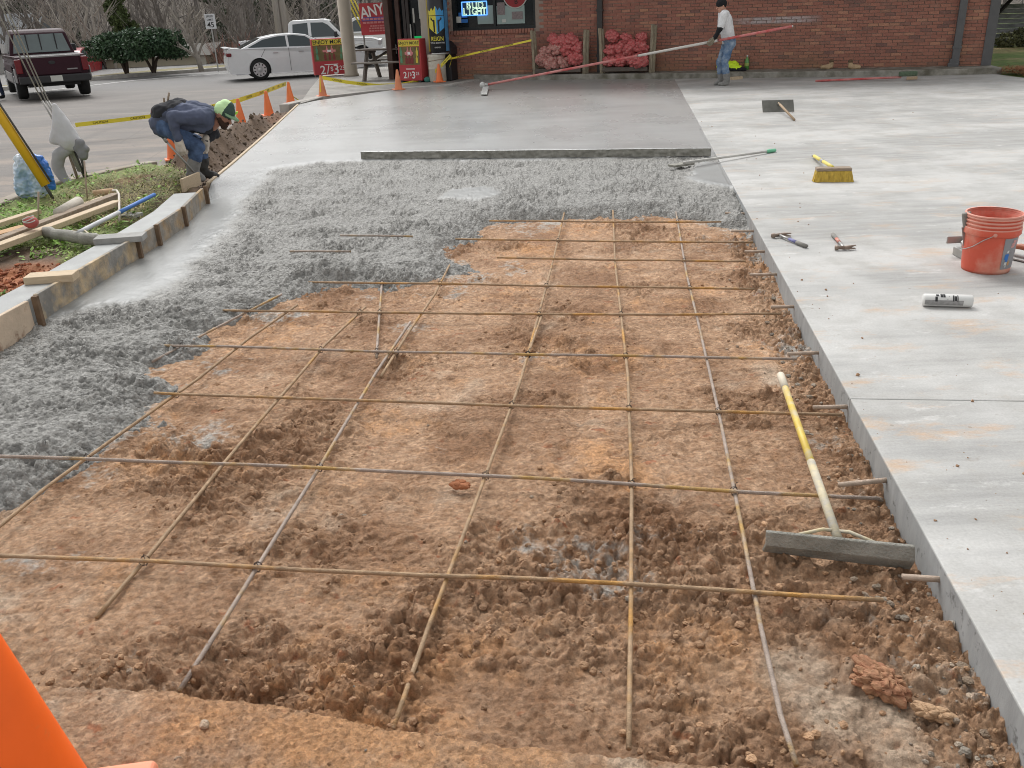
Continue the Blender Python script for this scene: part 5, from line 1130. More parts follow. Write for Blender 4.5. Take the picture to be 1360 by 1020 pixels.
# ------------------------------------------------------------------ caution tape
M_TAPE = mat('yellow caution tape', (.78, .66, .06), .45, var=.05)
def tape(label, pts, w_=.075, sag=.0, every=.62, tw=0.):
    pts = [Vector(p) for p in pts]; Q = []
    for a, b_ in zip(pts[:-1], pts[1:]):
        for i in range(10): t = i/10; Q.append(a.lerp(b_, t)-Vector((0, 0, sag*4*t*(1-t))))
    Q.append(pts[-1]); L_ = [0.]
    for a, b_ in zip(Q[:-1], Q[1:]): L_.append(L_[-1]+(b_-a).length)
    L_ = np.array(L_); QA = np.array(Q)
    def at(s, v, off=0.):
        p = Vector([np.interp(s, L_, QA[:, i]) for i in range(3)]); q = Vector([np.interp(min(s+.05, L_[-1]), L_, QA[:, i]) for i in range(3)])-Vector([np.interp(max(s-.05, 0), L_, QA[:, i]) for i in range(3)])
        q.normalize(); a_ = .5*math.sin(s*1.7+tw)*(1 if tw else .35)+.1
        n = Vector((q.y, -q.x, 0)).normalized(); up = Vector((0, 0, 1)); u_ = (up*math.cos(a_)+n*math.sin(a_)); nn = (n*math.cos(a_)-up*math.sin(a_))
        return p+u_*v+nn*off
    mb = MB(); k = max(8, int(L_[-1]/.12)); vs = []
    for i in range(k+1):
        s = L_[-1]*i/k; vs += [at(s, -w_/2), at(s, w_/2)]
    mb.add(vs, [(2*i, 2*i+2, 2*i+3, 2*i+1) for i in range(k)]); o = mb.build('caution_tape', M_TAPE, None, True, label=label, cat='caution tape', group='yellow caution tape strung round the site')
    v, f = text_geo('CAUTION', .055, .008); m2 = MB(); s = .4; inv = o.location
    while s < L_[-1]-.3:
        m2.add([tuple(at(s+x, y, .003)-inv) for x, y, z in v], f); s += every
    if m2.v: obj('lettering', m2.mesh(M_BLK), o)
yl = G(321, 167, -.1).y
tape('caution tape passing behind the crouching worker to the cone by his cap', [D(100, 166, 15.5), D(150, 160.5, 15.8), D(204, 154, 16.2), D(262, 146, 16.6), D(319, 132.5, 17.0)], .07)
tape('caution tape stretched between the three cones on the soil heap', [D(319, 132.5, 17.0), D(348, 123, 18.0), D(380, 111, 20.9)], .085)
tape('loose end of caution tape hanging from the far cone to the ground', [D(380, 111, 20.9), D(389, 128, 20.8), D(402, 137, 20.4)], .08, tw=1.)
fy = G(429, 128, 0).y
tape('caution tape drooping from the corner cone past the picnic table to the red sign', [D(427, 103, 22.5), D(460, 109, 22.8), D(498, 113.5, 22.9), D(530, 113, 23.0), D(569, 105.5, 23.4)], .085)
qa, qz = wallp(715, 52)
t_end = WA+wdir*qa-Vector((-wdir.y, wdir.x, 0))*.55+Vector((0, 0, qz)); t_st = D(594, 79, 23.1)
tape('caution tape running from the black bin along the brick wall to the wood rack', [t_st, t_st.lerp(t_end, .5), t_end], .045, tw=2.)
tape('knotted tail of caution tape between the white drum and the black bin', [D(578, 95, 22.9), D(588, 85, 22.95), D(599, 73, 23.05), D(600, 80, 23.05), D(597, 88, 23.0)], .09, tw=3.)

# ------------------------------------------------------------------ in front of the shop: signs, picnic table, drum, bin
M_SGRED = mat('red sign face', (.40, .035, .045), .45, var=.08, scale=3); M_SGRED2 = mat('red sign frame', (.52, .07, .075), .45, var=.06); M_SGYEL = mat('yellow header', (.62, .50, .06), .5, var=.05)
M_SGWH = mat('white lettering', (.75, .74, .72), .5, var=0); M_BOTG = mat('green bottle print', (.10, .26, .15), .5, var=.2, scale=20); M_CUP = mat('dark red cup print', (.20, .03, .03), .5, var=.2, scale=20); M_SGPK = mat('pale red print', (.60, .22, .22), .5, var=.1, scale=20)
def sidewalk_sign(label, loc, rz, w_, h, d_):
    t = thing('sidewalk_sign', label, 'sign', loc, rz, 'red drink signs by the shop')
    mb = MB(); mb.box((0, d_/2, h/2+.04), (w_, d_, h), taper=(1, .8)); fr = mb.build('sign_body', M_SGRED2, t, bevel=.012)
    tiltm = Matrix.Translation((0, .0, .04)) @ Matrix.Rotation(-math.atan(d_*.1/h), 4, 'X')
    def pan(nm, m_, x, z, ww, hh, off, lab=None):
        m2 = MB(); m2.box((x*w_, -off, z*h), (ww*w_, .004, hh*h), tiltm); return m2.build(nm, m_, t)
    pan('poster', M_SGRED, 0, .5, .94, .95, .004); pan('header', M_SGYEL, 0, .90, .93, .15, .008); pan('poster_side', mat('dark poster ground', (.16, .12, .05), .6, var=.3, scale=9), 0, .60, .90, .43, .007)
    m2 = MB(); put_text(m2, 'ENJOY MORE', .092*w_/.6, tiltm @ FR(0, .90*h, -.0125), .01); m2.build('lettering', M_BLK, t)
    m2 = MB(); put_text(m2, '2', .20*w_/.6, tiltm @ FR(-.24*w_, .13*h, -.0095), .012); put_text(m2, '/', .20*w_/.6, tiltm @ FR(-.09*w_, .13*h, -.0095), .006); put_text(m2, '$', .10*w_/.6, tiltm @ FR(.02*w_, .16*h, -.0095), .006); put_text(m2, '3', .22*w_/.6, tiltm @ FR(.15*w_, .13*h, -.0095), .012); put_text(m2, '25', .10*w_/.6, tiltm @ FR(.33*w_, .17*h, -.0095), .006)
    m2.box((.02*w_, -.008, .285*h), (.40*w_, .004, .022*h), tiltm); m2.build('price', M_SGWH, t)
    def bottle(m_, x, z, s):
        m2 = MB(); pr = [(-.5, 0), (.5, 0), (.5, .55), (.2, .72), (.2, 1), (-.2, 1), (-.2, .72), (-.5, .55)]
        m2.prism([(a*s*.32, b_*s) for a, b_ in pr], .004, tiltm @ Matrix.Translation((x*w_, -.011, z*h)) @ Matrix.Rotation(math.radians(90), 4, 'X')); m2.build('bottle_print', m_, t)
    for x, z in ((-.36, .43), (-.36, .60)): bottle(M_BOTG, x, z, .2)
    for x, z in ((.34, .43), (.36, .60)): bottle(M_SGYEL if w_ < .75 else M_BOTG, x, z, .19)
    for x in (-.13, .0, .13): bottle(M_CUP, x, .41, .22)
    for x in (-.13, .0, .13): pan('cup_label', M_SGPK if x else M_SGWH, x, .66, .12, .06, .015)
    for x in (-.06, .08): bottle(M_SGPK, x, .60, .20)
    for x in (-w_/2+.06, w_/2-.06):
        m2 = MB(); m2.box((x, d_/2, .025), (.07, d_*1.05, .05)); m2.build('foot', M_BLKP, t)
sidewalk_sign('red and yellow drink sign left of the canopy column, partly hidden by it', G(441, 101, .01), math.radians(16), .98, .98, .30)
sidewalk_sign('red and yellow drink sign in front of the entrance, standing right of the picnic table', G(546, 109.5, .01), math.radians(-26), .64, .98, .36)
mb = MB(); q = G(568, 109, .01); mb.ball(q+Vector((0, 0, .06)), (.09, .09, .07)); mb.build('sandbag', mat('teal cloth weight', (.05, .20, .17), .8, var=.2), None, True, label='small teal weight on the ground at the corner of the right drink sign', cat='weight')
M_TABLE = mat('weathered picnic wood', (.115, .095, .08), .85, var=.3, scale=7, bump=.4, bscale=70, stretch=(1, 6, 6)); M_TABLE2 = mat('greyed bench plank', (.20, .18, .16), .85, var=.25, scale=7, bump=.4, stretch=(1, 6, 6))
t = thing('picnic_table', 'weathered dark wooden picnic table between the column and the right drink sign', 'picnic table', G(524, 105, .01)+Vector((.0, .25, 0)), math.radians(-9)); TL = 1.85
for k in range(5):
    mb = MB(); mb.box((0, (k-2)*.148, .75), (TL, .14, .04)); mb.build('top_plank', M_TABLE, t, bevel=.006)
for s in (-1, 1):
    for k in (0, 1):
        mb = MB(); mb.box((0, s*(.62+k*.148), .45), (TL, .14, .04)); mb.build('bench_plank', M_TABLE2, t, bevel=.006)
for x in (-TL/2+.28, TL/2-.28):
    for s in (-1, 1):
        mb = MB(); mb.tube([(x, s*.22, .73), (x, s*.74, 0)], .058, 4, flat=.62); mb.build('leg', M_TABLE, t)
    mb = MB(); mb.box((x+.05, 0, .42), (.04, 1.5, .09)); mb.build('bench_bearer', M_TABLE, t, bevel=.005)
    mb = MB(); mb.box((x+.05, 0, .70), (.04, .7, .08)); mb.build('top_bearer', M_TABLE, t, bevel=.005)
    mb = MB(); mb.tube([(x, 0, .44), (x*.15, 0, .72)], .03, 4); mb.build('brace', M_TABLE, t)
# white drum with a can shaped display on it
M_DRUM = mat('off white drum', (.56, .53, .45), .6, var=.12, scale=4, c2=(.42, .37, .29), c2scale=5, c2pos=.62); M_CANB = mat('black can side', (.012, .013, .016), .3, var=.1, scale=3); M_ALU = mat('can aluminium', (.55, .55, .55), .3, metal=.7, var=.05)
dl = G(582, 108, .015); dr_ = thing('drum', 'off white plastic drum under the tall drink can display', 'drum', dl)
mb = MB(); mb.lathe([(.20, 0), (.215, .02), (.215, .30), (.222, .31), (.215, .32), (.215, .56), (.225, .58), (.225, .63), (.20, .64)], 28); mb.build('shell', M_DRUM, dr_, True)
mb = MB(); mb.tube([(.219*math.cos(a*.2618), .219*math.sin(a*.2618), .50+.03*math.sin(a*.2618+2)) for a in range(25)], .008, 5); mb.build('cord', M_OLDW, dr_, True)
cr_, cz0, cz1 = .255, .03, 1.36
cn = thing('can_display', 'tall drink can display in black, yellow and blue lettered REIGN, standing on the white drum', 'display', dl+Vector((.09, 0, .64)), -.10)
mb = MB(); mb.lathe([(.21, 0), (cr_, .06), (cr_, 1.28), (.215, 1.36), (.20, 1.36)], 36); can = mb.build('can_body', M_CANB, cn, True)
for z, r in ((.02, .222), (1.365, .222)):
    mb = MB(); mb.lathe([(r-.02, z-.03), (r+.012, z-.02), (r+.012, z+.03), (r-.02, z+.035)], 36); mb.build('rim', M_ALU, cn, True)
M_EMY = mat('emblem yellow', (.66, .58, .06), .4, var=.04); M_EMB = mat('emblem blue', (.05, .30, .62), .4, var=.04); M_GOLD = mat('gold can edge', (.42, .33, .05), .35, var=.06); M_STEELB = mat('steel blue can edge', (.07, .20, .36), .35, var=.05)
def bent(x, z, off=.005): a = -math.pi/2+x/cr_; r = cr_+off; return (r*math.cos(a), r*math.sin(a), z)
def band(nm, m_, x0, x1, lo, hi, off=.005, k=10):
    mb = MB(); vs = []
    for i in range(k+1):
        x = x0+(x1-x0)*i/k; vs += [bent(x, lo(x), off), bent(x, hi(x), off)]
    mb.add(vs, [(2*i, 2*i+2, 2*i+3, 2*i+1) for i in range(k)]); return mb.build(nm, m_, can, True)
band('edge_band', M_GOLD, -.36, -.235, lambda x: .07, lambda x: 1.27, .003); band('edge_band', M_STEELB, .215, .36, lambda x: .07, lambda x: 1.27, .003)
et = lambda x: np.interp(abs(x), [0, .06, .10, .15, .19, .215], [1.10, .99, 1.06, .98, 1.0, 1.06]); eb = lambda x: np.interp(abs(x), [0, .215], [.46, .62])
band('emblem_half', M_EMY, -.2, 0, eb, et, k=20); band('emblem_half', M_EMB, 0, .2, eb, et, k=20)
for s in (-1, 1):
    mb = MB(); q = [(.035, .52), (.07, .50), (.075, .74), (.14, .80), (.13, .85), (.035, .78)]; mb.add([bent(s*x, z, .008) for x, z in q], [(0, 1, 2, 5), (2, 3, 4, 5)]); mb.build('emblem_slot', M_CANB, can)
for s in (-1, 1): band('emblem_band', M_CANB, min(0, s*.2), max(0, s*.2), lambda x: .875, lambda x: .888, .008)
def can_text(s, size, z, m_, bold=.0, sx=1.):
    v, f = text_geo(s, size, bold); mb = MB(); mb.add([bent(x*sx, z+y, .007) for x, y, _ in v], f); mb.build('lettering', m_, can)
can_text('REIGN', .14, .355, M_EMY, .012, .80); can_text('TOTAL BODY FUEL', .045, .265, M_SGWH, .004); can_text('ENERGY', .042, .16, M_SGWH, .002)
bn = thing('trash_bin', 'black square trash bin with a domed lid against the brick wall', 'bin', WM @ Vector((.17, -.30, .015)), wang)
mb = MB(); mb.box((0, 0, .30), (.42, .42, .60), taper=(.97, .97)); mb.build('body', M_BLKP, bn, bevel=.02)
mb = MB(); mb.box((0, 0, .70), (.45, .45, .20)); mb.build('hood', M_BLKP, bn, bevel=.03); mb = MB(); mb.box((0, 0, .86), (.44, .44, .14), taper=(.6, .6)); mb.build('lid', M_BLKP, bn, bevel=.03)
mb = MB(); mb.box((0, -.222, .40), (.26, .02, .15)); mb.build('opening', M_BLK, bn, bevel=.004); mb = MB(); mb.ball((.02, -.22, .66), (.07, .03, .07)); mb.build('knob', M_CREAM, bn, True)

# ------------------------------------------------------------------ firewood racks
M_POSTW = mat('split grey post', (.24, .205, .15), .9, var=.3, scale=8, bump=.6, bscale=50, stretch=(5, 5, 1), c2=(.36, .31, .22), c2scale=5)
M_NET = mat('red mesh bag', (.62, .11, .115), .75, var=.35, scale=22, bump=.9, bscale=90, c2=(.62, .30, .27), c2scale=9, c2pos=.54, c2soft=.08)
M_NETP = mat('red mesh over pale logs', (.54, .17, .155), .8, var=.4, scale=22, bump=.9, bscale=90, c2=(.62, .44, .37), c2scale=9, c2pos=.52, c2soft=.08)
def bag_mesh(seed, m_):
    bm = bmesh.new(); bmesh.ops.create_icosphere(bm, subdivisions=4, radius=1); o_ = Vector((seed*3.7, seed*1.3, seed*7.1))
    for v in bm.verts:
        d0 = mnoise.voronoi(v.co*1.55+o_)[0]; b_ = math.sqrt(max(0, 1-(d0[0]/.72)**2)); c_ = v.co.normalized()
        r = .76+.34*b_-.12*(1 if d0[1]-d0[0] < .10 else 0)+.05*mnoise.noise(v.co*5+o_)
        v.co = Vector((c_.x*r, c_.y*r, c_.z*r*.86))
    me = bpy.data.meshes.new('bag'); bm.to_mesh(me); bm.free(); me.materials.append(m_); me.polygons.foreach_set('use_smooth', [True]*len(me.polygons)); return me
BAGS = [bag_mesh(i, M_NET) for i in range(5)]+[bag_mesh(i+9, M_NETP) for i in range(3)]
def rack(side, pxl, pxr, top_l, top_r, tops):
    a0 = wallp(pxl, 90)[0]-.0; a1 = wallp(pxr, 90)[0]; a0 -= .0
    t = thing('wood_rack', f'rough firewood rack with two split posts, {side}', 'rack', WM @ Vector(((a0+a1)/2, -.34, .12)), wang, 'firewood racks against the wall')
    L_ = a1-a0
    for x, h, tilt in ((-L_/2, top_l, -.05), (L_/2, top_r, .03)):
        mb = MB(); mb.tube([(x, -.03, 0), (x+tilt*.3, -.03, h*.5), (x+tilt, -.03, h)], [.055, .05, .045], 5); mb.tube([(x+.05, .02, .0), (x+.06+tilt, .02, h*.98)], [.04, .035], 5); mb.build('post', M_POSTW, t)
    for y in (-.16, .16):
        mb = MB(); mb.box((0, y, .09), (L_-.1, .05, .09)); mb.build('base_rail', M_TABLE, t, bevel=.008)
    names = ['bottom', 'middle', 'top']; cols = ['left', 'center-left', 'center-right', 'right']
    for rI, row in enumerate(tops):
        for cI, (x, s, ki) in enumerate(row):
            w_ = L_/2-.17; p = WM @ Vector(((a0+a1)/2+x*w_+rnd.uniform(-.05, .05), -.36+rnd.uniform(-.08, .06), .12+.29+rI*.245+rnd.uniform(-.05, .05)))
            o = obj('firewood_bag', BAGS[ki], None, p); o.scale = (.215*s*rnd.uniform(.88, 1.12), .2*s, .19*s*rnd.uniform(.85, 1.15)); o.rotation_euler = (rnd.uniform(-.5, .5), rnd.uniform(-.6, .6), rnd.uniform(0, 6))
            pos_ = ['far left', 'left of centre', 'right of centre', 'far right'][cI] if len(row) == 4 else (['left', 'middle', 'right'][cI] if len(row) == 3 else ['left', 'right'][cI] if len(row) == 2 else 'peak')
            tag(o, f'net firewood bag, {pos_} in the {names[rI]} row, rack {side}', 'firewood bag', 'firewood bags in the racks')
rack('beside the window', 716, 781, 1.0, .98, [[(-.95, .95, 5), (-.36, 1.0, 6), (.25, 1.0, 7), (.9, .9, 0)], [(-.72, .9, 6), (-.1, 1., 5), (.45, 1., 1), (.95, .9, 2)], [(-.25, 1.08, 3), (.25, .92, 0), (.78, .95, 4)]])
rack('right of the downspout', 804, 868, 1.0, 1.04, [[(-.85, .92, 1), (-.3, .98, 0), (.3, 1., 2), (.9, .95, 3)], [(-.9, .95, 4), (-.28, 1., 2), (.32, 1., 1), (.92, .98, 0)], [(-.75, .8, 3), (.1, .75, 4), (.85, .72, 1)]])
# jacket, bottle, boots on the kerb
M_HIV = mat('hi vis yellow cloth', (.62, .85, .03), .7, var=.12, scale=9); M_DKC = mat('black cloth', (.018, .018, .022), .9, var=.2)
aj, _ = wallp(966, 88); j0 = WM @ Vector((aj, -.50, .12)); d_ = wdir
mb = MB(); mb.cap(j0+Vector((0, .2, .10)), j0+d_*.25+Vector((0, .2, .10)), .13, .12); mb.cap(j0+d_*.2+Vector((0, .15, .06)), j0+d_*.48+Vector((0, .12, .03)), .10, .05); mb.cap(j0+d_*(-.05)+Vector((0, .2, .05)), j0+d_*.1+Vector((0, .1, .02)), .08, .05)
bones = [(j0+Vector((0, .2, .17)), j0+d_*.3+Vector((0, .2, .15)), .13, 0), (j0+d_*.15+Vector((0, .0, .10)), j0+d_*.3+Vector((0, .05, .16)), .06, 0), (j0+d_*.35+Vector((0, .1, .1)), j0+d_*.36+Vector((0, .1, .12)), .05, 0), (j0+d_*.42+Vector((0, .1, .02)), j0+d_*.5+Vector((0, .1, .02)), .1, 1), (j0+d_*.12+Vector((0, .08, .0)), j0+d_*.2+Vector((0, .08, .0)), .07, 1)]
soft(mb, .015, None, 'jacket', None, 4, .02, 11, bones, [M_HIV, M_DKC], label='crumpled yellow hi-vis and black jacket on the kerb behind the worker', cat='jacket')
t = thing('bottle', 'green plastic bottle standing on the kerb against the bricks', 'bottle', G(993, 93, .12)+Vector((0, .1, 0)))
mb = MB(); mb.lathe([(.035, 0), (.05, .01), (.052, .17), (.035, .23), (.016, .27), (.016, .29)], 16); mb.build('body', mat('green bottle', (.10, .30, .06), .2, var=.1, spec=.7), t, True)
mb = MB(); mb.lathe([(.019, .285), (.019, .315)], 12); mb.build('cap', M_SGWH, t); mb = MB(); mb.lathe([(.0535, .08), (.0535, .15)], 16, cap=False); mb.build('label', mat('lime label', (.35, .45, .12), .5, var=.1), t, True)
M_TAN = mat('tan suede', (.46, .33, .20), .85, var=.2, scale=12); M_TAN2 = mat('brown boot shaft', (.13, .085, .05), .8, var=.2)
for lb, px, fl in (('tan work boot on the kerb, toe to the left, left one of two', 1100, -1), ('tan work boot on the kerb, toe to the right, right one of two', 1132, 1)):
    q = G(px, 92.5, .12)+nin*.12; mb = MB(); a = q-d_*.08*fl*0; mb.cap(q+Vector((0, 0, .05)), q+d_*.13*fl+Vector((0, 0, .045)), .055, .045); mb.cap(q-d_*.05*fl+Vector((0, 0, .06)), q-d_*.05*fl+Vector((0, 0, .12)), .05, .05)
    o = soft(mb, .010, M_TAN, 'work_boot', None, 4, .005, 20, label=lb, cat='boot', group='boots left on the kerb')
    mb = MB(); mb.lathe([(.045, .0), (.05, .03), (.035, .06), (.03, .02)], 12, Matrix.Translation(q-d_*.05*fl+Vector((0, 0, .14)))); mb.build('collar', M_TAN2, o, True, world=True)
# ------------------------------------------------------------------ bull float with its long pole
M_MAG = mat('wet magnesium', (.52, .52, .50), .4, metal=.2, var=.1)
t = thing('bull_float', 'bull float plate with a very long red and white pole on the wet slab', 'bull float', G(643, 119, .005))
q = [G(638.5, 126, .02), G(647, 126, .02), G(649.5, 115.5, .05), G(642, 115, .05)]; mb = MB(); mb.plate(q, .03); mb.build('plate', M_MAG, t, bevel=.006, world=True)
s0 = G(644, 115.5, .06); p0 = D(648, 112.2, s0.y); hp = D(944.5, 55.5, 18.72)
mb = MB(); mb.tube([s0, p0+Vector((-.1, 0, .0)), p0], .035, 8); mb.ball(D(641, 113, s0.y), .07); mb.build('swivel', M_MAG, t, True, world=True)
dd = hp-p0
def on_pole(px):
    lo, hi = -1., 4.
    for _ in range(40):
        m_ = (lo+hi)/2; c = np.array(p0+dd*m_)-np.array([0, 0, CH]); x = 680+FPX*(c@cR)/(c@cF)
        if x < px: lo = m_
        else: hi = m_
    return p0+dd*lo
for a, b_, m_ in ((648, 848, M_REDP), (846, 955, M_WHTP), (953, 1052, M_REDP)):
    mb = MB(); mb.tube([on_pole(a), on_pole(b_)], .026, 10); mb.build('pole_section', m_, t, True, world=True)
mb = MB(); mb.tube([on_pole(1051), on_pole(1053.5)], .02, 8); mb.build('pole_end', M_MAG, t, True, world=True)

# ------------------------------------------------------------------ people
M_SKIN = mat('skin', (.50, .27, .19), .6, var=.06, scale=20); M_SKIN2 = mat('tanned skin', (.36, .175, .12), .6, var=.08, scale=20)
M_TEE = mat('white cotton', (.68, .68, .69), .9, var=.05, scale=5); M_JEAN = mat('worn jeans', (.10, .17, .29), .9, var=.2, scale=7, c2=(.27, .33, .40), c2scale=7, c2pos=.56, c2soft=.12); M_JEAN2 = mat('blue jeans', (.05, .08, .15), .9, var=.25, scale=9, c2=(.10, .16, .29), c2scale=8, c2soft=.12)
M_BOOTG = mat('cement grey boots', (.23, .225, .215), .85, var=.25, scale=14, bump=.3); M_BLKC = mat('black knit', (.012, .012, .014), .95, var=.2); M_GLOVE = mat('dirty work glove', (.22, .19, .14), .9, var=.2, scale=16); M_GLOVEW = mat('off white glove', (.56, .50, .43), .9, var=.15, scale=16)
M_NAVY = mat('slate blue jersey', (.085, .10, .155), .9, var=.2, scale=6); M_VEST = mat('black vest', (.02, .021, .026), .85, var=.25); M_GREYH = mat('grey hoodie', (.11, .11, .115), .95, var=.15)
M_EYE = mat('dark eye', (.02, .015, .012), .3, var=0)
def hand(parent, wrist, fwd, side, curl, m_, s=1., name='glove'):
    fwd = V(fwd).normalized(); side = V(side); side = (side-fwd*side.dot(fwd)).normalized(); cu = V(curl); cu = (cu-fwd*cu.dot(fwd)-side*cu.dot(side)).normalized()
    mb = MB(); W_ = V(wrist)
    mb.cap(W_-fwd*.03*s, W_+fwd*.02*s, .034*s, .032*s)
    for k in (-.5, 0, .5): mb.cap(W_+side*k*.045*s, W_+fwd*.085*s+side*k*.062*s, .021*s, .019*s, 8)
    for k, (off, ln) in enumerate(((-.036, .036), (-.012, .042), (.012, .040), (.034, .032))):
        a = W_+fwd*.09*s+side*off*s; b_ = a+fwd*ln*.75*s+cu*ln*.55*s; c_ = b_+cu*ln*.9*s-fwd*.004*s; e_ = c_+cu*ln*.25*s-fwd*ln*.6*s
        mb.cap(a, b_, .0125*s, .0115*s, 8); mb.cap(b_, c_, .0115*s, .0105*s, 8); mb.cap(c_, e_, .0105*s, .009*s, 8)
    a = W_+fwd*.03*s-side*.03*s+cu*.01*s; b_ = a+fwd*.035*s-side*.018*s+cu*.03*s; mb.cap(a, b_, .016*s, .0135*s, 8); mb.cap(b_, b_+cu*.032*s+fwd*.012*s+side*.008*s, .0135*s, .011*s, 8)
    return soft(mb, .0055, m_, name, parent, 3, .001, 40)
def figure(label, base, segs, mats, voxel=.013, fold=.010):
    t = thing('person', label, 'person', base)
    mb = MB(); bones = []
    for p0, p1, r0, r1, mi, sp_ in segs:
        p0, p1 = V(p0), V(p1)
        for o in ((-sp_, sp_) if sp_ else (0,)):
            w_ = Vector((0, o, 0)); mb.cap(p0+w_, p1+w_, r0, r1)
        bones.append((p0, p1, (r0+r1)/2+sp_*.5, mi))
    soft(mb, voxel, None, 'body', t, 5, fold, 10, bones, mats); return t
def head(t, c, look, up, skin, s=1., beard=None):
    look = V(look).normalized(); up = V(up); up = (up-look*up.dot(look)).normalized(); sd_ = look.cross(up); c = V(c)
    mb = MB(); P_ = lambda a, b_, d: c+look*a*s+up*b_*s+sd_*d*s
    mb.cap(P_(-.012, .025, 0), P_(.012, .018, 0), .086*s, .080*s); mb.cap(P_(.03, -.05, 0), P_(.048, -.078, 0), .052*s, .036*s)
    for k in (-1, 1): mb.cap(P_(.0, -.03, .03*k), P_(.04, -.07, .015*k), .05*s, .032*s); mb.cap(P_(-.008, .008, .078*k), P_(-.012, -.022, .074*k), .018*s, .012*s, 8)
    mb.cap(P_(.082, .012, 0), P_(.104, -.024, 0), .011*s, .015*s, 8); mb.cap(P_(.082, -.052, .012), P_(.082, -.052, -.012), .012*s, .012*s, 8)
    for k in (-1, 1): mb.cap(P_(.075, .032, .03*k), P_(.078, .032, .012*k), .014*s, .012*s, 8)
    mb.cap(P_(-.02, -.05, 0), P_(-.05, -.15, 0), .055*s, .06*s)
    h = soft(mb, .007, skin, 'head', t, 3, .0)
    for k in (-1, 1):
        mb = MB(); mb.ball(P_(.078, .014, .031*k), .0105*s, 8, 6); mb.build('eye', M_EYE, h, True, world=True)
    mb = MB(); mb.box((0, 0, 0), (.008*s, .04*s, .006*s), frame(P_(.094, -.052, 0), look, sd_)); mb.build('mouth', mat('lips', (.30, .12, .10), .6, var=0), h, world=True)
    if beard:
        mb = MB(); mb.cap(P_(.05, -.062, 0), P_(.06, -.09, 0), .047*s, .036*s)
        for k in (-1, 1): mb.cap(P_(.0, -.03, .052*k), P_(.05, -.075, .026*k), .034*s, .032*s)
        mb.cap(P_(.088, -.04, .018), P_(.088, -.04, -.018), .009*s, .009*s, 8)
        soft(mb, .007, beard, 'beard', t, 2, .003, 60)
    return P_
# the worker with the bull float
yb2 = 18.9
def q2(px, py, dy=0.): return D(px, py, yb2+dy)
segs = [(q2(967.5, 54), q2(966, 44), .125, .125, 0, .06), (q2(966, 44), q2(962.5, 27), .125, .135, 0, .075), (q2(962.5, 26), q2(961.5, 20), .13, .10, 0, .08), (q2(961, 17), q2(959.5, 12), .06, .055, 3, 0),
  (q2(961.5, 20, -.17), q2(958, 33, -.21), .085, .068, 0, 0), (q2(958, 33, -.21), q2(956.5, 38.5, -.22), .055, .05, 4, 0), (q2(956.5, 38.5, -.22), q2(948.5, 51.5, -.2), .05, .038, 4, 0),
  (q2(961.5, 20, .17), q2(957, 33, .2), .085, .066, 0, 0), (q2(957, 33, .2), q2(955, 40, .18), .055, .05, 4, 0), (q2(955, 40, .18), q2(949, 51, .02), .05, .038, 4, 0),
  (q2(968.5, 57), q2(967.5, 53), .13, .13, 1, .055),
  (q2(969, 58, -.09), q2(962.5, 83, -.1), .105, .075, 1, 0), (q2(962.5, 83, -.1), q2(964, 96, -.1), .072, .075, 1, 0), (q2(964, 95, -.1), q2(965.5, 107, -.1), .078, .062, 2, 0), (q2(965.5, 109.5, -.1), q2(956.5, 112, -.13), .055, .045, 2, 0),
  (q2(966, 58, .1), q2(956, 82, .1), .105, .075, 1, 0), (q2(956, 82, .1), q2(957, 96, .1), .072, .074, 1, 0), (q2(957, 95, .1), q2(957.5, 106, .1), .076, .06, 2, 0), (q2(957, 108.5, .1), q2(949.5, 111.5, .08), .052, .042, 2, 0)]
w2 = figure('worker in white t-shirt, black beanie and jeans pushing the bull float pole', G(961, 114, 0), segs, [M_TEE, M_JEAN, M_BOOTG, M_SKIN, M_BLKC])
hc = q2(958.3, 8.2); Ph_ = head(w2, hc, (-1, -.12, -.18), (0, 0, 1), M_SKIN)
mb = MB(); mb.cap(Ph_(-.02, .045, 0), Ph_(.012, .05, 0), .098, .094); mb.cap(Ph_(-.03, .09, 0), Ph_(.0, .10, 0), .075, .07)
be = soft(mb, .009, M_BLKC, 'beanie', w2, 4, .002, 30)
hand(w2, q2(948, 52.5, -.2), hp-q2(948, 52.5, -.2)+Vector((0, -.05, 0)), (0, 0, 1), (0, 1, 0), M_GLOVE, 1.1); hand(w2, q2(949, 51.5, .04), (-1, 0, -.6), (0, 0, 1), (0, -1, 0), M_GLOVE, 1.1)
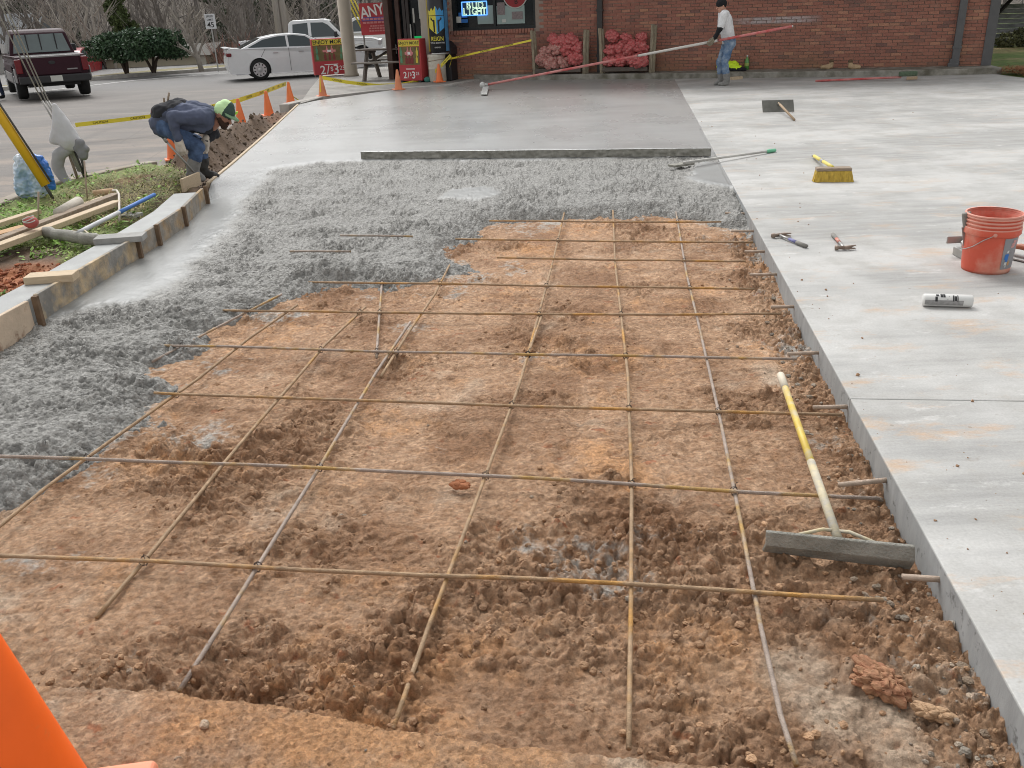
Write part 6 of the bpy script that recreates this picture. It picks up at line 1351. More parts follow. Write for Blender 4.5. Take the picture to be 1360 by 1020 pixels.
# the bent worker at the form
yb1 = 10.25
def q1(px, py, dy=0.): return D(px, py, yb1+dy)
segs = [(q1(217, 163), q1(236, 156), .135, .14, 0, .06), (q1(236, 156), q1(256, 153), .14, .145, 0, .08), (q1(256, 153), q1(274, 156), .145, .125, 0, .09), (q1(274, 155), q1(286, 153), .085, .06, 3, 0),
  (q1(218, 152, -.0), q1(236, 147), .125, .125, 4, .07), (q1(258, 163), q1(276, 166), .105, .09, 4, .09),
  (q1(264, 156, -.19), q1(228, 156, -.27), .088, .068, 0, 0), (q1(228, 156, -.27), q1(236, 184, -.26), .066, .05, 0, 0),
  (q1(273, 160, .19), q1(284, 178, .2), .085, .064, 4, 0), (q1(284, 178, .2), q1(273, 186, .05), .058, .045, 4, 0),
  (q1(216, 165), q1(221, 169), .125, .12, 1, .055),
  (q1(219, 168, -.11), q1(262, 196, -.13), .108, .084, 1, 0), (q1(262, 196, -.13), q1(259, 208, -.12), .085, .075, 1, 0), (q1(259, 207, -.12), q1(255, 226, -.12), .082, .066, 2, 0), (q1(254, 231, -.12), q1(268, 236.5, -.14), .06, .05, 2, 0),
  (q1(221, 166, .12), q1(266, 193, .12), .105, .082, 1, 0), (q1(266, 193, .12), q1(268, 206, .13), .082, .072, 1, 0), (q1(268, 205, .13), q1(270, 224, .13), .078, .062, 5, 0), (q1(270, 229, .13), q1(286, 233, .12), .056, .046, 5, 0)]
w1_ = figure('worker in blue jersey, black vest and jeans crouching over the form at the soil heap', G(262, 237, 0), segs, [M_NAVY, M_JEAN2, M_BOOTG, M_SKIN2, M_VEST, mat('dark work boot', (.05, .048, .045), .8, var=.3)], .012, .016)
hc = q1(296, 153.5); look = Vector((.80, -.12, -.58)); upv = Vector((.6, 0, .8)); Ph_ = head(w1_, hc, look, upv, M_SKIN2, 1.08, mat('dark beard', (.05, .026, .017), .95, var=.3))
M_CAPN = mat('pale neon cap', (.56, .80, .42), .7, var=.05); M_CAPD = mat('dark cap front', (.04, .075, .06), .7, var=.1); M_CAPB = mat('green cap brim', (.20, .33, .19), .7, var=.08)
mb = MB(); mb.cap(Ph_(-.02, .052, 0), Ph_(.012, .058, 0), .104, .10); mb.cap(Ph_(-.02, .10, 0), Ph_(.01, .105, 0), .075, .072)
cp = soft(mb, .008, None, 'cap', w1_, 3, 0, 10, [(Ph_(-.05, .06, 0), Ph_(-.03, .11, 0), .07, 0), (Ph_(.075, .05, 0), Ph_(.055, .11, 0), .07, 1)], [M_CAPN, M_CAPD])
mb = MB(); bm_v = []
for i in range(9):
    a = math.radians(-75+150*i/8); bm_v += [Ph_(.075*math.cos(a)+.012, .058, .095*math.sin(a)), Ph_(.075*math.cos(a)+.012+.085*max(.15, math.cos(a)), .040, .10*math.sin(a))]
mb.add(bm_v, [(2*i, 2*i+1, 2*i+3, 2*i+2) for i in range(8)]); br = mb.build('brim', M_CAPB, cp, True, world=True); sm = br.modifiers.new('thick', 'SOLIDIFY'); sm.thickness = .006
mb = MB(); mb.box((0, 0, 0), (.05, .035, .012), frame(Ph_(.098, .095, -.035), look.cross(upv), upv)); mb.build('badge', mat('neon badge', (.5, .85, .05), .6, var=0), cp, bevel=.004, world=True)
g1 = hand(w1_, q1(237.5, 188, -.26), (.12, -.15, -1), (1, 0, .1), (.2, .9, -.2), M_GLOVEW, 1.2); hand(w1_, q1(273, 187, .04), (-.3, -.2, -1), (1, 0, 0), (-.2, -1, 0), M_GLOVEW, 1.15)
M_POUCH = mat('brown leather pouch', (.16, .055, .04), .8, var=.3, scale=12); M_REDB = mat('red pouch', (.36, .05, .045), .7, var=.2)
for px, py, m_, sz in ((207, 152, M_REDB, (.07, .12, .12)), (207.5, 161, M_POUCH, (.06, .13, .10)), (214, 149, M_GREYH, (.05, .14, .09))):
    q = q1(px, py, -.05); mb = MB(); mb.box(tuple(q), sz); mb.build('tool_pouch', m_, w1_, bevel=.02, world=True)
for a, b_ in (((219, 141), (217.5, 130)), ((222.5, 138), (224.5, 123))):
    mb = MB(); mb.tube([q1(*a, -.03), q1(*b_, -.03)], .012, 8); mb.build('belt_tool', M_OLDW, w1_, True, world=True)
mb = MB(); mb.tube([q1(258, 210, -.2), q1(252, 213, -.2)], .05, 8); 
t = thing('edging_tool', 'thin steel edging rod held by the crouching worker', 'tool', G(258, 230, .02))
mb = MB(); mb.tube([q1(217.5, 184, -.34), q1(258, 229, -.30)], .0125, 8); mb.build('rod', M_STEEL, t, True, world=True)
mb = MB(); mb.tube([q1(217.5, 184, -.34), q1(222, 189, -.337)], .018, 8); mb.build('grip', M_GREYG, t, True, world=True)
# bystander at the left edge of the picture
fb_ = G(-2, 131, -.25)
def q3(x, y, z): return fb_+Vector((x, y, z))
segs = [(q3(0, 0, .98), q3(0, 0, 1.2), .14, .15, 0, .03), (q3(-.07, 0, 1.2), q3(.07, 0, 1.38), .14, .12, 0, .0), (q3(.07, 0, 1.2), q3(-.07, 0, 1.38), .14, .12, 0, .0), (q3(0, .02, 1.42), q3(0, .0, 1.5), .065, .06, 3, 0),
  (q3(.19, 0, 1.40), q3(.27, .02, 1.12), .075, .06, 0, 0), (q3(.27, .02, 1.12), q3(.2, -.14, .98), .058, .045, 0, 0), (q3(-.19, 0, 1.40), q3(-.27, .02, 1.12), .075, .06, 0, 0), (q3(-.27, .02, 1.12), q3(-.2, -.14, .98), .058, .045, 0, 0),
  (q3(-.06, 0, .93), q3(.06, 0, .93), .14, .14, 1, 0), (q3(.10, 0, .88), q3(.14, -.02, .48), .095, .07, 1, 0), (q3(.14, -.02, .48), q3(.15, .02, .12), .068, .055, 1, 0), (q3(.15, .02, .06), q3(.17, -.16, .045), .055, .045, 2, 0),
  (q3(-.10, 0, .88), q3(-.12, 0, .48), .095, .07, 1, 0), (q3(-.12, 0, .48), q3(-.12, .04, .12), .068, .055, 1, 0), (q3(-.12, .04, .06), q3(-.13, -.14, .045), .055, .045, 2, 0)]
w3 = figure('person in a grey hoodie and dark jeans standing beside the maroon pickup', fb_, segs, [M_GREYH, mat('dark jeans', (.02, .03, .065), .9, var=.2), M_BLKC, M_SKIN], .016, .008)
Ph_ = head(w3, q3(0, -.01, 1.61), (.2, -1, -.1), (0, 0, 1), M_SKIN); mb = MB(); mb.cap(Ph_(-.03, .05, 0), Ph_(-.005, .055, 0), .095, .092); soft(mb, .01, mat('brown hair', (.05, .03, .02), .9, var=.2), 'hair', w3, 3, .004, 40)
hand(w3, q3(.2, -.14, .97), (-.4, -1, -.3), (0, 0, 1), (-1, 0, 0), M_SKIN, 1., 'hand'); hand(w3, q3(-.2, -.14, .97), (.4, -1, -.3), (0, 0, 1), (1, 0, 0), M_SKIN, 1., 'hand')

# ------------------------------------------------------------------ vehicles
M_PAINTW = mat('white car paint', (.72, .73, .74), .22, var=.02, spec=.5); M_MAROON = mat('dull maroon paint', (.032, .007, .014), .55, spec=.25, var=.15, scale=3); M_CGLASS = mat('tinted car glass', (.035, .05, .055), .05, var=0, spec=.7)
M_TYRE = mat('tyre rubber', (.018, .018, .018), .85, var=.1); M_RIM = mat('machined rim', (.50, .50, .51), .35, metal=.5, var=.05); M_DARKP = mat('dark plastic', (.028, .028, .03), .6, var=.1); M_TAIL = mat('tail light red', (.15, .010, .016), .25, var=.05); M_CHROME = mat('dull chrome', (.45, .45, .46), .3, metal=.7, var=.05)
M_LILAC = mat('grey lower paint', (.26, .25, .25), .4, var=.15, scale=4); M_REDC = mat('red car paint', (.30, .02, .03), .25, var=.05); M_SEAM = mat('panel gap', (.06, .06, .065), .7, var=0)
def prism_y(mb, poly, slices):
    k = len(poly); cx = sum(p[0] for p in poly)/k; cz = sum(p[1] for p in poly)/k; vs = []
    for y, ins in slices:
        for x, z in poly:
            d = math.hypot(x-cx, z-cz); s = max(0, 1-ins/max(d, .05)); vs.append((cx+(x-cx)*s, y*(1-.07*sst(1.5, 2.6, np.array(abs(x)))) , cz+(z-cz)*s))
    n = len(slices); fs = [(i*k+j, i*k+(j+1) % k, (i+1)*k+(j+1) % k, (i+1)*k+j) for i in range(n-1) for j in range(k)]
    fs += [tuple(range(k-1, -1, -1)), tuple((n-1)*k+j for j in range(k))]; mb.add(vs, fs)
def arch(xc, zc, r, z0, n=14):
    a0 = math.asin(max(-1, (z0-zc)/r)); return [(xc+r*math.cos(a), zc+r*math.sin(a)) for a in np.linspace(a0, math.pi-a0, n)]   # from front to rear
def cabin(mb, prof, w):
    k = len(prof); vs = [(x, -w(z), z) for x, z in prof]+[(x, w(z), z) for x, z in prof]
    mb.add(vs, [tuple(range(k)), tuple(range(2*k-1, k-1, -1))]+[(i, i+k, (i+1) % k+k, (i+1) % k) for i in range(k)])
def side_glass(t, poly, w, m_, nm='side_window', off=.006):
    for s in (-1, 1):
        mb = MB(); vs = [(x, s*(w(z)+off), z) for x, z in poly]; mb.add(vs, [tuple(range(len(poly))) if s < 0 else tuple(range(len(poly)-1, -1, -1))]); mb.build(nm, m_, t)
def cross_glass(t, a, b_, w, m_, nm, off=(.01, .01), ins=.06):
    mb = MB(); (x0, z0), (x1, z1) = a, b_; y0, y1 = w(z0)-ins, w(z1)-ins
    mb.add([(x0+off[0], -y0, z0+off[1]), (x0+off[0], y0, z0+off[1]), (x1+off[0], y1, z1+off[1]), (x1+off[0], -y1, z1+off[1])], [(0, 1, 2, 3)]); return mb.build(nm, m_, t)
def wheel(t, x, y, r, wd, spokes, rimm):
    o = MB(); M = Matrix.Translation((x, y, r)) @ Matrix.Rotation(math.radians(90), 4, 'X')
    o.lathe([(r*.62, -wd/2), (r*.94, -wd/2), (r, -wd*.32), (r, wd*.32), (r*.94, wd/2), (r*.62, wd/2)], 30, M, cap=True); wo_ = o.build('wheel', M_TYRE, t, True, bevel=0)
    s = -1 if y < 0 else 1; mb = MB(); yy = y+s*(wd/2+.004)
    for i in range(spokes):
        a = 2*math.pi*i/spokes; ca, sa = math.cos(a), math.sin(a); R_ = r*.62; da = .16
        mb.add([(x+.05*math.cos(a-1.5), yy, r+.05*math.sin(a-1.5)), (x+R_*math.cos(a-da), yy, r+R_*math.sin(a-da)), (x+R_*math.cos(a+da), yy, r+R_*math.sin(a+da)), (x+.05*math.cos(a+1.5), yy, r+.05*math.sin(a+1.5))], [(0, 1, 2, 3)])
    mb.lathe([(r*.60, -.004), (r*.66, -.004), (r*.66, .01), (r*.60, .01)], 30, Matrix.Translation((x, yy, r)) @ Matrix.Rotation(math.radians(90), 4, 'X'), cap=False); mb.ball((x, yy, r), (.07, .012, .07)); mb.build('rim', rimm, wo_)
def sedan(label, loc, rz, paint, group=None):
    t = thing('parked_car', label, 'car', loc, rz, group); hw = .915; r = .345
    low = [(-2.36, .24), (-2.45, .40), (-2.46, .62), (-2.42, .86), (-2.40, 1.02), (-2.30, 1.06), (-1.95, 1.03), (-1.2, 1.02), (0, .985), (1.0, .965), (1.55, .90), (2.05, .80), (2.32, .68), (2.42, .52), (2.42, .34), (2.32, .23)]
    low += [(1.83, .20)]+arch(1.42, r, .385, .22)+[(1.0, .19), (-1.0, .19)]+arch(-1.42, r, .385, .22)+[(-1.85, .21)]
    mb = MB(); prism_y(mb, low, [(-hw+.02, .05), (-hw, .0), (-hw+.12, -.0), (hw-.12, 0), (hw, 0), (hw-.02, .05)]); mb.build('body', paint, t, bevel=.02)
    mb = MB(); mb.box((0, 0, .5), (4.4, 1.5, .6)); mb.build('underbody', M_DARKP, t)
    w = lambda z: .83-(z-1.0)*.46; prof = [(-2.02, 1.0), (-1.22, 1.345), (-.7, 1.43), (-.15, 1.45), (.3, 1.395), (1.15, .96)]
    mb = MB(); cabin(mb, prof, w); mb.build('roof', paint, t, bevel=.03)
    side_glass(t, [(-1.72, 1.055), (-1.18, 1.29), (-.68, 1.372), (-.40, 1.385), (-.40, 1.035)], w, M_CGLASS); side_glass(t, [(-.32, 1.035), (-.32, 1.388), (-.12, 1.392), (.27, 1.335), (.80, 1.01)], w, M_CGLASS)
    cross_glass(t, (1.08, 1.0), (.34, 1.38), w, M_CGLASS, 'windscreen', (.012, .012)); cross_glass(t, (-1.95, 1.035), (-1.25, 1.335), w, M_CGLASS, 'rear_window', (-.012, .012))
    for s in (-1, 1):
        for x in (1.42, -1.42): wheel(t, x, s*(hw-.115), r, .22, 10, M_RIM)
        mb = MB(); mb.box((-2.37, s*.68, .86), (.17, .42, .11)); mb.build('tail_light', M_TAIL, t, bevel=.03)
        mb = MB(); mb.box((2.22, s*.66, .70), (.3, .3, .1)); mb.build('headlight', M_CHROME, t, bevel=.03)
        mb = MB(); mb.box((.72, s*1.0, 1.02), (.13, .22, .13)); mb.build('mirror', paint, t, bevel=.04)
        for x in (-.42, .45):
            mb = MB(); mb.box((x-.4, s*(hw+.006), .86), (.18, .02, .03)); mb.build('handle', M_CHROME, t, bevel=.008)
        mb = MB()
        for x0, z0, x1, z1 in ((-.36, .26, -.36, 1.0), (.86, .30, .95, .97), (-1.32, .75, -1.15, 1.0)): mb.tube([(x0, s*(hw+.001), z0), (x1, s*(hw+.001), z1)], .006, 4)
        mb.build('door_gap', M_SEAM, t)
    mb = MB(); mb.box((-2.44, 0, .74), (.03, .5, .12)); mb.build('licence_plate', M_PAPER, t)
    mb = MB(); mb.box((-2.40, 0, 1.075), (.2, 1.5, .03)); mb.build('spoiler', paint, t, bevel=.01)
    return t
def pickup(label, loc, rz, paint, lower, rear=False, rimm=None):
    t = thing('pickup_truck', label, 'pickup truck', loc, rz); hw = .97; r = .40
    low = [(-2.78, .52), (-2.80, 1.10), (-2.74, 1.18), (-.90, 1.18), (1.25, 1.16), (2.35, 1.10), (2.68, 1.0), (2.74, .80), (2.74, .5), (2.45, .42)]+arch(1.86, r+.02, .50, .42)+[(1.2, .40), (-1.2, .40)]+arch(-1.66, r+.02, .50, .44)+[(-2.3, .45)]
    mb = MB(); prism_y(mb, low, [(-hw+.03, .06), (-hw, 0), (-hw+.1, 0), (hw-.1, 0), (hw, 0), (hw-.03, .06)]); mb.build('body', paint, t, bevel=.025)
    mb = MB(); mb.box((0, 0, .55), (5.0, 1.35, .4)); mb.build('chassis', M_DARKP, t)
    w = lambda z: .90-(z-1.16)*.24; prof = [(-.92, 1.1), (-.84, 1.76), (-.70, 1.86), (.50, 1.88), (.70, 1.83), (1.38, 1.1)]
    mb = MB(); cabin(mb, prof, w); mb.build('cab', paint, t, bevel=.04)
    side_glass(t, [(-.72, 1.24), (-.68, 1.72), (-.10, 1.76), (-.10, 1.23)], w, M_CGLASS); side_glass(t, [(.02, 1.23), (.02, 1.76), (.50, 1.75), (.68, 1.66), (1.12, 1.22)], w, M_CGLASS)
    cross_glass(t, (1.32, 1.19), (.74, 1.78), w, M_CGLASS, 'windscreen', (.012, .012), .07); bw = cross_glass(t, (-.91, 1.24), (-.845, 1.74), w, mat('glass with painted pale reflection', (.085, .12, .12), .08, var=.2, scale=2, spec=.7) if rear else M_CGLASS, 'rear_window', (-.02, .0), .10)  # rear variant has the pale reflection put into the glass colour
    if rear:
        for y in (-.42, 0, .36):
            mb = MB(); mb.box((-.905, y, 1.49), (.035, .03, .54)); mb.build('window_divider', M_DARKP, bw)
    mb = MB(); mb.box((-1.85, 0, 1.181), (1.72, 1.56, .008)); mb.build('bed_liner', M_DARKP, t)
    for s in (-1, 1):
        for x in (1.86, -1.66): wheel(t, x, s*(hw-.13), r, .27, 6, rimm or M_RIM)
        mb = MB(); mb.box((-2.80, s*.86, .93), (.06, .17, .38)); mb.build('tail_light', M_TAIL, t, bevel=.02)
        mb = MB(); mb.box((2.66, s*.72, .93), (.16, .36, .18)); mb.build('headlight', M_CHROME, t, bevel=.03)
        mb = MB(); mb.box((.98, s*1.08, 1.30), (.12, .20, .22)); mb.build('mirror', M_DARKP, t, bevel=.03)
        mb = MB(); mb.box((.0, s*(hw+.004), 1.02), (.2, .02, .04)); mb.build('handle', paint, t, bevel=.006)
        if lower:
            mb = MB(); mb.box((-.0, s*(hw-.0), .58), (2.5, .03, .26)); mb.build('lower_panel', lower, t, bevel=.008)
            mb = MB(); mb.box((-2.5, s*(hw-.0), .68), (.55, .03, .36)); mb.build('lower_panel', lower, t, bevel=.008)
    mb = MB(); mb.box((-2.82, 0, .92), (.03, 1.46, .48)); tg = mb.build('tailgate', paint, t, bevel=.012); mb = MB(); mb.lathe([(.09, 0), (.085, .012)], 18, Matrix.Translation((-2.838, 0, 1.0)) @ Matrix.Rotation(math.radians(-90), 4, 'Y'), sx=.55); mb.build('badge', M_DARKP, tg)
    mb = MB(); mb.box((-2.84, -.5, .80), (.006, .27, .035)); mb.build('badge_strip', M_LILAC, tg)
    mb = MB(); mb.box((-2.81, 0, 1.16), (.06, 1.56, .05)); mb.build('tailgate_cap', M_LILAC if rear else paint, tg, bevel=.012)
    mb = MB(); mb.box((-2.90, 0, .56), (.18, 1.86, .20)); bp_ = mb.build('bumper', M_DARKP if rear else M_CHROME, t, bevel=.03); mb = MB(); mb.box((-2.998, -.02, .575), (.012, .31, .155)); mb.build('licence_plate', M_PAPER, bp_)
    mb = MB(); mb.box((2.78, 0, .56), (.14, 1.8, .22)); mb.build('front_bumper', M_CHROME, t, bevel=.03)
    return t
rl = G(347, 106.3, -.34); hd = math.radians(20); pr_ = Vector((math.cos(hd), math.sin(hd), 0)); ps = Vector((-math.sin(hd), math.cos(hd), 0))
sedan('white sedan seen from its side, parked in front of the white pickup', rl+pr_*1.42+ps*.80, hd, M_PAINTW)
fw = G(481, 90, -.38); hd = math.radians(6); pr_ = Vector((math.cos(hd), math.sin(hd), 0)); ps = Vector((-math.sin(hd), math.cos(hd), 0))
pickup('white crew cab pickup parked beyond the white sedan, half hidden by the column', fw-pr_*1.86+ps*.84, hd, M_PAINTW, None)
tr_ = G(74, 128.5, -.27); ha = math.radians(90+31); pickup('maroon pickup seen from behind with grey lower trim, at the left of the parking lot', tr_+Vector((math.cos(ha), math.sin(ha), 0))*1.7, ha, M_MAROON, M_LILAC, True)
fp = G(484, 72, -.5)
o = pickup('small distant white pickup between the column and the brown corner pillar', D(497, 60, 47)*1.0, math.radians(160), M_PAINTW, None); o.location.z = -.42
rc = G(146, 97, -.42); sedan('dark red car seen behind the maroon pickup, mostly hidden by it', Vector((-19.7, 43.5, -.75)), math.radians(100), M_REDC)
# ------------------------------------------------------------------ signs, poles, houses across the road
t = thing('banner_sign', 'red banner sign lettered ANY standing between the column and the shop corner', 'sign', Vector((-5.55, 29.5, -.3)), math.radians(-6))
def face(px, py): return D(px, py, 29.5)
a, b_ = face(480.5, 47), face(512, 3); mb = MB(); c_ = (a+b_)/2
mb.box((c_.x, 29.5, c_.z), (abs(b_.x-a.x), .03, abs(b_.z-a.z))); pn = mb.build('panel', mat('red banner', (.46, .05, .06), .5, var=.08, scale=2), t, world=True)
def FW(x, z, y): return Matrix.Translation((x, y, z)) @ Matrix.Rotation(math.radians(90), 4, 'X')
mb = MB(); put_text(mb, 'ANY', .44, FW(c_.x-.02, b_.z-.24, 29.46) @ Matrix.Rotation(math.radians(9), 4, 'Z'), .022, .82); mb.build('lettering', M_SGWH, t, world=True)
mb = MB(); mb.box((c_.x, 29.48, c_.z+.0), (abs(b_.x-a.x)*.88, .02, .11)); mb.build('blue_band', mat('violet blue band', (.10, .09, .36), .5, var=.05), t, world=True)
mb = MB()
for z, w_, x in ((-.10, .70, 0), (-.20, .45, .1), (-.27, .5, .08), (-.34, .5, .08), (.0, .7, 0)): 
    for k in range(6): mb.box((c_.x+x+(k-2.5)*w_/6, 29.463, c_.z+z), (w_/7.5, .012, .045 if z < -.12 else .06))
mb.build('small_print', M_SGPK, t, world=True)
for x in (a.x+.05, b_.x-.05):
    mb = MB(); mb.tube([(x, 29.56, -.3), (x, 29.56, b_.z)], .03, 6); mb.build('post', M_STEEL, t, world=True)
sp_ = G(290, 93.5, -.23); t = thing('speed_sign', 'white speed limit sign lettered SPEED LIMIT 45 on a post across the road', 'road sign', sp_, math.radians(14))
zt = 1.65; mb = MB(); mb.box((0, .03, 1.0), (.05, .04, 2.1)); mb.build('post', M_STEEL, t)
mb = MB(); mb.box((0, 0, zt+.16), (.40, .015, .54)); mb.build('plate', mat('white sign face', (.62, .63, .64), .5, var=.04), t, bevel=.005); mb = MB()
for s, sz, z in (('SPEED', .10, .34), ('LIMIT', .10, .22), ('45', .27, .03)): put_text(mb, s, sz, FW(0, zt+z, -.012), .01)
mb.build('lettering', M_BLK, t)
M_UPOLE = mat('grey utility pole', (.33, .30, .27), .9, var=.15, scale=6, bump=.3, stretch=(4, 4, .5))
for lb, px, r in (('left of two grey utility poles behind the white pickup', 371, .15), ('right of two grey utility poles behind the white pickup', 379.5, .13)):
    q = D(px, 40, 41.5); mb = MB(); mb.tube([(q.x, 41.5, -.5), (q.x-.02, 41.5, 4), (q.x-.05, 41.5, 9)], [r*1.1, r, r*.8], 12); mb.build('utility_pole', M_UPOLE, None, True, label=lb, cat='utility pole', group='utility poles across the road')
for i, (px0, px1) in enumerate(((468, 484), (473, 488), (478, 492))):
    mb = MB(); mb.tube([D(px1, 45, 36), D(px0, 10, 36)+Vector((-.4, 0, .8))], .03, 6); mb.build('yellow_guy_guard', mat('yellow guard', (.62, .5, .06), .5, var=0), None, True, label='yellow guy wire guard behind the canopy column, '+['nearest the column', 'middle of three', 'nearest the banner sign'][i], cat='guy guard', group='yellow guards behind the column')
def house(name, label, loc, rz, sx, sy, wall_h, roof_h, mw, mr, cat='house'):
    t = thing(name, label, cat, loc, rz); mb = MB(); mb.box((0, 0, wall_h/2), (sx, sy, wall_h)); mb.build('wall', mw, t)
    mb = MB(); o_ = .35; mb.add([(-sx/2-o_, -sy/2-o_, wall_h-.05), (sx/2+o_, -sy/2-o_, wall_h-.05), (sx/2+o_, sy/2+o_, wall_h-.05), (-sx/2-o_, sy/2+o_, wall_h-.05), (-sx/2-o_, 0, wall_h+roof_h), (sx/2+o_, 0, wall_h+roof_h)], [(0, 1, 5, 4), (2, 3, 4, 5), (1, 2, 5), (3, 0, 4), (3, 2, 1, 0)])
    mb.build('roof', mr, t); return t
M_BEIGE = mat('beige stucco', (.46, .41, .31), .9, var=.1, scale=2); M_ROOFG = mat('grey shingles', (.12, .115, .11), .9, var=.2, scale=14); M_SIDE = mat('white siding', (.50, .50, .47), .8, var=.06, scale=3)
hx = D(190, 88, 45.5); h_ = house('beige_house', 'low beige house with a grey roof behind the clipped trees', (hx.x+.35, 48.5, -2.3), math.radians(6), 4.7, 6, 2.42, .42, M_BEIGE, mat('tan grey shingles', (.12, .113, .10), .9, var=.2, scale=14))
mb = MB(); for_x = mat('cream trim', (.52, .49, .42), .8, var=.05); mb.box((2.2, -3.03, 1.2), (.35, .08, 2.4)); mb.build('corner_trim', for_x, h_); mb = MB(); mb.box((-1.9, -3.03, 1.2), (.12, .08, 2.4)); mb.build('corner_trim', for_x, h_)
house('white_house', 'white gabled house at the left edge behind the maroon pickup', (-27.6, 43.5, -2.0), math.radians(84), 6, 7, 2.6, 1.5, M_SIDE, M_ROOFG)
house('grey_roofed_house', 'distant house with a grey hipped roof beyond the maroon pickup', (-34.5, 62, -2.4), math.radians(10), 9, 7, 3.0, 1.9, M_SIDE, mat('blue grey shingles', (.16, .17, .18), .9, var=.15, scale=14))

# ------------------------------------------------------------------ clipped evergreens and bare trees
M_LEAFD = mat('dark evergreen leaves', (.032, .072, .036), .55, var=.35, scale=2.5, rndv=.45, c2=(.045, .085, .035), c2scale=1.4, c2soft=.15); M_BARKD = mat('dark bark', (.07, .05, .038), .9, var=.25, scale=8)
def leafy(n, blobs, size, seed, up=.0):
    g = np.random.default_rng(seed); B = np.array(blobs); wts = (B[:, 3]*B[:, 4]*B[:, 5])**.66; bi = g.choice(len(B), n, p=wts/wts.sum()); b_ = B[bi]
    d = g.normal(0, 1, (n, 3)); d /= np.linalg.norm(d, axis=1)[:, None]; rr = (g.uniform(.35, 1.06, n)**.6)[:, None]; c = b_[:, :3]+d*rr*b_[:, 3:6]
    a = g.normal(0, 1, (n, 3))+d*.4; a /= np.linalg.norm(a, axis=1)[:, None]; a[:, 2] += up; e = np.cross(a, g.normal(0, 1, (n, 3))); e /= np.linalg.norm(e, axis=1)[:, None]; s = size*g.uniform(.6, 1.4, n)[:, None]
    return np.stack([c-a*s*.5, c+e*s*.3, c+a*s*.6, c-e*s*.3], 1).reshape(-1, 3)
def evergreen(label, base, blobs, n, size, seed, m_, stems, group):
    t = thing('clipped_tree', label, 'tree', base, 0, group)
    for st in stems:
        mb = MB(); mb.tube(st, [.07, .055, .035][:len(st)], 7); mb.build('trunk', M_BARKD, t, True)
    obj('crown', np_mesh(leafy(n, blobs, size, seed), np.arange(n*4).reshape(-1, 4), m_, False), t); return t
gb = np.random.default_rng(5)
def crown_blobs(sx, sz, zc, k, seed):
    g = np.random.default_rng(seed); out = []
    for i in range(k):
        a = g.uniform(0, 6.28); r = g.uniform(.1, 1)**.6; x = r*math.cos(a)*sx*.72; y = r*math.sin(a)*sx*.6; h = zc+(g.uniform(-.35, .75))*sz*(1-.45*r)
        s = g.uniform(.32, .52); out.append((x, y, h, s, s, s*.62))
    return out
b1 = G(168, 97.5, -.22); b2 = G(204, 96.5, -.22)
evergreen('dark clipped evergreen on a leaning trunk, nearer to the maroon pickup', b1, crown_blobs(1.52, .95, .90, 52, 3), 12500, .11, 11, M_LEAFD, [[(0, 0, 0), (-.12, 0, .45), (-.42, 0, .95)], [(.04, 0, 0), (.1, .05, .5), (.3, .1, 1.)], [(0, .05, 0), (-.02, .1, .5), (0, .1, 1.)]], 'clipped evergreens across the road')
evergreen('dark clipped evergreen with a forked trunk, nearer to the speed limit sign', b2, crown_blobs(1.72, .98, .90, 56, 4), 13500, .11, 12, M_LEAFD, [[(0, 0, 0), (-.15, 0, .4), (-.4, 0, .9)], [(.03, 0, 0), (.18, .05, .45), (.55, .1, .9)], [(0, .05, 0), (.05, .1, .5), (.1, .1, 1.)]], 'clipped evergreens across the road')
M_OLIVE = mat('olive conifer needles', (.07, .095, .03), .8, var=.3, scale=3, rndv=.4); M_PINEN = mat('pine needles', (.055, .07, .04), .8, var=.3, scale=2, rndv=.4)
q = D(165, 40, 51); t = thing('conifer', 'olive green conifer rising behind the clipped evergreens', 'tree', (q.x-.2, 51, -2.1)); mb = MB(); mb.tube([(0, 0, 0), (0, 0, 6)], [.12, .04], 8); mb.build('trunk', M_BARKD, t, True)
bl_ = [(gb.uniform(-1, 1)*(1.2-.16*z), gb.uniform(-1, 1)*(1.2-.16*z), z+gb.uniform(0, .3), .5-.04*z, .5-.04*z, .35) for z in np.linspace(2.2, 6.5, 30)]
obj('crown', np_mesh(leafy(7000, bl_, .16, 21), np.arange(28000).reshape(-1, 4), M_OLIVE, False), t)
M_BARKG = mat('pale grey bark', (.29, .26, .225), .9, var=.2, scale=6); M_BARKB = mat('brown grey bark', (.19, .168, .15), .9, var=.25, scale=6)
def branchy(seed, h, r, forks, low, spread, sides=4, depth=3):
    g = random.Random(seed); segs = []
    def grow(p, d, L_, r_, dep):
        k = 3; pts = [p]; q = p; dd = d.copy()
        for i in range(k):
            dd = (dd+Vector((g.uniform(-.18, .18), g.uniform(-.18, .18), g.uniform(-.03, .14)))).normalized(); q = q+dd*L_/k; pts.append(q)
        segs.append((pts, [r_, r_*.85, r_*.7, r_*.5], dep))
        if dep < depth:
            for i in range(g.randint(3, 5) if dep else forks):
                f = g.uniform(low, 1.) if dep == 0 else g.uniform(.25, 1); j = min(2, int(f*3)); s = pts[j].lerp(pts[j+1], f*3-j) if f < 1 else pts[-1]
                a = g.uniform(0, 6.28); nd = (dd*.75+Vector((math.cos(a)*spread, math.sin(a)*spread, g.uniform(.0, .5)))).normalized(); grow(s, nd, L_*g.uniform(.42, .68), r_*g.uniform(.38, .6), dep+1)
    grow(Vector((0, 0, 0)), Vector((g.uniform(-.08, .08), g.uniform(-.08, .08), 1)), h, r, 0); return segs
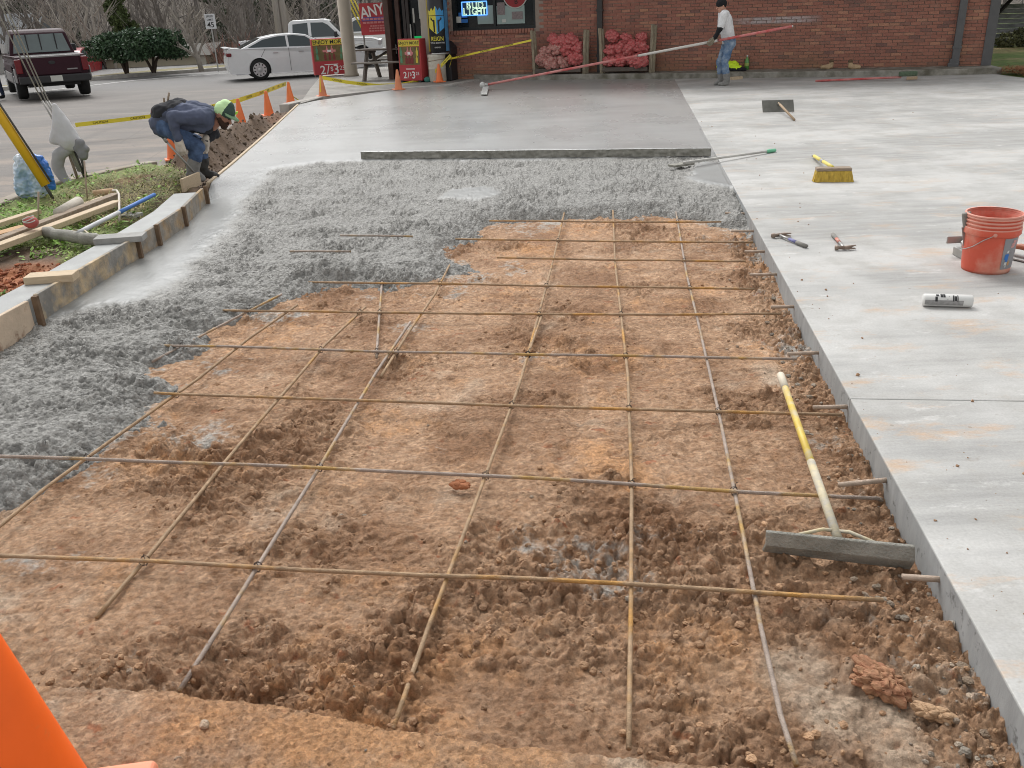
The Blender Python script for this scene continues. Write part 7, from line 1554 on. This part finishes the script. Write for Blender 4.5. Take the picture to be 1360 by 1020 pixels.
def bare_tree(label, base, h, r, seed, m_, forks=7, low=.15, spread=.8, depth=3):
    t = thing('bare_tree', label, 'tree', base, 0, 'bare trees across the road'); sg = branchy(seed, h, r, forks, low, spread, depth=depth)
    mb = MB(); mb.tube(*sg[0][:2], 8); mb.build('trunk', m_, t, True); mb = MB()
    for p_, r_, d_ in sg[1:]: mb.tube(p_, [max(.007, x) for x in r_], 4 if d_ < 2 else 3, cap=False)
    mb.build('crown', m_, t)
def tp(px, y, z): q = D(px, 60, y); return (q.x, y, z)
bare_tree('pale many stemmed bare tree beside the speed limit sign', G(268, 95, -.24), 1.6, .11, 31, M_BARKG, 9, .2, .75)
for lb, px, y, z, h, r, sd_, m_ in (('pale bare tree with open branches rising behind the maroon pickup cab', 98, 47, -1.9, 4.5, .12, 33, M_BARKG), ('second pale bare tree just right of the maroon pickup, before the beige house roof', 116, 46, -1.7, 4.2, .10, 34, M_BARKG), ('slim dark bare tree rising behind the right clipped evergreen', 205, 53, -2, 6, .13, 35, M_BARKB),
    ('bare brown tree right of the speed limit sign', 305, 50, -2, 6, .15, 36, M_BARKB), ('crooked dark bare tree behind the tail of the white sedan', 320, 46, -1.5, 3.6, .12, 37, M_BARKB), ('bare tree between the sedan roof and the utility poles', 352, 49, -2, 6, .13, 38, M_BARKB),
    ('pale slim bare tree right of the utility poles', 399, 50, -2, 6, .12, 39, M_BARKG), ('grey bare tree above the cab of the white pickup', 424, 52, -2, 6.5, .16, 40, M_BARKG), ('bare tree left of the grey roofed house at the far left', 14, 52, -2, 5.5, .16, 41, M_BARKB), ('brown bare tree above the roof of the maroon pickup', 62, 54, -2, 6, .16, 42, M_BARKB)):
    bare_tree(lb, tp(px, y, z), h, r, sd_, m_)
# the wood beyond: trunks, twigs and pines read as one mass
def hz(y): return np.interp(y, [50, 62, 110, 190], [-2.3, -1.9, 13, 34])
g = random.Random(77); mb = MB(); mp = MB()
for i in range(330):
    y = g.uniform(54, 84); x = g.uniform(-.75, .22)*y-3 if g.random() < .82 else g.uniform(.35, .75)*y; z = float(hz(y))-.6; h = g.uniform(5, 9); r = g.uniform(.04, .17)
    l = g.uniform(-.5, .5); pts = [Vector((x+l*k*.25+g.uniform(-.08, .08), y, z+h*k/4)) for k in range(5)]; (mb if g.random() < .6 else mp).tube(pts, [r, r*.95, r*.85, r*.75, r*.6], 5, cap=False)
    for k in range(9):
        f = g.uniform(.15, .95)*4; j = int(f); s = pts[j].lerp(pts[j+1], f-j); a = g.uniform(0, 6.28); L_ = g.uniform(.6, 2.2); d = Vector((math.cos(a), math.sin(a), g.uniform(.1, .9)))
        (mb if g.random() < .5 else mp).tube([s, s+d*L_*.5, s+d*L_+Vector((0, 0, .2))], [r*.32, r*.22, r*.1], 3, cap=False)
tag(mb.build('woodland', mat('wood trunks', (.165, .15, .138), .95, var=.3, scale=1.2)), 'leafless winter wood on the slope across the road', 'woodland', kind='stuff')
tag(mp.build('pale_woodland', mat('pale wood trunks', (.27, .245, .22), .95, var=.3, scale=1.2)), 'pale leafless trunks and branches in the wood across the road', 'woodland', kind='stuff')
def twig_mass(n, y0, y1, hmax, seed, side=None, wid=.02, x0=-.75, x1=.24):
    g = np.random.default_rng(seed); y = g.uniform(y0, y1, n); x = g.uniform(x0, x1, n)*y-3; z = np.where(y > 50, hz(y), -2.)-.2+g.uniform(0, 1, n)**1.5*hmax
    a = g.uniform(0, 6.28, n); ln = g.uniform(.5, 1.6, n); d = np.stack([np.cos(a)*.6, np.sin(a)*.4, g.uniform(.2, 1.2, n)], -1)*ln[:, None]; s = np.stack([np.ones(n), 0*a, .2*np.cos(a)], -1)*(wid*g.uniform(.5, 1.3, n))[:, None]
    b_ = np.stack([x, y, z], -1); m1 = b_+d*.5+g.normal(0, .06, (n, 3)); return np.stack([b_-s, b_+s, m1+s*.8, m1-s*.8, m1-s*.8, m1+s*.8, b_+d+s*.3, b_+d-s*.3], 1).reshape(-1, 3)
for nm, n, wid, c, sd_, lb in (('brushwood', 15000, .018, (.16, .143, .13), 5, 'tangle of bare brown brush on the wooded slope'), ('pale_brushwood', 8000, .015, (.31, .285, .255), 6, 'pale bare twigs tangled through the wooded slope')):
    v_ = twig_mass(n, 50, 82, 4.2, sd_, wid=wid); tag(obj(nm, np_mesh(v_, np.arange(len(v_)).reshape(-1, 4), mat(nm, c, .95, var=.3, scale=1, rndv=.35), False)), lb, 'brush', kind='stuff')
g2 = np.random.default_rng(9); bl_ = []
for i in range(60):
    y = g2.uniform(58, 78); px = g2.uniform(255, 470) if i < 42 else g2.uniform(-40, 100); q = D(px, 30, y); bl_.append((q.x, y, float(hz(y))+g2.uniform(.6, 6), g2.uniform(.5, 1.2), .8, g2.uniform(.4, 1.)))
v_ = leafy(16000, bl_, .26, 8); tag(obj('evergreen_undergrowth', np_mesh(v_, np.arange(len(v_)).reshape(-1, 4), M_PINEN, False)), 'dull green pines and evergreen brush deep in the wood', 'undergrowth', kind='stuff')
v_ = twig_mass(1500, 45, 49, 1.9, 15, wid=.02, x0=-.235, x1=-.20); tag(obj('reddish_brush', np_mesh(v_, np.arange(len(v_)).reshape(-1, 4), mat('reddish twigs', (.24, .13, .10), .95, var=.3, scale=1, rndv=.3), False)), 'reddish bare brush behind the roof of the white sedan', 'brush', kind='stuff')

# ------------------------------------------------------------------ right of the shop: lean-to, panel, pine straw
M_GREYP = mat('weathered grey panel', (.30, .30, .31), .9, var=.25, scale=4, c2=(.13, .14, .13), c2scale=1.6, c2pos=.55, c2soft=.12, bump=.4, stretch=(1, 1, 4)); M_SHED = mat('black stained timber', (.018, .017, .016), .8, var=.2)
sx0 = D(1335, 60, 26); t = thing('lean_to', 'open black timber lean-to roof beside the right corner of the brick shop', 'shelter', (15.1, 26.0, .0), math.radians(-14))
mb = MB(); mb.box((.6, 1.2, 1.50), (4.2, 3.6, .30)); mb.build('roof', M_SHED, t, bevel=.02)
for x in (-1.2, 1.75):
    mb = MB(); mb.box((x, -.2, .68), (.14, .14, 1.36)); mb.build('post', M_SHED, t); mb = MB(); mb.tube([(x, -.2, .85), (x+(.4 if x < 0 else -.4), -.2, 1.35)], .05, 4); mb.build('brace', M_SHED, t)
t = thing('plank_screen', 'weathered grey plank panel under the black lean-to', 'panel', (14.75, 26.6, .0), math.radians(-14))
for k in range(9):
    mb = MB(); mb.box((0, .01*(k % 2), .07+k*.128), (1.75, .03, .122)); mb.build('plank', M_GREYP, t, bevel=.004)
vv = leafy(1500, [(14.3+.35*i, 25.9-.08*i, .22+.1*(i % 2), .35, .3, .25) for i in range(4)], .09, 61)
tag(obj('scrub', np_mesh(vv, np.arange(len(vv)).reshape(-1, 4), mat('grey green scrub', (.14, .145, .07), .9, var=.3, scale=3, rndv=.4), False)), 'dry grey green scrub along the foot of the grey panel', 'scrub', kind='stuff')
g3 = np.random.default_rng(31); n = 9000; x = g3.uniform(10.25, 13.5, n); y = 18.6+(x-10.2)*-.1+g3.normal(-.2, .35, n); a = g3.uniform(0, 6.28, n); ln = g3.uniform(.05, .14, n)
b_ = np.stack([x, y, .02+.06*sst(10.2, 10.5, x)+g3.uniform(0, .05, n)], -1); d = np.stack([np.cos(a), np.sin(a), g3.normal(0, .2, n)], -1)*ln[:, None]; s = np.stack([-np.sin(a), np.cos(a), 0*a], -1)*.005
vv = np.stack([b_-s, b_+s, b_+d+s, b_+d-s], 1).reshape(-1, 3); tag(obj('pine_straw', np_mesh(vv, np.arange(n*4).reshape(-1, 4), M_STRAW, False)), 'orange brown pine straw along the end of the cured slab', 'pine straw', kind='stuff')
# small debris on the cured slab
g4 = np.random.default_rng(44); n = 170; y = np.exp(g4.uniform(math.log(2), math.log(16), n)); d_ = g4.uniform(0, 1, n)**1.8*np.minimum(6, y*.5+.3)+.03; r = .002+.008*g4.uniform(0, 1, n)**3
tag(obj('slab_crumbs', scatter_blobs(np.stack([xedge(y)+d_, y-.14*d_, r*.3], -1), r, M_CLOD, 15)), 'small crumbs of dirt and cement scattered on the cured slab', 'crumbs', kind='stuff')
